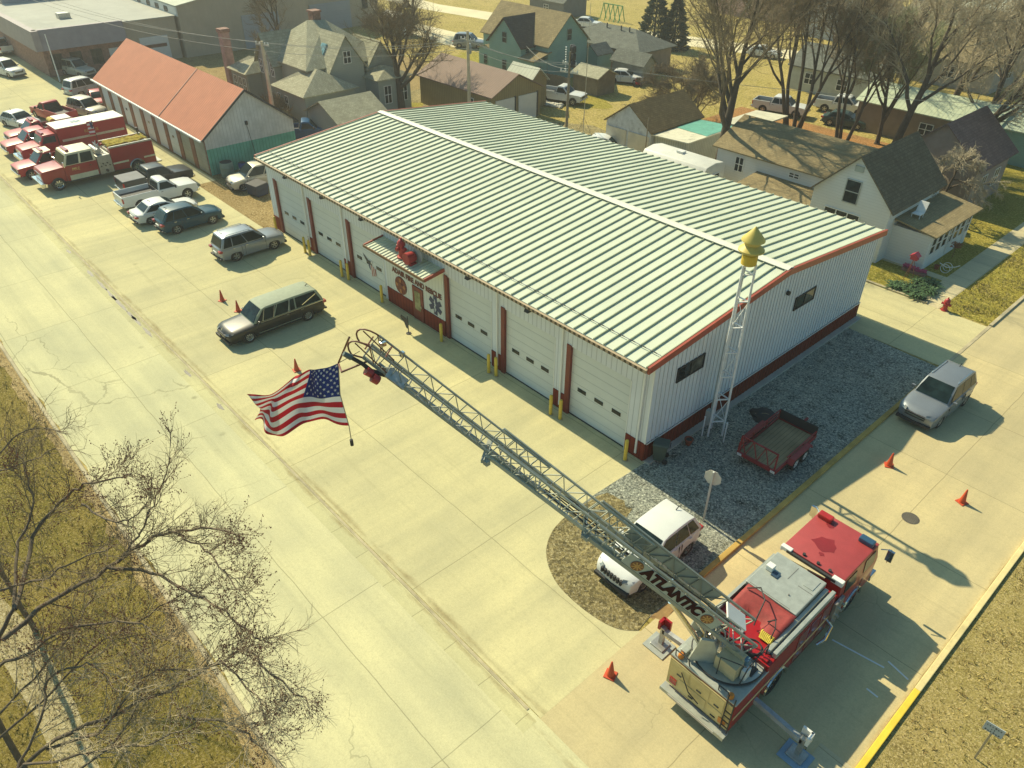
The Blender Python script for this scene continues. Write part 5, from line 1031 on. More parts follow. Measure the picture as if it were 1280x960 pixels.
def star(u, v, r, side):
    c = FP(u, v); du = (FP(u+.01, v)-FP(u-.01, v)).normalized(); dv = (FP(u, v+.01)-FP(u, v-.01)).normalized(); n_ = du.cross(dv).normalized()*.008*side
    pts = []
    for k in range(10):
        a = pi*k/5; rr2 = r if k % 2 == 0 else r*.4; pts.append(c+n_+du*(rr2*sin(a))-dv*(rr2*cos(a))-FT)
    b = len(fmb.v); fmb.v.append(tuple(c+n_-FT)); fmb.v += [tuple(p) for p in pts]
    for k in range(10): fmb.f.append((b, b+1+k, b+1+(k+1) % 10)); fmb.m.append(1)
for rw_ in range(9):
    for k in range(6 if rw_ % 2 == 0 else 5):
        u_ = .4*(1+2*k+(0 if rw_ % 2 == 0 else 1))/12; v_ = 7/13*(rw_+1)/10
        for sd_ in (-1, 1): star(u_, v_, .062, sd_)
def cloth(nm, c):
    m_, t_, b_ = nodes(nm); b_.inputs['Base Color'].default_value = c4(c); b_.inputs['Roughness'].default_value = .85
    tr = N(t_, 'BsdfTranslucent'); tr.inputs[0].default_value = c4(sc(c, 1.0)); mx = N(t_, 'MixShader'); mx.inputs[0].default_value = .15
    L(t_, b_.outputs[0], mx.inputs[1]); L(t_, tr.outputs[0], mx.inputs[2]); L(t_, mx.outputs[0], t_.nodes['Material Output'].inputs[0]); return m_
fo = fmb.build('cloth', [cloth('cloth_red', (.46, .008, .02)), cloth('cloth_white', (.78, .77, .72)), cloth('cloth_blue', (.006, .022, .15))], fl, norm=False, smooth=60)
hb = FP(0, 1); mROPE = M('rope', (.30, .26, .16), .9)
m = MB(); rt_ = TIP+SIDE*.05; m.tube([rt_-FT, FP(0, -.02)-FT, FP(0, .5)-FT+fn*.02, hb-FT, hb+(hb-FT).normalized()*.55-FT], .014, 5); m.build('halyard', mROPE, fl)
m = MB(); e_ = hb+(hb-FT).normalized()*.55-FT; m.cyl(e_, e_+(hb-FT).normalized()*.22, .055, n=8); m.build('weight', mPLAST, fl)
m = MB(); m.tube([(A(LEN-.3, .33, .1)+org)-FT, (A(LEN+.05, .75, -.35)+org)-FT, FP(0, 0)-FT, (A(LEN+.45, .2, .3)+org)-FT], .03, 6); m.build('flag_frame', mHOOP, fl, smooth=50)
# ------------------------------------------------------------------ houses and sheds (outlines given in town coordinates, shifted to each thing's own base)
def put(m, name, mat, t, **k):
    c = t.location; m.v = [(x-c.x, y-c.y, z-c.z) for x, y, z in m.v]; return m.build(name, mat, t, **k)
def site(name, label, cat, x, y, group=None): return thing(name, label, cat, (x, y, 0), 0, group)
def gable(t, x0, x1, y0, y1, ze, zr, ax, wm, rm, ov=.3, z0=0, th=.1, wall='wall', roof='roof', ov2=None):
    "walls with two gables and a two-slope roof; ax = axis the ridge runs along"
    ov2 = ov if ov2 is None else ov2
    if ax == 'x':
        c = (y0+y1)/2; m = MB(); m.prism([(y0, z0), (y1, z0), (y1, ze), (c, zr), (y0, ze)], 0, x0, x1)
    else:
        c = (x0+x1)/2; m = MB(); m.prism([(x0, z0), (x1, z0), (x1, ze), (c, zr), (x0, ze)], 1, y0, y1)
    wo = put(m, wall, wm, t) if wm else None
    m = MB(); h = (y1-y0)/2 if ax == 'x' else (x1-x0)/2; g = (zr-ze)/h; zo = ze-g*ov; up = .02
    for s in (-1, 1):
        if ax == 'x':
            e = c+s*(h+ov); b = [(x0-ov2, c, zr+up), (x1+ov2, c, zr+up), (x1+ov2, e, zo+up), (x0-ov2, e, zo+up)]
        else:
            e = c+s*(h+ov); b = [(c, y0-ov2, zr+up), (c, y1+ov2, zr+up), (e, y1+ov2, zo+up), (e, y0-ov2, zo+up)]
        m.hexa(b, [(p[0], p[1], p[2]+th) for p in b])
    ro = put(m, roof, rm, t); return wo, ro
def hip(t, x0, x1, y0, y1, ze, zr, r0, r1, rm, ov=.35, wm=None, z0=0):
    if wm: m = MB(); m.box(x0, x1, y0, y1, z0, ze); put(m, 'wall', wm, t)
    m = MB(); B4 = [(x0-ov, y0-ov, ze), (x1+ov, y0-ov, ze), (x1+ov, y1+ov, ze), (x0-ov, y1+ov, ze)]
    m.face(B4[::-1]); a, b = r0, r1; P = [(p[0], p[1], p[2]) for p in B4]; A_ = (a[0], a[1], zr); B_ = (b[0], b[1], zr)
    lo = [(p[0], p[1], ze+.1) for p in P]
    for i in range(4): m.face([P[i], P[(i+1) % 4], lo[(i+1) % 4], lo[i]])
    if abs(a[0]-b[0]) > abs(a[1]-b[1]): m.face([lo[0], lo[1], B_, A_]); m.face([lo[1], lo[2], B_]); m.face([lo[2], lo[3], A_, B_]); m.face([lo[3], lo[0], A_])
    else: m.face([lo[0], lo[1], A_]); m.face([lo[1], lo[2], B_, A_]); m.face([lo[2], lo[3], B_]); m.face([lo[3], lo[0], A_, B_])
    return put(m, 'roof', rm, t)
def win(t, ax, sg, plane, c, z, w_, h_, fm=None, mull=1, name='window', pane=None):
    "framed window on the wall plane (ax = the wall's normal axis, sg its direction)"
    fm = fm or mTRIM; m = MB(); d0, d1 = sorted((plane+sg*.003, plane+sg*.06))
    def bx(mm, u0, u1, z0, z1, a=d0, b=d1):
        mm.box(a, b, u0, u1, z0, z1) if ax == 'x' else mm.box(u0, u1, a, b, z0, z1)
    f = .06; bx(m, c-w_/2-f, c-w_/2, z-h_/2-f, z+h_/2+f); bx(m, c+w_/2, c+w_/2+f, z-h_/2-f, z+h_/2+f); bx(m, c-w_/2, c+w_/2, z+h_/2, z+h_/2+f); bx(m, c-w_/2, c+w_/2, z-h_/2-f, z-h_/2)
    for k in range(1, mull+1): bx(m, c-w_/2+w_*k/(mull+1)-.035, c-w_/2+w_*k/(mull+1)+.035, z-h_/2, z+h_/2)
    if mull < 2: bx(m, c-w_/2, c+w_/2, z-.03, z+.03, *sorted((plane+sg*.003, plane+sg*.055)))
    o = put(m, name, fm, t); p = MB(); d0, d1 = sorted((plane+sg*.003, plane+sg*.03)); bx(p, c-w_/2+.001, c+w_/2-.001, z-h_/2+.001, z+h_/2-.001, d0, d1)
    po = put(p, 'pane', pane or mDARK, t); po.parent = o; return o
def slab(t, pts, th, name, mat):
    m = MB(); m.hexa(pts, [(p[0], p[1], p[2]+th) for p in pts]); return put(m, name, mat, t)
def panel(t, x0, x1, y0, y1, z0, z1, name, mat):
    m = MB(); m.box(x0, x1, y0, y1, z0, z1); return put(m, name, mat, t)
S_TAN = M_shingle('shingle_tan', (.34, .27, .145)); S_TAN1 = M_shingle('shingle_tan_turned', (.34, .27, .145), 1); S_GREY = M_shingle('shingle_grey', (.20, .21, .175)); S_GREY1 = M_shingle('shingle_grey_turned', (.20, .21, .175), 1)
S_DARK1 = M_shingle('shingle_shaded_turned', (.14, .11, .085), 1); S_BROWN = M_shingle('shingle_brown', (.20, .155, .09)); S_PLUM1 = M_shingle('shingle_plum_turned', (.20, .14, .13), 1); S_PALE = M_shingle('shingle_pale', (.47, .45, .31)); S_PALE1 = M_shingle('shingle_pale_turned', (.47, .45, .31), 1)
V_WHITE = M_lines('white_siding', (.66, .67, .63), .2, (0, 0, 1), .85, .1, .6, 0, .06, .4); V_TEAL = M_lines('teal_siding', (.23, .39, .33), .2, (0, 0, 1), .8, .1, .6, 0, .15, .4); V_GREY = M_lines('grey_green_siding', (.33, .36, .31), .2, (0, 0, 1), .82, .1, .6, 0, .12, .4)
V_BARN = M_lines('barn_panel', (.30, .24, .12), .3, (1, 1, 0), .6, .15, .6, 0, .2); R_BARN = M_lines('barn_roof', (.25, .17, .13), .3, (1, 0, 0), .75, .2, .5, 0, .15); R_PALE = M_lines('pale_metal_roof', (.52, .54, .42), .5, (1, 0, 0), .7, .12, .5, 0, .15)
R_RED = M_lines('salmon_metal_roof', (.50, .19, .11), .33, (1, 0, 0), .74, .2, .5, 0, .14); V_GABLE = M_lines('worn_white_panel', (.50, .52, .50), .3, (0, 1, 0), .75, .15, .6, 0, .3); V_GREEN = M_lines('teal_panel', (.12, .37, .28), .3, (0, 1, 0), .65, .18, .6, 0, .3)
V_TAN = M_lines('tan_panel_wall', (.44, .38, .28), .6, (0, 1, 0), .9, .06, .7, 0, .1); V_PLANK = M_lines('grey_plank', (.22, .18, .12), .22, (1, 1, 0), .5, .12, .85, 0, .4)
mBRICK = M('brick', (.27, .15, .11), .9, var=.45, scale=3.2, dirt=.4, bmp=.5, bscale=8); mMAUVE = M('mauve_fascia', (.30, .26, .26), .7, var=.1); mFLAT = M('flat_roof', (.40, .40, .34), .9, var=.12, scale=.3, dirt=.2); mWOODD = M('door_white', (.66, .66, .60), .6, var=.06)
# row of garages with the salmon roof
t = site('garage_row', 'long row of garages under a salmon-red metal roof with brown piers', 'garage', -62, 5.25)
m = MB(); X0, X1, Y0, Y1 = -74.9, -48.7, 1.15, 9.35
m.prism([(Y0, 0), (Y1, 0), (Y1, 3.25), (5.25, 6.37), (Y0, 3.25)], 0, X0, X1); put(m, 'wall', mBRICK, t)
gable(t, X0, X1, Y0, Y1, 3.3, 6.45, 'x', None, R_RED, .35, th=.06)
m = MB(); m.prism([(Y0-.02, 2.2), (Y1+.02, 2.2), (Y1+.02, 3.25), (5.25, 6.35), (Y0-.02, 3.25)], 0, X1, X1+.03); put(m, 'gable_panel', V_GABLE, t)
panel(t, X1, X1+.035, Y0-.02, Y1+.02, .0, 2.2, 'lower_panel', V_GREEN)
m = MB(); m.bar((X1+.37, .8, 3.08), (X1+.37, 5.25, 6.46), .06, .16); m.bar((X1+.37, 9.7, 3.08), (X1+.37, 5.25, 6.46), .06, .16); put(m, 'rake_trim', mPLAST, t)
m = MB(); m.bar((-57.6, .82, 3.15), (-57.6, 5.25, 6.54), .12, .05); put(m, 'roof_seam', M('seam_brown', (.25, .10, .06), .6), t)
m = MB(); m.box(X0-.35, X1+.35, .58, .74, 3.0, 3.14); put(m, 'gutter', mTRIM, t)
nd = 9; bw_ = (X1-X0-.4)/nd
dcols = [V_WHITE]*6+[mDOOR, M_lines('tan_door', (.40, .37, .27), .3, (0, 0, 1), .8, .1, .7, 0, .2), M_lines('tan_door', (.40, .37, .27), .3, (0, 0, 1), .8, .1, .7, 0, .2)]
for k in range(nd):
    a = X0+.4+k*bw_; do = panel(t, a+.5, a+bw_-.3, Y0-.06, Y0-.01, .02, 2.75, 'garage_door', dcols[k]); panel(t, a-.3, a+.5, Y0-.12, Y0-.01, .0, 2.95, 'pier', M('pier_brown', (.24, .10, .05), .8, var=.3, scale=2))
    if k in (2, 4, 6): q = MB(); q.box(a+1.2, a+1.6, Y0-.075, Y0-.06, 1.55, 1.75); po = put(q, 'pane', mDARK, t); po.parent = do
m = MB(); m.box(X1+.04, X1+.2, 4.9, 5.1, 3.6, 3.9); m.tube([(X1+.1, 5.0, 3.6), (X1+.1, 5.3, 1.0)], .02, 5); put(m, 'meter_box', mPLAST, t)
# brick-fronted commercial building
t = site('brick_shop', 'flat-roofed brick shop building with a mauve fascia at the far street corner', 'shop building', -104, 9)
panel(t, -116, -93.2, .9, 17.2, 0, 5.0, 'wall', mBRICK); panel(t, -116.2, -93.0, .7, 17.4, 5.0, 5.12, 'roof', mFLAT)
m = MB(); m.prism([(-93.3, 3.1), (-92.2, 3.1), (-92.7, 5.3), (-93.3, 5.3)], 1, .4, 10.6); m.prism([(-116, 3.1), (-92.2, 3.1), (-92.2, 5.3), (-116, 5.3)], 1, .1, .85); put(m, 'fascia', mMAUVE, t)
panel(t, -93.2, -93.1, 10.7, 17.2, 0, 5.0, 'side_panel', V_TAN); panel(t, -93.1, -93.0, 12.2, 15.8, 0, 3.0, 'roller_door', V_WHITE); m = MB(); m.box(-93.0, -92.98, 12.5, 15.5, 1.7, 2.1); put(m, 'door_window', M('brown_glass', (.12, .05, .04), .3), t)
for y in (2.2, 4.4, 6.8): win(t, 'x', 1, -93.2, y, 1.6, 1.2, 1.6, mPLAST)
panel(t, -93.2, -93.12, 8.3, 9.5, 0, 2.3, 'door', V_WHITE); m = MB(); m.cbox((-100, 6, 5.4), (1.2, 1.4, .7)); put(m, 'roof_unit', mBRUSHED, t)
t = site('back_hall', 'lilac-grey block rising behind the flat-roofed brick shop', 'building', -122, 9); panel(t, -128, -116.6, 3, 17, 0, 7.2, 'wall', M('lilac_wall', (.42, .41, .40), .8, var=.1, scale=.4)); panel(t, -128.2, -116.4, 2.8, 17.2, 7.2, 7.35, 'roof', mFLAT)
t = site('metal_warehouse', 'tan metal warehouse with a pale roof and blank wall behind the garage row', 'warehouse', -104, 27)
gable(t, -116, -92.6, 17.6, 36.2, 6.2, 7.6, 'x', V_TAN, R_PALE, .2); panel(t, -92.6, -92.5, 26, 31.5, 0, 4.2, 'roller_door', M_lines('lilac_door', (.36, .38, .40), .5, (0, 0, 1), .85, .06, .6, 0, .08))
m = MB(); m.box(-116, -92.6, 17.48, 17.6, 5.0, 6.1); put(m, 'side_band', mWOODD, t)
for x in (-96, -99, -102, -105.5, -109): win(t, 'y', -1, 17.48, x, 5.55, 1.0, .5, mPLAST, 0)
t = site('gabled_workshop', 'tan gabled workshop with a wide pale door beyond the grey victorian house', 'workshop', -107, 44)
gable(t, -118, -96.5, 37.2, 50.5, 5.2, 8.2, 'x', V_TAN, R_PALE, .3); panel(t, -96.5, -96.4, 38.5, 45.5, 0, 3.8, 'roller_door', M_lines('lilac_door', (.36, .38, .40), .5, (0, 0, 1), .85, .06, .6, 0, .08)); win(t, 'x', 1, -96.5, 43.8, 6.1, .9, 1.1, mPLAST); win(t, 'x', 1, -96.5, 48.2, 3.2, .9, 1.6, mPLAST)
# grey victorian house
t = site('victorian_house', 'large grey-green victorian house with steep cross gables and a brick chimney', 'house', -62.5, 20.5)
panel(t, -68.0, -57.6, 16.2, 25.6, 0, 4.7, 'wall', V_GREY); hip(t, -68.0, -57.6, 16.2, 25.6, 4.7, 8.2, (-63.3, 20.0), (-62.3, 21.6), S_PALE)
gable(t, -62.5, -56.6, 18.2, 22.2, 4.7, 7.6, 'x', V_GREY, S_PALE, .3, z0=.0); gable(t, -66.6, -63.2, 15.4, 20, 4.7, 7.2, 'y', V_GREY, S_PALE1, .35); gable(t, -61.5, -57.0, 22.8, 26.3, 4.2, 6.5, 'x', V_GREY, S_PALE, .3)
m = MB(); m.box(-64.0, -63.0, 20.6, 21.5, 7.2, 9.0); m.box(-64.1, -62.9, 20.5, 21.6, 8.85, 9.05); put(m, 'chimney', mBRICK, t)
hip(t, -60.6, -54.6, 13.9, 19.6, 3.1, 4.9, (-58.2, 16.6), (-57.0, 17.0), S_PALE, .35, V_GREY); hip(t, -70.4, -66.6, 13.8, 17.6, 3.1, 4.4, (-69, 15.5), (-68, 15.9), S_PALE, .35, V_GREY); hip(t, -57.6, -54.2, 22.2, 26.2, 3.4, 4.4, (-56.3, 24), (-55.6, 24.4), S_PALE, .3, V_GREY)
for y, z in ((15.2, 1.7), (16.4, 1.7)): win(t, 'x', 1, -54.6, y+1.9, z, .7, 1.5)
for x in (-59.9, -58.4): win(t, 'y', -1, 13.9, x, 1.8, .6, 1.4)
for x in (-69.6, -68.4, -67.4): win(t, 'y', -1, 13.8, x, 1.8, .6, 1.5)
for x in (-66, -64.8, -63.6): win(t, 'y', -1, 16.2 if False else 15.4, x, 3.9, .6, 1.3)
win(t, 'y', -1, 15.4, -64.9, 5.8, .8, 1.0); win(t, 'x', 1, -54.2, 23.3, 1.9, .8, 1.7); win(t, 'x', 1, -54.2, 25.3, 1.9, .8, 1.7); win(t, 'x', 1, -56.6, 20.3, 5.6, .8, 1.1); win(t, 'x', 1, -57.6, 21.3 if False else 22.0, 4.4, .7, 1.3)
m = MB(); q0 = Vector((-59.2, 18.75, 6.62)); m.hexa([(-59.6, 18.75, 5.56), (-58.6, 18.75, 5.56), (-58.6, 19.45, 6.57), (-59.6, 19.45, 6.57)], [(-59.6, 18.65, 5.66), (-58.6, 18.65, 5.66), (-58.6, 19.35, 6.67), (-59.6, 19.35, 6.67)]); put(m, 'skylight', M_glass('sky_glass', (.16, .30, .32), .1), t)
t = site('low_shed', 'low grey shed with a plain pale shingle roof behind the station corner', 'shed', -50.2, 15); gable(t, -53, -47.4, 13.2, 18.4, 2.4, 3.7, 'y', V_GREY, S_PALE1, .3)
# brown barn and its little lean-to
t = site('brown_barn', 'brown metal barn with a ribbed roof and two white overhead doors', 'barn', -49, 31.4); gable(t, -55.2, -43.2, 28.2, 34.9, 3.0, 4.6, 'x', V_BARN, R_BARN, .3)
for y in (29.9, 33.0): panel(t, -43.2, -43.1, y-1.25, y+1.25, 0, 2.5, 'garage_door', mWOODD); panel(t, -43.2, -43.14, y+1.25, y+1.5, 0, 2.6, 'door_post', mPLAST)
win(t, 'y', -1, 28.2, -46.5, 1.7, .8, 1.1)
t = site('little_shed', 'small tan shed with a pale metal roof tucked behind the brown barn', 'shed', -47.3, 36.7); gable(t, -49.2, -45.4, 35.5, 37.9, 2.9, 4.0, 'x', V_BARN, R_PALE, .25)
# teal cross-gabled house
t = site('teal_house', 'teal cross-gabled farmhouse with a tan roof beyond the brown barn', 'house', -57.5, 47.5); gable(t, -64, -52.2, 44.8, 51.4, 4.2, 7.2, 'x', V_TEAL, S_TAN, .3); gable(t, -60.3, -54.6, 42.6, 47.8, 4.0, 6.7, 'y', V_TEAL, S_DARK1, .3)  # cross gable's shingle is dark: shade of its sun-averted slope painted in
slab(t, [(-54.7, 42.2, 2.7), (-52.0, 42.2, 2.7), (-52.0, 45.2, 3.4), (-54.7, 45.2, 3.4)], .1, 'porch_roof', S_TAN); panel(t, -54.6, -52.3, 42.4, 44.8, 0, 2.65, 'porch', V_TEAL); gable(t, -63, -60.3, 43.2, 46.0, 2.6, 3.0, 'y', V_TEAL, S_TAN1, .2, roof='lean_to_roof', wall='lean_to')
win(t, 'y', -1, 42.6, -57.5, 4.6, .7, 1.1, M('teal_frame', (.20, .30, .26), .6), 0); win(t, 'y', -1, 42.6, -57.5, 1.5, .7, 1.1, M('teal_frame', (.20, .30, .26), .6), 0); win(t, 'x', 1, -52.2, 48.2, 5.0, .7, 1.2, M('teal_frame', (.20, .30, .26), .6), 0); win(t, 'x', 1, -52.3, 43.4, 1.5, .6, 1.0, M('teal_frame', (.20, .30, .26), .6), 0); win(t, 'y', -1, 43.2, -61.7, 1.4, .6, 1.1, M('teal_frame', (.20, .30, .26), .6), 0); win(t, 'x', 1, -54.6, 43.4 if False else 43.6, 3.4, .5, .4, M('teal_frame', (.20, .30, .26), .6), 0)
t = site('ranch_house', 'low ranch house with a grey hipped roof and red door', 'house', -54, 59); hip(t, -60, -47.5, 55.8, 62.2, 2.6, 4.5, (-57, 59), (-51, 59), S_GREY, .5, M('ranch_wall', (.24, .20, .16), .8)); panel(t, -54.6, -53.6, 55.72, 55.8, 0, 2.1, 'door', M('door_red', (.22, .03, .02), .5)); win(t, 'y', -1, 55.8, -51.8, 1.5, 1.2, 1.0); win(t, 'y', -1, 55.8, -57, 1.5, 1.2, 1.0)
m = MB(); [m.cyl((x, 58.3, 4.2), (x, 58.3, 4.75), .08, n=8) for x in (-55.2, -52.8, -51.4)]; put(m, 'roof_vent', mPLAST, t)
t = site('teal_shed', 'narrow teal garden shed between the teal house and the ranch house', 'shed', -52, 53.2); gable(t, -53.3, -50.9, 52.0, 54.6, 2.4, 3.3, 'y', V_TEAL, S_GREY1, .2)
t = site('plank_shed', 'weathered plank shed with a pale roof behind the white back-yard pickup', 'shed', -46, 46.2); gable(t, -48.0, -44.2, 44.8, 47.8, 2.0, 2.7, 'x', V_PLANK, S_PALE, .3)
t = site('grey_shed', 'grey shed with a low pitched roof in front of the ranch house', 'shed', -47, 55); gable(t, -49.4, -44.6, 53.2, 55.4, 2.1, 3.1, 'x', M('shed_grey', (.25, .26, .22), .8), S_GREY, .3)
# white garage, tarp shed, camper, metal canopy
t = site('white_garage', 'peeling white gabled garage with two pale doors and a brown shingle roof', 'garage', -28.6, 35.4); gable(t, -31.2, -26.0, 31.8, 39.2, 2.8, 4.6, 'y', M('peeling_white', (.52, .54, .54), .8, var=.12, scale=3, dirt=.6), M_shingle('shingle_brown_t', (.22, .165, .085), 1), .2)
for x in (-29.9, -27.3): panel(t, x-1.15, x+1.15, 31.7, 31.8, 0, 2.35, 'garage_door', M('garage_tan', (.55, .50, .38), .7, var=.1))
t = site('tarp_shed', 'ribbed shed whose flat pale roof is half covered by a teal tarp', 'shed', -24, 35.2); panel(t, -25.8, -22.3, 32.2, 38.6, 0, 2.55, 'wall', M_lines('shed_ribbed', (.45, .46, .38), .25, (1, 1, 0), .6, .2, .6, 0, .2)); slab(t, [(-26, 31.9, 2.5), (-22.0, 31.9, 2.7), (-22.0, 38.9, 2.7), (-26, 38.9, 2.5)], .1, 'roof', M('speckled_roof', (.60, .58, .44), .8, var=.12, scale=2, dirt=.75)); slab(t, [(-25.9, 35.2, 2.615), (-22.1, 34.6, 2.805), (-22.1, 38.8, 2.805), (-25.9, 38.8, 2.615)], .03, 'tarp', M('teal_tarp', (.12, .36, .28), .6, var=.2, scale=2))
t = site('camper_trailer', 'long white camper trailer with a rounded roof right behind the station', 'camper trailer', -20.2, 28.9)
m = MB(); m.prism([(27.5, .6), (30.3, .6), (30.3, 2.55), (30.0, 2.9), (28.9, 3.05), (27.8, 2.9), (27.5, 2.55)], 0, -23.4, -17.1); put(m, 'body', M('camper_white', (.66, .66, .58), .5, var=.08, dirt=.15), t, bevel=.08, smooth=40)
panel(t, -23.2, -17.3, 27.47, 27.5, 1.0, 2.2, 'side_panel', M('camper_green', (.14, .19, .15), .6)); win(t, 'y', -1, 27.47, -21.5, 1.8, 1.1, .6); win(t, 'x', 1, -17.1, 28.9, 1.8, 1.2, .7); panel(t, -19.4, -18.7, 27.44, 27.47, .7, 2.3, 'door', mTRIM)
m = MB(); [m.cyl((x, y, .35), (x, y+.2, .35), .35, n=14) for x in (-20.8, -20) for y in (27.55, 30.05)]; put(m, 'wheel', mTYRE, t); m = MB(); m.bar((-17.1, 28.9, .6), (-15.9, 28.9, .55), .1); put(m, 'hitch', mPLAST, t); m = MB(); m.cbox((-20.5, 28.9, 3.12), (.6, .5, .15)); put(m, 'roof_vent', mTRIM, t)
t = site('metal_canopy', 'open canopy with a faded pale roof among the bare trees', 'canopy', -22.2, 42.2); slab(t, [(-24.0, 39.4, 2.6), (-20.6, 39.4, 2.8), (-20.6, 45.2, 2.8), (-24.0, 45.2, 2.6)], .12, 'roof', M('canopy_pale', (.56, .54, .40), .7, dirt=.3))
for x in (-23.8, -20.8):
    for y in (39.6, 45): m = MB(); m.bar((x, y, 0), (x, y, 2.6), .12); put(m, 'post', V_PLANK, t)
# white house behind the station
t = site('white_house', 'white house with a tan roof, tall front gable and glazed side porch', 'house', -10, 34)
gable(t, -19.1, -8.0, 32.0, 39.4, 3.35, 4.95, 'x', V_WHITE, S_TAN, .35); gable(t, -8.3, -2.7, 28.0, 35.8, 3.9, 6.7, 'y', V_WHITE, M_shingle('shingle_tan_shaded', (.20, .165, .105), 1), .3)  # front gable's tan shingle darkened to paint in the slope's shade
win(t, 'y', -1, 28.0, -5.6, 4.3, .95, 1.5, M('frame_grey', (.36, .38, .34), .6), 0); win(t, 'y', -1, 28.0, -5.9, 2.35, 2.5, .9, None, 2); m = MB(); m.box(-5.8, -5.2, 27.94, 27.997, 5.7, 6.1); put(m, 'gable_vent', M('vent_grey', (.35, .38, .33), .7), t)
slab(t, [(-15.2, 28.6, 1.75), (-8.35, 28.6, 1.75), (-8.35, 32.0, 2.1), (-15.2, 32.0, 2.1)], .1, 'annex_roof', S_TAN); panel(t, -15.0, -8.35, 28.9, 31.98, 0, 1.74, 'annex_wall', V_WHITE)
win(t, 'x', 1, -8.3 if False else -2.7, 34.8 if False else 34.9, 5.0 if False else 3.2, .6, .7); win(t, 'y', -1, 32.0, -12.0, 2.85 if False else 2.7, .8, .32); win(t, 'y', -1, 32.0, -16.9, 2.3, .7, 1.1)
panel(t, -2.7, -.1, 29.2, 36.2, 0, 2.5, 'porch_wall', V_WHITE); slab(t, [(-2.75, 29.0, 2.95), (.25, 29.0, 2.5), (.25, 36.6, 2.5), (-2.75, 36.6, 2.95)], .1, 'porch_roof', S_TAN1)
for k in range(7): win(t, 'x', 1, -.1, 29.9+k*.93, 1.65, .62, 1.15, None, 0)
for y in (32.6, 35.4): panel(t, -.1, -.04, y-.03, y+.03, .2, 2.4, 'porch_post', mTRIM)
dish = thing('patio_chair', 'white folding chair lying on the porch roof of the white house', 'chair', (-1.9, 30.6, 2.92)); m = MB(); m.hexa([(-.3, -.3, .25), (.3, -.3, .25), (.3, .3, .25), (-.3, .3, .25)], [(-.3, -.3, .3), (.3, -.3, .3), (.3, .3, .3), (-.3, .3, .3)]); m.build('seat', mTRIM, dish); m = MB(); m.hexa([(-.3, .3, .28), (.3, .3, .28), (.3, .36, .28), (-.3, .36, .28)], [(-.3, .6, .95), (.3, .6, .95), (.3, .66, .95), (-.3, .66, .95)]); m.build('backrest', mTRIM, dish)
for sx in (-.27, .27):
    for sy in (-.27, .27): m = MB(); m.bar((sx, sy, 0), (sx, sy, .25), .04); m.build('leg', mTRIM, dish)
# houses further back on the right
t = site('brown_house', 'plum-brown roofed house half hidden by a weeping tree', 'house', -5.6, 45); gable(t, -8.6, -2.4, 41.8, 48.6, 3.6, 6.2, 'y', M('plum_wall', (.26, .21, .18), .8), S_PLUM1, .4); win(t, 'x', 1, -2.4, 44, 1.8, .9, 1.3); win(t, 'x', 1, -2.4, 46.6, 1.8, .9, 1.3); win(t, 'y', -1, 41.8, -5.5, 1.8, 1.2, 1.2)
t = site('green_roof_hall', 'long low building with a pale green metal roof behind the leafless trees', 'building', -12.5, 58.5); gable(t, -19, -6.2, 55.8, 61.5, 2.9, 4.2, 'x', M('hall_brown', (.22, .17, .12), .8), M_lines('pale_green_roof', (.50, .56, .40), .4, (1, 0, 0), .75, .15, .5, 0, .1), .3); win(t, 'y', -1, 55.8, -12, 1.5, 1.2, 1); panel(t, -9.5, -8.5, 55.7, 55.8, 0, 2.1, 'door', mTRIM)
t = site('grey_hall', 'building with a pale striped metal roof at the right picture edge', 'building', -2.6, 60); gable(t, -6.0, .6, 56.5, 63.5, 3.0, 4.4, 'x', V_TEAL, M_lines('pale_green_roof', (.50, .56, .40), .4, (1, 0, 0), .75, .15, .5, 0, .1), .3); win(t, 'x', 1, .6, 60, 1.6, 1.2, 1)
t = site('tan_roof_house', 'house with a wide tan roof in the far right haze', 'house', -20, 84); gable(t, -26, -15, 80, 90, 3.2, 5.6, 'x', M('far_tan_wall', (.40, .36, .30), .8), S_TAN, .5); win(t, 'x', 1, -15, 85, 1.7, 1.4, 1.2); win(t, 'y', -1, 80, -20, 1.7, 1.4, 1.2)
t = site('blue_grey_house', 'tall blue-grey house with a steep gable behind the multi-stemmed tree', 'house', -42, 98); gable(t, -47.5, -38, 94, 102, 4.6, 8.6, 'y', M('pale_blue_wall', (.40, .43, .44), .8), S_GREY1, .4); gable(t, -39, -34.5, 95, 100.5, 3.4, 5.0, 'x', M('pale_blue_wall', (.40, .43, .44), .8), S_GREY, .4); win(t, 'y', -1, 94, -42.8, 5.4, 1, 1.4); win(t, 'y', -1, 94, -44.5, 1.8, 1, 1.4); win(t, 'y', -1, 94, -41, 1.8, 1, 1.4)
t = site('low_grey_house', 'low house with a grey-green roof just behind the bare tree trunks', 'house', -27, 68); gable(t, -32, -22.5, 65, 71, 2.8, 4.6, 'x', M('pale_sage_wall', (.42, .44, .38), .8), S_GREY, .4); win(t, 'y', -1, 65, -29.5, 1.5, 1.2, 1.1); win(t, 'y', -1, 65, -25.5, 1.5, 1.2, 1.1)
t = site('cream_house', 'cream house with a pale roof far behind the trees near the top edge', 'house', -31, 102); gable(t, -35, -26, 98.5, 106, 3.2, 5.4, 'x', M('cream_wall', (.56, .50, .38), .8), M_shingle('shingle_cream', (.46, .42, .30)), .4); win(t, 'y', -1, 98.5, -31, 1.8, 1.2, 1.2)
t = site('pink_barn', 'pinkish building at the top edge behind the large bare tree', 'building', -60, 104); gable(t, -68, -54, 100, 108, 4.5, 7, 'x', M('pink_wall', (.48, .30, .24), .8), M_shingle('shingle_pink', (.42, .30, .24)), .4); win(t, 'y', -1, 100, -61, 2, 1.2, 1.4)
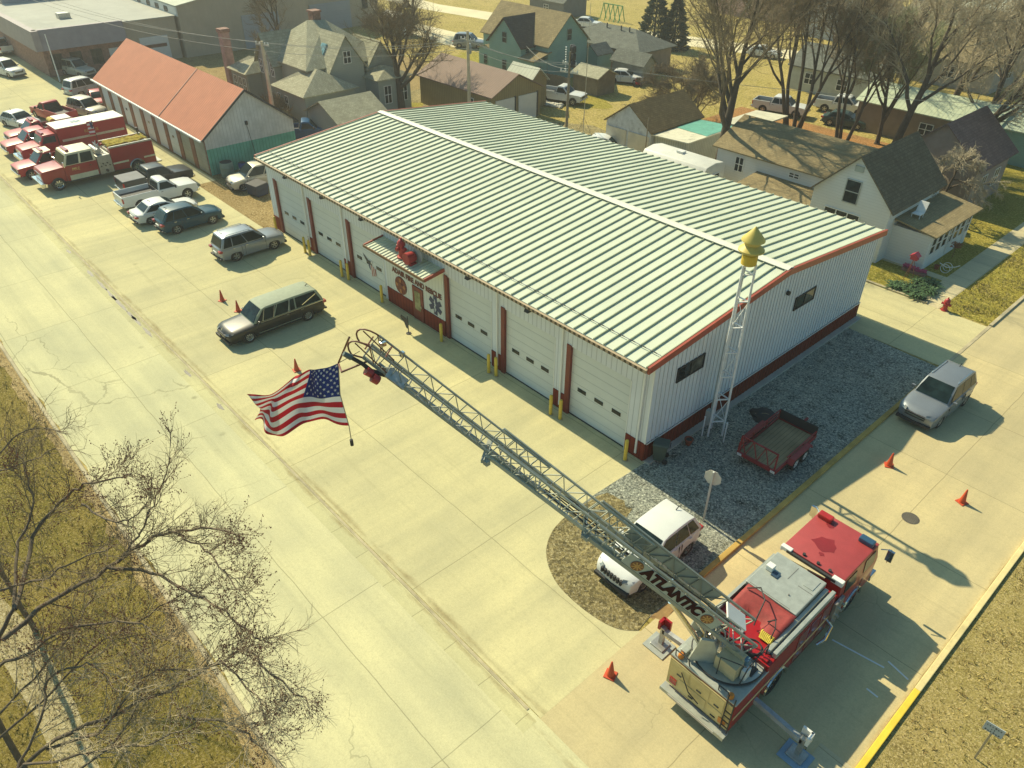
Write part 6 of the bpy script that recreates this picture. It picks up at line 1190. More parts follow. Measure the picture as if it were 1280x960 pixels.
t = site('pale_shop', 'pale flat building among trees at the top right of the view', 'building', -24, 120); gable(t, -40, -14, 116, 126, 3.6, 5.2, 'x', M('cream_wall', (.56, .50, .38), .8), R_PALE, .4); win(t, 'y', -1, 116, -26, 1.8, 2, 1.2)
t = site('dark_shed_far', 'dark shed roof at the top edge beside the far road', 'shed', -84, 78); gable(t, -88, -80, 75.5, 81, 2.4, 4.2, 'x', M('shed_dark', (.14, .15, .14), .9), S_GREY, .3); win(t, 'y', -1, 75.5, -84, 1.3, 1, .8)
t = site('white_shed_far', 'small white-roofed shed beyond the leafless tree by the brown barn', 'shed', -88, 48); gable(t, -90, -86.2, 46.5, 49.5, 2.2, 2.9, 'x', V_GREY, M('shed_white_roof', (.68, .66, .52), .6), .2); panel(t, -86.2, -86.1, 47.4, 48.4, 0, 1.9, 'door', mTRIM)
ch = thing('brick_chimney', 'pink-plastered brick chimney stack standing behind the salmon roof', 'chimney', (-71.5, 14.2, 0)); m = MB(); m.box(-.45, .45, -.45, .45, 0, 6.6); m.build('stack', M('chimney_pink', (.40, .24, .20), .9, var=.25, scale=2, dirt=.3), ch); m = MB(); m.box(-.55, .55, -.55, .55, 6.6, 6.95); m.build('cap', mBRICK, ch)
# ------------------------------------------------------------------ bare trees
mBARK = M('bark', (.085, .064, .042), .95, var=.3, scale=3, bmp=.8, bscale=8); mTWIG = M('twig', (.21, .16, .09), .95, var=.3, scale=2); mTWIGP = M('pale_twig', (.40, .335, .22), .95, var=.25, scale=2); mBUD = M('bud', (.26, .09, .05), .9)
def limb(mb, p, d, ln, r0, r1, rg, n=4, wob=.16, trop=.06, sides=5):
    pts, rad = [Vector(p)], [r0]; d = Vector(d).normalized()
    for i in range(n):
        d = (d+Vector((rg.gauss(0, wob), rg.gauss(0, wob), rg.gauss(0, wob)+trop))).normalized(); pts.append(pts[-1]+d*(ln/n)); rad.append(r0+(r1-r0)*(i+1)/n)
    mb.tube(pts, rad, sides, cap=False); return pts, rad, d
def at(pts, f):
    k = f*(len(pts)-1); i = min(int(k), len(pts)-2); return pts[i].lerp(pts[i+1], k-i), (pts[i+1]-pts[i]).normalized()
def spread(d, ang, rg):
    o = d.orthogonal().normalized(); o.rotate(Matrix.Rotation(rg.uniform(0, 2*pi), 3, d)); return (d*cos(ang)+o*sin(ang)).normalized()
def twigs(tw, pts, ln, r, rg, n, depth, trop=.05, lo=.25, bud=None, ang=(.45, .95)):
    for k in range(n):
        p, d = at(pts, lo+(1-lo)*(k+rg.random())/n); dd = spread(d, rg.uniform(*ang), rg); l = ln*rg.uniform(.6, 1.2)
        q, _, _ = limb(tw, p, dd, l, r, r*.45, rg, 3, .16, trop, 3)
        if depth > 0: twigs(tw, q, ln*.55, r*.6, rg, max(3, int(n*.75)), depth-1, trop, .2, bud, ang)
        elif bud is not None:
            for f in (.45, .7, .88, 1.0):
                b, _ = at(q, f); s = rg.uniform(.012, .024); j = Vector((rg.uniform(-.03, .03), rg.uniform(-.03, .03), rg.uniform(-.02, .03))); b = b+j
                bud.add([b+Vector((s, 0, 0)), b+Vector((-s*.5, s*.8, 0)), b+Vector((-s*.5, -s*.8, 0)), b+Vector((0, 0, s*1.6)), b-Vector((0, 0, s))], [(0, 1, 3), (1, 2, 3), (2, 0, 3), (1, 0, 4), (2, 1, 4), (0, 2, 4)])
def bare_tree(name, label, loc, h, r, seed, nl=7, br=6, tw=6, stems=1, lean=(0, 0), fork=.28, ang=(.35, .8), trop=.07, twm=None, group='bare trees', thick=.016, depth=1, limbf=.62, cat='tree'):
    rg = random.Random(seed); t = thing(name, label, cat, loc, 0, group); T, C_ = MB(), MB()
    for s in range(stems):
        a = 2*pi*s/max(1, stems)+rg.random(); base = Vector((.45*cos(a), .45*sin(a), -.1)) if stems > 1 else Vector((0, 0, -.1))
        d = Vector((lean[0]+(.26*cos(a) if stems > 1 else 0), lean[1]+(.26*sin(a) if stems > 1 else 0), 1)).normalized(); k = 1/math.sqrt(stems)
        pts, rad, _ = limb(T, base, d, h*.86, r*k*1.05, r*k*.12, rg, 9, .07, .04, 8)
        if stems == 1: T.tube([base, base+Vector((0, 0, .35))], [r*1.5, r*1.0], 8, cap=False)
        for i in range(nl):
            f = fork+(.95-fork)*(i+.5*rg.random())/nl; p, dd = at(pts, f); ld = spread(dd, rg.uniform(*ang), rg); ll = h*limbf*(1.05-f)*rg.uniform(.75, 1.2)+.8
            rr = r*k*(1-f)*.62+.025; lp, _, _ = limb(T, p, ld, ll, rr, rr*.22, rg, 6, .12, trop, 6)
            for j in range(br):
                p2, d2 = at(lp, .22+.75*(j+rg.random())/br); bd = spread(d2, rg.uniform(.4, .85), rg); bl_ = ll*.45*rg.uniform(.6, 1.1)
                bp, _, _ = limb(C_, p2, bd, bl_, max(rr*.35, thick*1.5), thick*.9, rg, 4, .13, trop, 4); twigs(C_, bp, bl_*.5, thick, rg, tw, depth, trop)
            twigs(C_, lp, ll*.3, thick, rg, tw+2, depth, trop, .5)
        twigs(C_, pts, h*.16, thick, rg, tw+3, depth, trop, .72)
    T.build('trunk', mBARK, t, norm=False, smooth=60); C_.build('crown', twm or mTWIG, t, norm=False); return t
_bt = bare_tree
def bare_tree(*a, **k):
    a = list(a); a[4] *= .78; k.setdefault('depth', 1)
    if len(a) > 8: a[8] += 2
    return _bt(*a, **k)
g = lambda x, y: U(x, y)
bare_tree('bare_tree', 'leafless tree with a forked trunk between the victorian house and the brown barn', g(503, 139), 12.0, .5, 3, 12, 9, 8, trop=.02, ang=(.5, 1.05), fork=.2, limbf=.72, thick=.02)
bare_tree('bare_tree', 'biggest leafless tree, thick dark trunk rising behind the camper trailer', (-20.25, 34.3, 0), 17.5, .56, 8, 12, 8, 7, fork=.25, ang=(.45, 1.0), trop=.05, thick=.02, limbf=.72)
bare_tree('bare_tree', 'leafless tree with five upright stems casting shadow on the white house roof', (-21.6, 48.5, 0), 17, .62, 5, 6, 6, 6, stems=5, fork=.34, ang=(.25, .55), thick=.02)
bare_tree('bare_tree', 'slim leafless tree just right of the five-stemmed one', (-17.2, 50.0, 0), 13, .42, 21, 6, 6, 6, stems=3, fork=.3, ang=(.3, .6), thick=.02)
bare_tree('bare_tree', 'tall leafless tree whose trunk leans right behind the dark gable roof', (-11.6, 47.6, 0), 17.5, .5, 13, 10, 7, 7, lean=(.20, .25), fork=.3, twm=mTWIGP, thick=.02)
bare_tree('bare_tree', 'leaning pale leafless tree behind the dark gable roof', (-7.6, 50.5, 0), 16, .46, 17, 10, 7, 7, lean=(.28, .18), fork=.25, twm=mTWIGP, thick=.02)
bare_tree('bare_tree', 'grey leafless tree in the right corner haze by the striped roof building', (-1.0, 68, 0), 15, .45, 19, 9, 7, 7, fork=.2, twm=mTWIGP, thick=.022)
bare_tree('bare_tree', 'pale leafless tree behind the long green-roofed building', (-14, 66, 0), 16, .5, 23, 10, 7, 7, fork=.2, twm=mTWIGP, thick=.022)
bare_tree('bare_tree', 'pale leafless tree in front of the tan-roofed far house', (-23.5, 76, 0), 15, .45, 29, 9, 7, 6, fork=.2, twm=mTWIGP, thick=.024)
bare_tree('bare_tree', 'leafless tree beside the blue-grey house at the top', (-37, 84, 0), 15, .45, 31, 9, 7, 6, fork=.2, twm=mTWIGP, thick=.024)
bare_tree('bare_tree', 'leafless tree at the top edge left of the cream house', (-29, 92, 0), 15, .45, 37, 9, 7, 6, fork=.2, twm=mTWIGP, thick=.026)
bare_tree('bare_tree', 'leafless tree at the far top right, above the tan-roofed house', (-12, 92, 0), 17, .5, 41, 10, 7, 6, fork=.2, twm=mTWIGP, thick=.026)
bare_tree('bare_tree', 'bushy leafless tree at the top edge beyond the far road shed', (-68, 62, 0), 10, .35, 43, 9, 7, 6, fork=.15, thick=.022) if False else None
bare_tree('bare_tree', 'thin leafless tree behind the salmon roof beside the warehouse door', (-69, 17.5, 0), 7, .14, 47, 7, 5, 5, fork=.3, thick=.014)
bare_tree('bare_tree', 'leafless tree in front of the pale workshop roof behind the victorian house', (-77, 24, 0), 12, .3, 53, 9, 7, 6, fork=.25, thick=.02)
bare_tree('bare_tree', 'reddish leafless tree at the top centre by the workshop gable', (-90, 52.5, 0), 12, .35, 59, 9, 7, 6, fork=.25, thick=.022)
bare_tree('bushy_shrub', 'wide brown leafless thicket spilling over the white garage roof', (-30.5, 43.5, 0), 7.0, .2, 61, 8, 7, 7, stems=4, fork=.1, ang=(.5, 1.1), trop=-.02, thick=.018, group=None, cat='shrub')
bare_tree('weeping_tree', 'drooping grey tree trailing its twigs before the plum-brown roofed house', (-3.4, 39.4, 0), 6.5, .22, 67, 10, 9, 8, fork=.25, ang=(.6, 1.15), trop=-.16, twm=mTWIGP, thick=.016, group=None)
bare_tree('brown_bush', 'small reddish-brown bush against the victorian house wall', (-58.5, 12.6, 0), 2.2, .06, 71, 6, 5, 5, stems=4, fork=.1, thick=.014, group=None, cat='shrub')
bare_tree('bare_tree', 'pale leafless tree rising behind the plum-brown roofed house', (-8, 58, 0), 14, .42, 101, 10, 8, 7, fork=.18, ang=(.4, .9), twm=mTWIGP, thick=.022)
bare_tree('bare_tree', 'pale leafless tree at the left end of the green-roofed building', (-19, 62.5, 0), 14, .42, 102, 10, 8, 7, fork=.18, ang=(.4, .9), twm=mTWIGP, thick=.022)
bare_tree('bare_tree', 'pale leafless tree right of the low grey-green roofed house', (-30, 74, 0), 15, .42, 103, 10, 8, 7, fork=.18, ang=(.4, .9), twm=mTWIGP, thick=.022)
bare_tree('bare_tree', 'pale leafless tree in the haze above the tan roof', (-17, 100, 0), 16, .42, 104, 10, 8, 7, fork=.18, ang=(.4, .9), twm=mTWIGP, thick=.022)
bare_tree('bare_tree', 'pale leafless tree in the right haze behind the striped-roof building', (-2, 80, 0), 16, .42, 105, 10, 8, 7, fork=.18, ang=(.4, .9), twm=mTWIGP, thick=.022)
bare_tree('bare_tree', 'pale leafless tree at the top edge above the cream house', (-36, 112, 0), 16, .42, 106, 10, 8, 7, fork=.18, ang=(.4, .9), twm=mTWIGP, thick=.022)
bare_tree('bare_tree', 'pale leafless tree in the far top right corner', (-6, 104, 0), 17, .42, 107, 10, 8, 7, fork=.18, ang=(.4, .9), twm=mTWIGP, thick=.022)
# evergreens: many small sprays through the volume
mGREEN = M('evergreen', (.055, .085, .035), .9, var=.35, scale=2)
def evergreen(label, loc, h, r, seed, col, shape='cone'):
    rg = random.Random(seed); t = thing('evergreen_tree', label, 'tree', loc); m = MB(); m.tube([(0, 0, -.1), (0, 0, h*.9)], [.2, .04], 7); m.build('trunk', mBARK, t); m = MB()
    for k in range(5200):
        z = h*rg.random()**1.15; rad = r*(1-(z/h)**1.6)*rg.uniform(.55, 1.05)*(1+.18*sin(7*z)) if shape == 'cone' else r*math.sqrt(max(.02, 1-((z-h*.5)/(h*.5))**2))*rg.uniform(.4, 1.05); a = rg.uniform(0, 2*pi)
        p = Vector((rad*cos(a), rad*sin(a), z)); o = Vector((cos(a), sin(a), rg.uniform(-.2, .7))).normalized(); s = rg.uniform(.16, .34); sd = o.orthogonal().normalized(); sd.rotate(Matrix.Rotation(rg.uniform(0, 6.28), 3, o)); m.face([p-sd*s*.4, p+o*s*1.3, p+sd*s*.4, p-o*s*.5])
    m.build('crown', col, t, norm=False); return t
evergreen('dense dark-green evergreen standing at the top edge beyond the ranch house', (-57, 70.5, 0), 8.0, 2.3, 1, mGREEN); evergreen('second evergreen, slightly lower, touching the denser one beyond the ranch house', (-54.2, 71.5, 0), 7.2, 1.9, 2, mGREEN)
bare_tree('bare_tree', 'grey-green budding tree among the bare stems behind the white house', (-15.0, 53.0, 0), 12, .3, 77, 10, 8, 8, fork=.15, ang=(.35, .8), twm=M('sage_twig', (.24, .26, .13), .95, var=.3, scale=2), thick=.02)
# near trees at the lower left: limbs follow the photograph's sweep, growing out of trunks just outside the frame
def near_tree(label, trunk, limbs, seed, tw_=(.19, .145, .085), pale=1.0):
    rg = random.Random(seed); base = trunk[0]; t = thing('bare_tree', label, 'tree', (base.x, base.y, 0), 0, 'bare trees'); o = Vector((base.x, base.y, 0)); T, C_, Bd = MB(), MB(), MB()
    def smooth_path(pts, k=4):
        out = []
        for i in range(len(pts)-1):
            p0 = pts[max(0, i-1)]; p1 = pts[i]; p2 = pts[i+1]; p3 = pts[min(len(pts)-1, i+2)]
            for j in range(k):
                f = j/k; out.append(.5*((2*p1)+(p2-p0)*f+(2*p0-5*p1+4*p2-p3)*f*f+(3*p1-p0-3*p2+p3)*f**3)+Vector((rg.gauss(0, .03), rg.gauss(0, .03), rg.gauss(0, .03))))
        return out+[pts[-1]]
    tp = smooth_path([p-o for p in trunk]); T.tube(tp, [.095-.045*i/(len(tp)-1) for i in range(len(tp))], 9, cap=False)
    for pts, r0, dens in limbs:
        lp = smooth_path([p-o for p in pts]); n = len(lp); r0 *= .55; T.tube(lp, [r0*(1-.85*i/(n-1))+.008 for i in range(n)], 6, cap=False)
        ln = sum((lp[i+1]-lp[i]).length for i in range(n-1)); nb = int(ln*3.2*dens*pale)
        for k in range(nb):
            f = .12+.86*(k+rg.random())/nb; p, d = at(lp, f); bd = spread(d, rg.uniform(.4, .9), rg); bl_ = rg.uniform(.7, 1.7)*(1.15-.55*f)
            bp, _, _ = limb(C_, p, bd, bl_, .013*(1.25-f*.6), .006, rg, 4, .15, .05, 4); twigs(C_, bp, .62, .0072, rg, 6, 1, .05, .15, Bd if rg.random() < .28 else None)
        twigs(C_, lp, .5, .006, rg, int(ln*1.2), 1, .05, .3, Bd)
    T.build('trunk', M('tan_bark', (.15, .115, .075), .95, var=.3, scale=3), t, norm=False, smooth=60); C_.build('crown', M('tan_twig_%d' % seed, tw_, .95, var=.35, scale=2), t, norm=False); (Bd.build('buds', mBUD, t, norm=False) if len(Bd.f) > 6000 else None); return t
u = U
def px(z0, z1, *pp): n = len(pp); return [U(p[0], p[1], z0+(z1-z0)*i/(n-1)) for i, p in enumerate(pp)]
a0 = U(-26, 862, 5.0)
near_tree('budding leafless tree whose limbs reach over the road edge at lower left', [Vector((a0.x+.3, a0.y-.2, 0)), Vector((a0.x+.2, a0.y-.1, 2.5)), a0, U(-8, 812, 6.2), U(18, 760, 7.0)],
  [(px(7, 9.5, (18, 760), (44, 672), (68, 635), (98, 610), (135, 600), (165, 592)), .10, 1), (px(6.8, 9.2, (2, 800), (70, 748), (135, 710), (176, 682), (212, 664), (262, 660), (306, 672)), .12, 1.1),
   (px(7.9, 9.3, (150, 700), (172, 672), (186, 640), (204, 600), (214, 572)), .05, 1.2), (px(7.6, 8.9, (136, 710), (188, 715), (232, 737), (280, 763), (318, 795), (326, 801)), .075, 1.2),
   (px(6, 8.2, (-16, 840), (36, 816), (66, 794), (118, 778), (176, 780), (202, 802)), .08, .9), (px(6.4, 9, (-8, 812), (-14, 755), (10, 735), (50, 725), (95, 700), (140, 683)), .08, 1), (px(7, 9, (18, 760), (20, 690), (40, 640), (35, 600), (20, 560)), .07, 1.0), (px(8.4, 9.4, (212, 664), (240, 676), (268, 700), (290, 730), (300, 740)), .04, 1.2), (px(8.2, 9.6, (105, 630), (130, 650), (165, 650), (190, 620)), .05, 1)], 5)
b0 = U(-20, 985, 4.2)
near_tree('budding leafless tree in the bottom left corner with low limbs over the road', [Vector((b0.x+.2, b0.y-.1, 0)), Vector((b0.x+.1, b0.y, 2.2)), b0, U(20, 965, 5)],
  [(px(5, 7.4, (20, 965), (70, 925), (150, 890), (228, 852), (275, 828), (306, 813), (350, 853), (385, 880)), .10, 1), (px(5.2, 7.2, (60, 935), (120, 918), (152, 880), (184, 843), (210, 838), (262, 836)), .06, 1), (px(6.4, 7.2, (228, 895), (290, 905), (322, 930), (340, 945)), .045, 1.1), (px(5, 7, (20, 965), (50, 900), (60, 850), (110, 830), (150, 865)), .06, .9), (px(6.4, 7.6, (275, 828), (320, 870), (332, 905)), .04, 1.1), (px(5.2, 6.8, (30, 955), (120, 940), (200, 925), (250, 900)), .05, 1), (px(5, 7, (-10, 930), (60, 870), (130, 800), (200, 760), (240, 735)), .05, 1), (px(5, 6.8, (-10, 900), (40, 850), (90, 790), (120, 740)), .05, 1), (px(5, 6.6, (60, 985), (140, 930), (180, 860), (190, 800)), .05, 1)], 9, (.36, .30, .19), 1.3)
# a third crown further along the bank, upper left of the near ones
c0 = U(-40, 640, 6)
near_tree('leafless tree left of the frame whose dark twigs cross the bank grass', [Vector((c0.x, c0.y, 0)), Vector((c0.x, c0.y, 3)), c0, U(-30, 610, 7)], [(px(6.5, 7.6, (-30, 610), (10, 555), (40, 535), (85, 540)), .05, .8), (px(6.5, 8, (-30, 610), (0, 590), (40, 575), (70, 560)), .05, .8)], 15)
# ------------------------------------------------------------------ street furniture and small things
mORG = M('cone_orange', (.55, .075, .02), .55, var=.1)
cl = ['left one of the two cones ahead of the hearse', 'cone right beside the hearse bonnet', 'cone standing behind the flag on the apron', 'cone in the street nearest the grey SUV', 'cone in the street farthest right', 'cone on the apron left of the ladder truck']
for i, p in enumerate([(278, 376), (298, 389), (371, 463), (1111, 582), (1202, 628), (763, 844)]):
    q = U(*p); q.z = .013
    if i == 0:
        c0_ = thing('traffic_cone', None, 'traffic cone', q, .4, 'orange traffic cones'); m = MB(); m.box(-.2, .2, -.2, .2, 0, .035); m.build('base', mORG, c0_, bevel=.01, seg=1)
        m = MB(); m._lathe([(.145, .035), (.03, .74), (.02, .75)], 16, (0, 0, 0), 0); m.build('cone', mORG, c0_, smooth=40); c = c0_
    else: c = copy_tree(c0_); c.location = q; c.rotation_euler.z = i*.7
    c['label'] = 'orange traffic cone, '+cl[i]
# stop sign seen from behind
s0 = U(879, 651); t = thing('stop_sign', 'back of an octagonal stop sign on a pale post at the gravel corner', 'stop sign', (s0.x, s0.y, .02), R(-78))
m = MB(); m.box(-.045, .045, -.035, .035, 0, 2.75); m.build('post', M('post_pale', (.58, .58, .50), .6), t)
m = MB(); m.prism([(.38*cos(pi/8+k*pi/4), 2.4+.38*sin(pi/8+k*pi/4)) for k in range(8)], 0, -.06, -.045); m.build('sign_back', M('sign_back', (.60, .58, .48), .5), t)
m = MB(); m.prism([(.375*cos(pi/8+k*pi/4), 2.4+.375*sin(pi/8+k*pi/4)) for k in range(8)], 0, -.066, -.061); fo = m.build('sign_face', M('stop_red', (.42, .02, .02), .5), t)
text('lettering', 'STOP', .26, mTRIM, fo, (-.07, 0, 2.4), (pi/2, 0, -pi/2), ext=.002)
# park sign on the verge
s0 = U(1218, 948); t = thing('park_sign', 'small grey rule sign on a thin post in the dry grass at bottom right', 'sign', (s0.x, s0.y, .02), R(4))
m = MB(); m.box(-.03, .03, -.02, .02, 0, 1.75); m.build('post', mBRUSHED, t)
m = MB(); m.box(-.27, .27, -.04, -.022, 1.45, 1.85); pl_ = m.build('plate', M('sign_grey', (.48, .53, .52), .5), t)
m = MB(); rg = random.Random(4)
for k, n in enumerate((6, 2, 6)):                                   # three rows of worn strokes: too faint to read in the photograph
    for j in range(n): x = (j-(n-1)/2)*.075; m.box(x-.024, x+rg.uniform(-.005, .024), -.043, -.041, 1.75-k*.115-.035, 1.75-k*.115+rg.uniform(.005, .035))
m.build('worn_lettering', M('sign_ink', (.05, .07, .08), .6), pl_)
# black banner stand before the office
s0 = U(511, 417); t = thing('banner_stand', 'thin dark pole with a small drooping black pennant before the office', 'banner', (s0.x, s0.y, .013)); m = MB(); m.cyl((0, 0, 0), (0, 0, 1.15), .025, n=8); m.build('pole', mPLAST, t); m = MB(); m.prism([(0, .95), (-.62, 1.0), (-.74, .86), (-.66, .72), (-.42, .66), (-.2, .3), (0, .3)], 1, -.008, .008); m.build('pennant', mPLAST, t); m = MB(); m.cyl((0, 0, 0), (0, 0, .03), .16, n=10); m.build('base', mPLAST, t)
# wheelie bin, pot and posts by the tower
def bin_(label, loc, rz, col, s=1):
    t = thing('trash_bin', label, 'trash bin', loc, rz); m = MB(); m.hexa([(-.24*s, -.26*s, .08), (.24*s, -.26*s, .08), (.24*s, .22*s, .08), (-.24*s, .22*s, .08)], [(-.31*s, -.36*s, .98*s), (.31*s, -.36*s, .98*s), (.31*s, .32*s, .98*s), (-.31*s, .32*s, .98*s)]); m.build('body', col, t, bevel=.03)
    m = MB(); m.hexa([(-.33*s, -.39*s, .99*s), (.33*s, -.39*s, .99*s), (.33*s, .36*s, .99*s), (-.33*s, .36*s, .99*s)], [(-.28*s, -.33*s, 1.08*s), (.28*s, -.33*s, 1.08*s), (.28*s, .36*s, 1.06*s), (-.28*s, .36*s, 1.06*s)]); m.build('lid', col, t, bevel=.02)
    for sx in (-1, 1): m = MB(); m.cyl((sx*.24*s, .27*s, .13), (sx*.31*s, .27*s, .13), .13, n=12); m.build('wheel', mTYRE, t)
    m = MB(); m.bar((-.2, .4*s, .95*s), (.2, .4*s, .95*s), .04); m.build('handle', mPLAST, t); return t
s0 = U(823, 574); bin_('dark green wheeled bin at the station corner beside the gravel', (s0.x+.05, s0.y, .02), R(-60), M('bin_green', (.06, .09, .07), .6))
s0 = U(860, 556); t = thing('clay_pot', 'small reddish pot on the shaded gravel near the wheeled bin', 'pot', (s0.x, s0.y, .02)); m = MB(); m._lathe([(.12, 0), (.2, .3), (.22, .31), (.22, .36), (.17, .36), (.15, .30)], 14, (0, 0, 0), 0); m.build('pot', M('clay', (.24, .06, .03), .8), t, smooth=40); m = MB(); m._lathe([(.15, .29), (.15, .31)], 12, (0, 0, 0), 0); m.build('soil', mPLAST, t)
for p, l in (((877, 545), 'short pale post at the left foot of the siren tower'), ((904, 553), 'short pale post at the right foot of the siren tower')):
    q = U(*p); t = thing('guard_post', l, 'post', (q.x, q.y, .02)); m = MB(); m.cyl((0, 0, 0), (0, 0, 1.15), .035, n=8); m.build('post', mW, t); m = MB(); m._lathe([(.045, 1.15), (.045, 1.18)], 8, (0, 0, 0), 0); m.build('cap', mW, t)
# red utility trailer on the gravel
t = thing('utility_trailer', 'red flatbed utility trailer with a plank deck on the shaded gravel', 'trailer', (3.75, 5.15, .02), R(2)); mTR = M('trailer_red', (.27, .022, .022), .55, var=.2, scale=3, dirt=.3); mPL = M_lines('deck_plank', (.30, .235, .13), .19, (1, 0, 0), .45, .1, .9, 0, .35)
m = MB(); m.box(-.92, .92, -1.75, 1.75, .52, .56); m.build('deck', mPL, t)
m = MB(); m.box(-1.0, -.93, -1.8, 1.8, .42, .62); m.box(.93, 1.0, -1.8, 1.8, .42, .62); m.box(-1.0, 1.0, 1.8, 1.87, .42, .62); m.box(-1.0, 1.0, -1.87, -1.8, .42, .62); m.bar((0, 1.8, .5), (0, 2.9, .5), .1); m.build('frame', mTR, t)
for s in (-1, 1):
    for z in (.85, 1.08) if s < 0 else (.85,): m = MB(); m.bar((s*.97, -1.8 if s < 0 else -.9, z), (s*.97, 1.8, z), .05); m.build('side_rail', mTR, t)
    m = MB(); [m.bar((s*.97, y, .6), (s*.97, y, 1.08 if s < 0 else .85), .05) for y in (-1.8, -.6, .6, 1.8) if s < 0 or y > -1]; m.build('stake', mTR, t)
    m = MB(); m.prism([(-.95, .55), (-.8, .80), (.8, .80), (.95, .55), (.9, .55), (.77, .75), (-.77, .75), (-.9, .55)], 0, *sorted((s*1.02, s*1.3))); m.build('fender', mTR, t)
    for y in (-.42, .42): wheel(t, s*1.16, y, .34, .2, mTRIM)
m = MB(); m.bar((-.9, -1.84, .55), (-.9, -1.84, 1.55), .06); m.bar((.9, -1.84, .55), (.9, -1.84, 1.55), .06); m.bar((-.9, -1.84, 1.52), (.9, -1.84, 1.52), .06)
for k in range(6): m.bar((-.9+k*.3, -1.84, .6 if k % 2 else 1.5), (-.6+k*.3, -1.84, 1.5 if k % 2 else .6), .035)
m.build('ramp_gate', mTR, t)
m = MB(); m.box(-1.0, 1.0, 1.8, 1.84, .6, 1.1); m.build('headboard', mPLAST, t)
m = MB(); [m.cbox((s*.85, -1.89, .5), (.22, .03, .12)) for s in (-1, 1)]; m.build('tail_light', mTRIM, t)
t = thing('dark_tarp', 'dark folded tarp lying on the gravel behind the red trailer', 'tarp', (1.9, 7.2, .02)); m = MB(); rg = random.Random(3); m._lathe([(.62, 0), (.55, .12), (.3, .2), (.05, .22)], 11, (0, 0, 0), 0); m.v = [(x*rg.uniform(.8, 1.2)*1.2, y*rg.uniform(.8, 1.2), z) for x, y, z in m.v]; m.build('tarp', M('tarp_dark', (.03, .035, .035), .8), t); m = MB(); m.tube([(-.4, -.3, .15), (0, .0, .24), (.4, .2, .14)], .015, 5); m.build('rope', mROPE, t)
# dumpster and barrels west of the station
t = thing('dumpster', 'dark blue steel dumpster behind the tan minivan', 'dumpster', U(323, 243, .014), R(10)); mDB = M('dumpster_blue', (.02, .035, .07), .5, dirt=.3); m = MB(); m.prism([(-.7, .1), (.7, .1), (.9, 1.1), (.8, 1.35), (-.8, 1.25)], 0, -.95, .95); m.build('body', mDB, t, bevel=.02); m = MB(); m.hexa([(-.95, -.8, 1.27), (.95, -.8, 1.27), (.95, .8, 1.37), (-.95, .8, 1.37)], [(-.95, -.8, 1.32), (.95, -.8, 1.32), (.95, .8, 1.42), (-.95, .8, 1.42)]); m.build('lid', mPLAST, t); m = MB(); [m.box(s*.95-.05, s*.95+.05, -.5, .5, .6, .8) for s in (-1, 1)]; m.build('lift_pocket', mDB, t); t.scale = (.72, .72, .72)
def barrel(label, loc, mat, h=.95, r=.32):
    t = thing('barrel', label, 'barrel', loc); m = MB(); m._lathe([(r*.96, 0), (r, .05), (r, h*.32), (r*1.04, h*.34), (r, h*.37), (r, h*.64), (r*1.04, h*.67), (r, h*.7), (r, h-.04), (r*.94, h)], 18, (0, 0, 0), 0); m.build('drum', mat, t, smooth=40); m = MB(); m._lathe([(r*.9, h-.005), (r*.88, h+.02)], 18, (0, 0, 0), 0); m.build('lid', mPLAST, t)
barrel('large pale green water butt at the corner of the teal garage gable', (-47.6, 2.1, .014), M('butt_green', (.22, .28, .20), .6), 1.25, .55); barrel('bright blue plastic barrel by the teal garage gable', (-47.4, 3.4, .014), M('barrel_blue', (.02, .07, .25), .5))
# hydrant, front-garden things, hostas
hydrant(tuple(U(1180, 388)), 1.1, 'red street hydrant in the grass corner between the driveway and the sidewalk')
t = thing('bird_feeder', 'red bird feeder on thin rusty tripod legs in the front lawn', 'bird feeder', tuple(U(1134, 350))); m = MB(); [m.tube([(.35*cos(a), .35*sin(a), 0), (.04*cos(a), .04*sin(a), 1.5)], .018, 5) for a in (0, 2.1, 4.2)]; m.build('tripod', M('rust', (.22, .07, .03), .8), t); m = MB(); m.hexa([(-.22, -.18, 1.5), (.22, -.18, 1.5), (.22, .18, 1.5), (-.22, .18, 1.5)], [(-.22, -.18, 1.75), (.22, -.18, 1.75), (.22, .18, 1.75), (-.22, .18, 1.75)]); m.build('house', M('feeder_red', (.45, .03, .06), .5), t); m = MB(); m.prism([(-.3, 1.75), (.3, 1.75), (0, 2.0)], 1, -.26, .26); m.build('roof', M('feeder_red', (.45, .03, .06), .5), t)
t = thing('garden_ornament', 'pale wire garden wheel with a brown pot by the sidewalk', 'garden ornament', tuple(U(1181, 340))); m = MB(); [m.tube([(.3*cos(2*pi*k/16), o, .32+.3*sin(2*pi*k/16)) for k in range(17)], .02, 5) for o in (-.2, .2)]; m.build('wheel', mTRIM, t); m = MB(); m.tube([(-.5, 0, .5), (0, 0, .35), (.5, 0, .55), (.75, 0, .75)], .03, 5); m.build('frame', mTRIM, t); m = MB(); m._lathe([(.12, 0), (.18, .28), (.14, .3)], 10, (-.6, 0, 0), 0); m.build('pot', M('clay', (.24, .06, .03), .8), t)
t = thing('plant_stand', 'rusty flower stand in the shadow of the white house porch', 'plant stand', tuple(U(1190, 322))); m = MB(); m.tube([(0, 0, 0), (0, 0, .9)], .02, 5); m.build('pole', M('rust', (.22, .07, .03), .8), t); m = MB(); rg = random.Random(5); [m.face([(p := Vector((rg.gauss(0, .14), rg.gauss(0, .14), .95+rg.gauss(0, .1))))+Vector((.08, 0, 0)), p+Vector((0, .08, .04)), p-Vector((.08, 0, .02)), p-Vector((0, .08, 0))]) for k in range(60)]; m.build('flower_head', M('flower_rust', (.36, .12, .04), .8), t, norm=False)
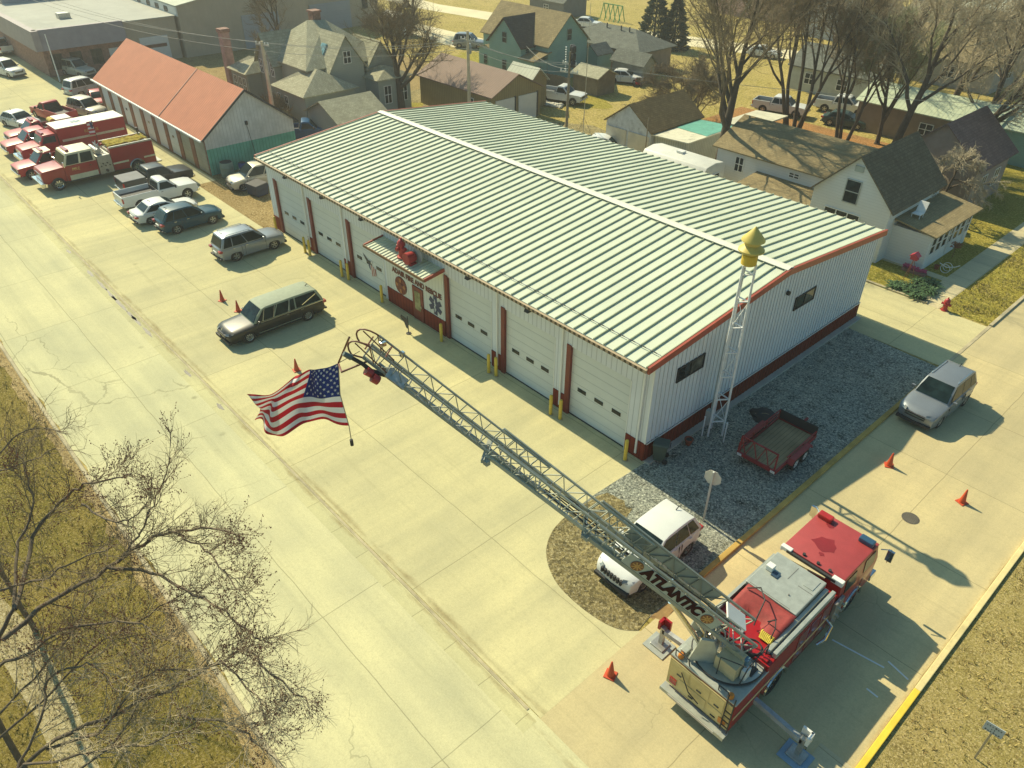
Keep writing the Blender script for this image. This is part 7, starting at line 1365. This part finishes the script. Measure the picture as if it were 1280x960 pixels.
t = thing('flower_bed', 'low box of pink flowers against the porch wall of the white house', 'planter', (-.3, 28.6, .02)); m = MB(); m.box(-.8, .8, -.2, .2, 0, .18); m.build('box', mBRICK, t); m = MB(); [m.face([(p := Vector((rg.uniform(-.75, .75), rg.uniform(-.16, .16), .22+rg.random()*.2)))+Vector((.07, 0, 0)), p+Vector((0, .07, .05)), p-Vector((.07, 0, 0)), p-Vector((0, .07, .02))]) for k in range(160)]; m.build('flowers', M('flower_pink', (.40, .05, .12), .8), t, norm=False)
mHOSTA = M('hosta', (.06, .12, .04), .7, var=.35, scale=5)
pls = [(1120, 360), (1136, 364), (1150, 356), (1158, 366), (1145, 372), (1164, 358)]
pn = ['leftmost of the clumps by the driveway kerb', 'beneath the red bird feeder legs', 'at the back of the clump row by the walk', 'nearest the sidewalk corner', 'nearest the driveway kerb, in the middle', 'rightmost at the back beside the sidewalk']
for i, p in enumerate(pls):
    t = thing('strap_leaf_plant', 'dark green strap-leaved plant, '+pn[i], 'plant', tuple(U(*p)), 0, 'strap-leaved plants by the driveway'); m = MB(); rg = random.Random(i)
    for k in range(170):
        a = rg.uniform(0, 6.28); l = rg.uniform(.45, .85); e = rg.uniform(.3, 1.2); d = Vector((cos(a)*cos(e), sin(a)*cos(e), sin(e))); s = Vector((-sin(a), cos(a), 0))*.035; b = Vector((rg.gauss(0, .14), rg.gauss(0, .14), 0)); mid_ = b+d*l*.6; e2 = mid_+Vector((cos(a), sin(a), -.15))*l*.45; m.face([b-s, b+s, mid_+s*1.4, mid_-s*1.4]); m.face([mid_-s*1.4, mid_+s*1.4, e2])
    m.build('leaves', mHOSTA, t, norm=False); m = MB(); m._lathe([(.14, 0), (.06, .1)], 7, (0, 0, 0), 0); m.build('crown', mHOSTA, t)
# back-yard things
t = thing('board_fence', 'weathered board fence in front of the teal farmhouse', 'fence', (-51, 44.2, 0)); m = MB()
for k in range(34): h = 1.35+.1*random.Random(k).random(); m.box(-2.9+k*.165, -2.75+k*.165, -.6+k*.02, -.57+k*.02, .03, h)
m.build('boards', V_PLANK, t); m = MB(); m.bar((-2.9, -.54, .4), (2.7, .12, .4), .07); m.bar((-2.9, -.54, 1.1), (2.7, .12, 1.1), .07); m.build('rail', V_PLANK, t)
t = thing('stone_pile', 'heap of pale stones beside the white back-yard pickup', 'stone pile', tuple(U(690, 132))); m = MB(); rg = random.Random(9)
for k in range(60):
    x, y, s = max(-1.3, min(1.3, rg.gauss(0, .7))), max(-.55, min(.55, rg.gauss(0, .3))), rg.uniform(.24, .4); m._lathe([(s*.6, 0), (s, s*.4), (s*.5, s*.8)], 6, (x, y, 0), 0)
m.build('stones', M('stone', (.50, .48, .38), .9, var=.25, scale=3), t)
t = thing('motorcycle', 'motorcycle standing by the red door of the ranch house', 'motorcycle', tuple(U(758, 80)), R(60)); m = MB(); [m.tube([(.0, yc+.32*cos(2*pi*k/16), .32+.32*sin(2*pi*k/16)) for k in range(17)], .06, 6) for yc in (-.7, .7)]; m.build('wheel', mTYRE, t); m = MB(); m.tube([(0, -.7, .32), (0, -.2, .6), (0, .4, .7), (0, .7, .32)], .06, 6); m.build('frame', mCHROME, t); m = MB(); m.cbox((0, .15, .85), (.3, .55, .25)); m.build('tank', mTRIM, t, bevel=.06); m = MB(); m.cbox((0, -.4, .8), (.28, .6, .12)); m.build('seat', mPLAST, t, bevel=.04); m = MB(); m.tube([(-.35, .5, 1.05), (0, .55, 1.0), (.35, .5, 1.05)], .025, 5); m.build('handlebar', mCHROME, t)
t = thing('swing_frame', 'green playground frame on the lawn beyond the ranch house', 'playground frame', tuple(U(765, 26))); m = MB(); mGP = M('play_green', (.10, .34, .10), .6)
for x in (-2, -1, 0, 1, 2): m.bar((x, -.8, 0), (x, 0, 2.4), .1); m.bar((x, .8, 0), (x, 0, 2.4), .1)
m.build('frame', mGP, t); m = MB(); m.bar((-2.1, 0, 2.4), (2.1, 0, 2.4), .12); m.build('top_beam', mGP, t)
t = thing('garden_bench', 'small teal bench on the grass before the grey shed', 'bench', tuple(U(780, 90)), R(20)); m = MB(); m.box(-.7, .7, -.25, .25, .4, .45); m.build('seat', V_TEAL, t); m = MB(); m.box(-.7, .7, .22, .28, .5, .95); m.build('backrest', V_TEAL, t); [MB().box(x-.04, x+.04, -.22, .22, 0, .4).build('leg', V_TEAL, t) for x in (-.6, .6)]
t = thing('red_mower', 'bright red ride-on mower near the white sedan in the back yards', 'mower', tuple(U(797, 107)), R(40)); m = MB(); m.cbox((0, .35, .55), (.6, .8, .45)); m.build('bonnet', P_RED, t, bevel=.08); m = MB(); m.cbox((0, -.35, .6), (.5, .45, .12)); m.cbox((0, -.58, .85), (.5, .1, .45)); m.build('seat', mPLAST, t, bevel=.03); [wheel(t, s*.42, y, r, .22, mTRIM) for s in (-1, 1) for y, r in ((.6, .22), (-.5, .3))]; m = MB(); m.cbox((0, 0, .28), (1.0, .8, .15)); m.build('mower_deck', P_RED, t)
t = thing('wood_crate', 'orange-brown crate on the dirt behind the dark gable of the white house', 'crate', (-1.6, 37.6, 0), R(20)); m = MB(); m.box(-.45, .45, -.45, .45, .0, .9); m.build('box', M('crate_orange', (.42, .22, .06), .8, var=.2), t, bevel=.01, seg=1); m = MB(); [m.bar((-.47, y, .1), (-.47, y, .85), .06) for y in (-.35, .35)]; m.build('slat', V_PLANK, t)
# concrete parking stops / white marks by the truck's shadow
m = MB()
for a, b in (((1110, 827), (1135, 850)), ((1083, 861), (1097, 872)), ((1040, 800), (1105, 835))): m.bar(U(*a)+Vector((0, 0, .02)), U(*b)+Vector((0, 0, .02)), .06, .012)
struct(m, 'painted_mark', mTRIM)
# utility poles with crossarms, transformers and wires
mPOLE = M('pole_wood', (.50, .43, .29), .9, var=.2, scale=2, bmp=.4, bscale=12); mPOLED = M('pole_dark', (.22, .18, .12), .9, var=.2, scale=2)
def pole(label, base, h, mat, arms, tf=0, lean=(0, 0), r=.15):
    t = thing('utility_pole', label, 'utility pole', (base.x, base.y, 0), 0, 'utility poles'); tip = Vector((lean[0], lean[1], h)); m = MB(); m.tube([(0, 0, -.2), tip], [r, r*.6], 10); m.build('pole', mat, t, smooth=50)
    for z, a, hl in arms:
        d = Vector((cos(a), sin(a), 0)); c = tip*(z/h); m = MB(); m.bar(c-d*hl, c+d*hl, .1, .12)
        m.build('crossarm', M('arm_pale', (.50, .47, .38), .8), t); m = MB(); [m._lathe([(.05, 0), (.06, .1), (.03, .18)], 8, tuple(c+d*hl*f+Vector((0, 0, .06))), 0) for f in (-.92, -.4, .4, .92)]; m.build('insulator', mTRIM, t)
    for k in range(tf):
        a = 2.2+k*2.1; m = MB(); c = tip*((h-1.6)/h); m._lathe([(.2, 0), (.24, .05), (.24, .8), (.2, .9), (.1, .95)], 14, (c.x+.4*cos(a), c.y+.4*sin(a), c.z-.5), 0); m.build('transformer', M('transformer_grey', (.33, .37, .36), .5), t, smooth=40)
    return Vector((base.x, base.y, 0))+tip
pb = U(349, 186); topA = pole('leaning pale utility pole between the salmon-roofed garages and the station', pb, 9.3, mPOLE, [(9.0, R(20), .75)], lean=(-.25, .2), r=.23)
topA = pole('utility pole with one grey transformer standing behind the brown barn', Vector((-44.8, 26.6, 0)), 9.0, mPOLE, [(8.2, R(10), .9)], 1, r=.2)
pB = Vector((-33.6, 29.0, 0)); topB = pole('utility pole behind the station crowded with dark transformers', pB, 8.6, mPOLED, [(6.9, R(15), .9), (7.6, R(15), .7)], 0)
t = thing('transformer_bank', 'stack of dark transformers and insulators mounted at the top of the rear utility pole', 'transformer', (pB.x, pB.y, 7.4)); m = MB()
for k in range(3):
    z = .15+k*.62; m._lathe([(.18, 0), (.22, .05), (.22, .48), (.16, .55)], 12, (.34, .1, z-.2), 0); m._lathe([(.18, 0), (.22, .05), (.22, .48), (.16, .55)], 12, (-.1, .36, z-.2), 0)
m.build('tank', mPLAST, t, smooth=40); m = MB(); [m._lathe([(.04, 0), (.09, .05), (.04, .1)], 8, (-.38, -.1, .2*k-.3), 0) for k in range(10)]; m.build('insulator_string', mTRIM, t)
t = thing('antenna_mast', 'thin tall antenna mast rising beside the transformer-laden pole', 'mast', (-32.6, 30.2, 0)); m = MB(); m.tube([(0, 0, 0), (0, 0, 12.5)], [.04, .015], 6); m.build('mast', mBRUSHED, t); m = MB(); [m.tube([(0, 0, 3.0), (1.6*cos(a), 1.6*sin(a), 0)], .01, 4) for a in (0.5, 2.6, 4.7)]; m.build('guy_wire', mPLAST, t)
pD = U(742, 400*0+95); pole('thin dark pole beside the peeling white garage', Vector((-25.95, 31.2, 0)), 4.2, mPOLED, [], r=.07)
lp_ = U(75, 102); pole('short white lamp post in the shadowed lot before the brick shop', lp_, 5.2, mW, [], r=.08)
def wire(label, a, b, sag, r=.02):
    a, b = Vector(a), Vector(b); t = thing('power_line', label, 'power line', (a+b)/2-Vector((0, 0, sag)), 0, 'overhead power lines'); o = t.location; m = MB(); m.tube([a.lerp(b, f/14)-Vector((0, 0, sag*4*(f/14)*(1-f/14)))-o for f in range(15)], r, 4); m.build('wire', M('wire_grey', (.30, .29, .25), .6), t)
    m = MB(); m._lathe([(.03, -.05), (.04, 0), (.02, .06)], 6, tuple(a-o), 0); m.build('insulator', mTRIM, t)
PA = Vector((pb.x-.25, pb.y+.2, 9.2))
for k, (dx, z) in enumerate(((-.6, 0), (.6, 0), (0, -.7))):
    wire(('upper left', 'upper right', 'lower')[k]+' wire running west from the leaning pole over the salmon roof', PA+Vector((dx, dx*.3, z)), Vector((-105+dx, 2.2+dx, 8.6+z)), 1.0)
    wire(('left', 'right', 'low middle')[k]+' wire between the leaning pole and the pole by the brown barn', PA+Vector((dx, dx*.3, z)), topA+Vector((dx, 0, -.8+z)), .6)
    wire(('left', 'right', 'low middle')[k]+' wire between the barn pole and the transformer-laden pole', topA+Vector((dx, 0, -.8+z)), topB+Vector((dx, 0, -1+z)), .5)
wire('wire running from the transformer-laden pole towards the teal farmhouse', topB+Vector((0, 0, -1.4)), Vector((-54.7, 43.5, 4.0)), .6); wire('wire running east from the transformer-laden pole past the big tree', topB+Vector((0, 0, -.8)), Vector((10, 50, 9)), 1.0)

# ------------------------------------------------------------------ thin spring haze over the town
hz = MB(); hz.box(-331, 161, -121, 331, -1.2, 27); ho = hz.build('haze', None or bpy.data.materials.new('haze_air')); ho['kind'] = 'stuff'
hm = ho.data.materials[0]; hm.use_nodes = True; ht = hm.node_tree; ht.nodes.clear(); hv = ht.nodes.new('ShaderNodeVolumePrincipled'); hv.inputs['Color'].default_value = (.95, .93, .86, 1); hv.inputs['Density'].default_value = .0007; hv.inputs['Anisotropy'].default_value = .3
hout = ht.nodes.new('ShaderNodeOutputMaterial'); ht.links.new(hv.outputs[0], hout.inputs['Volume'])
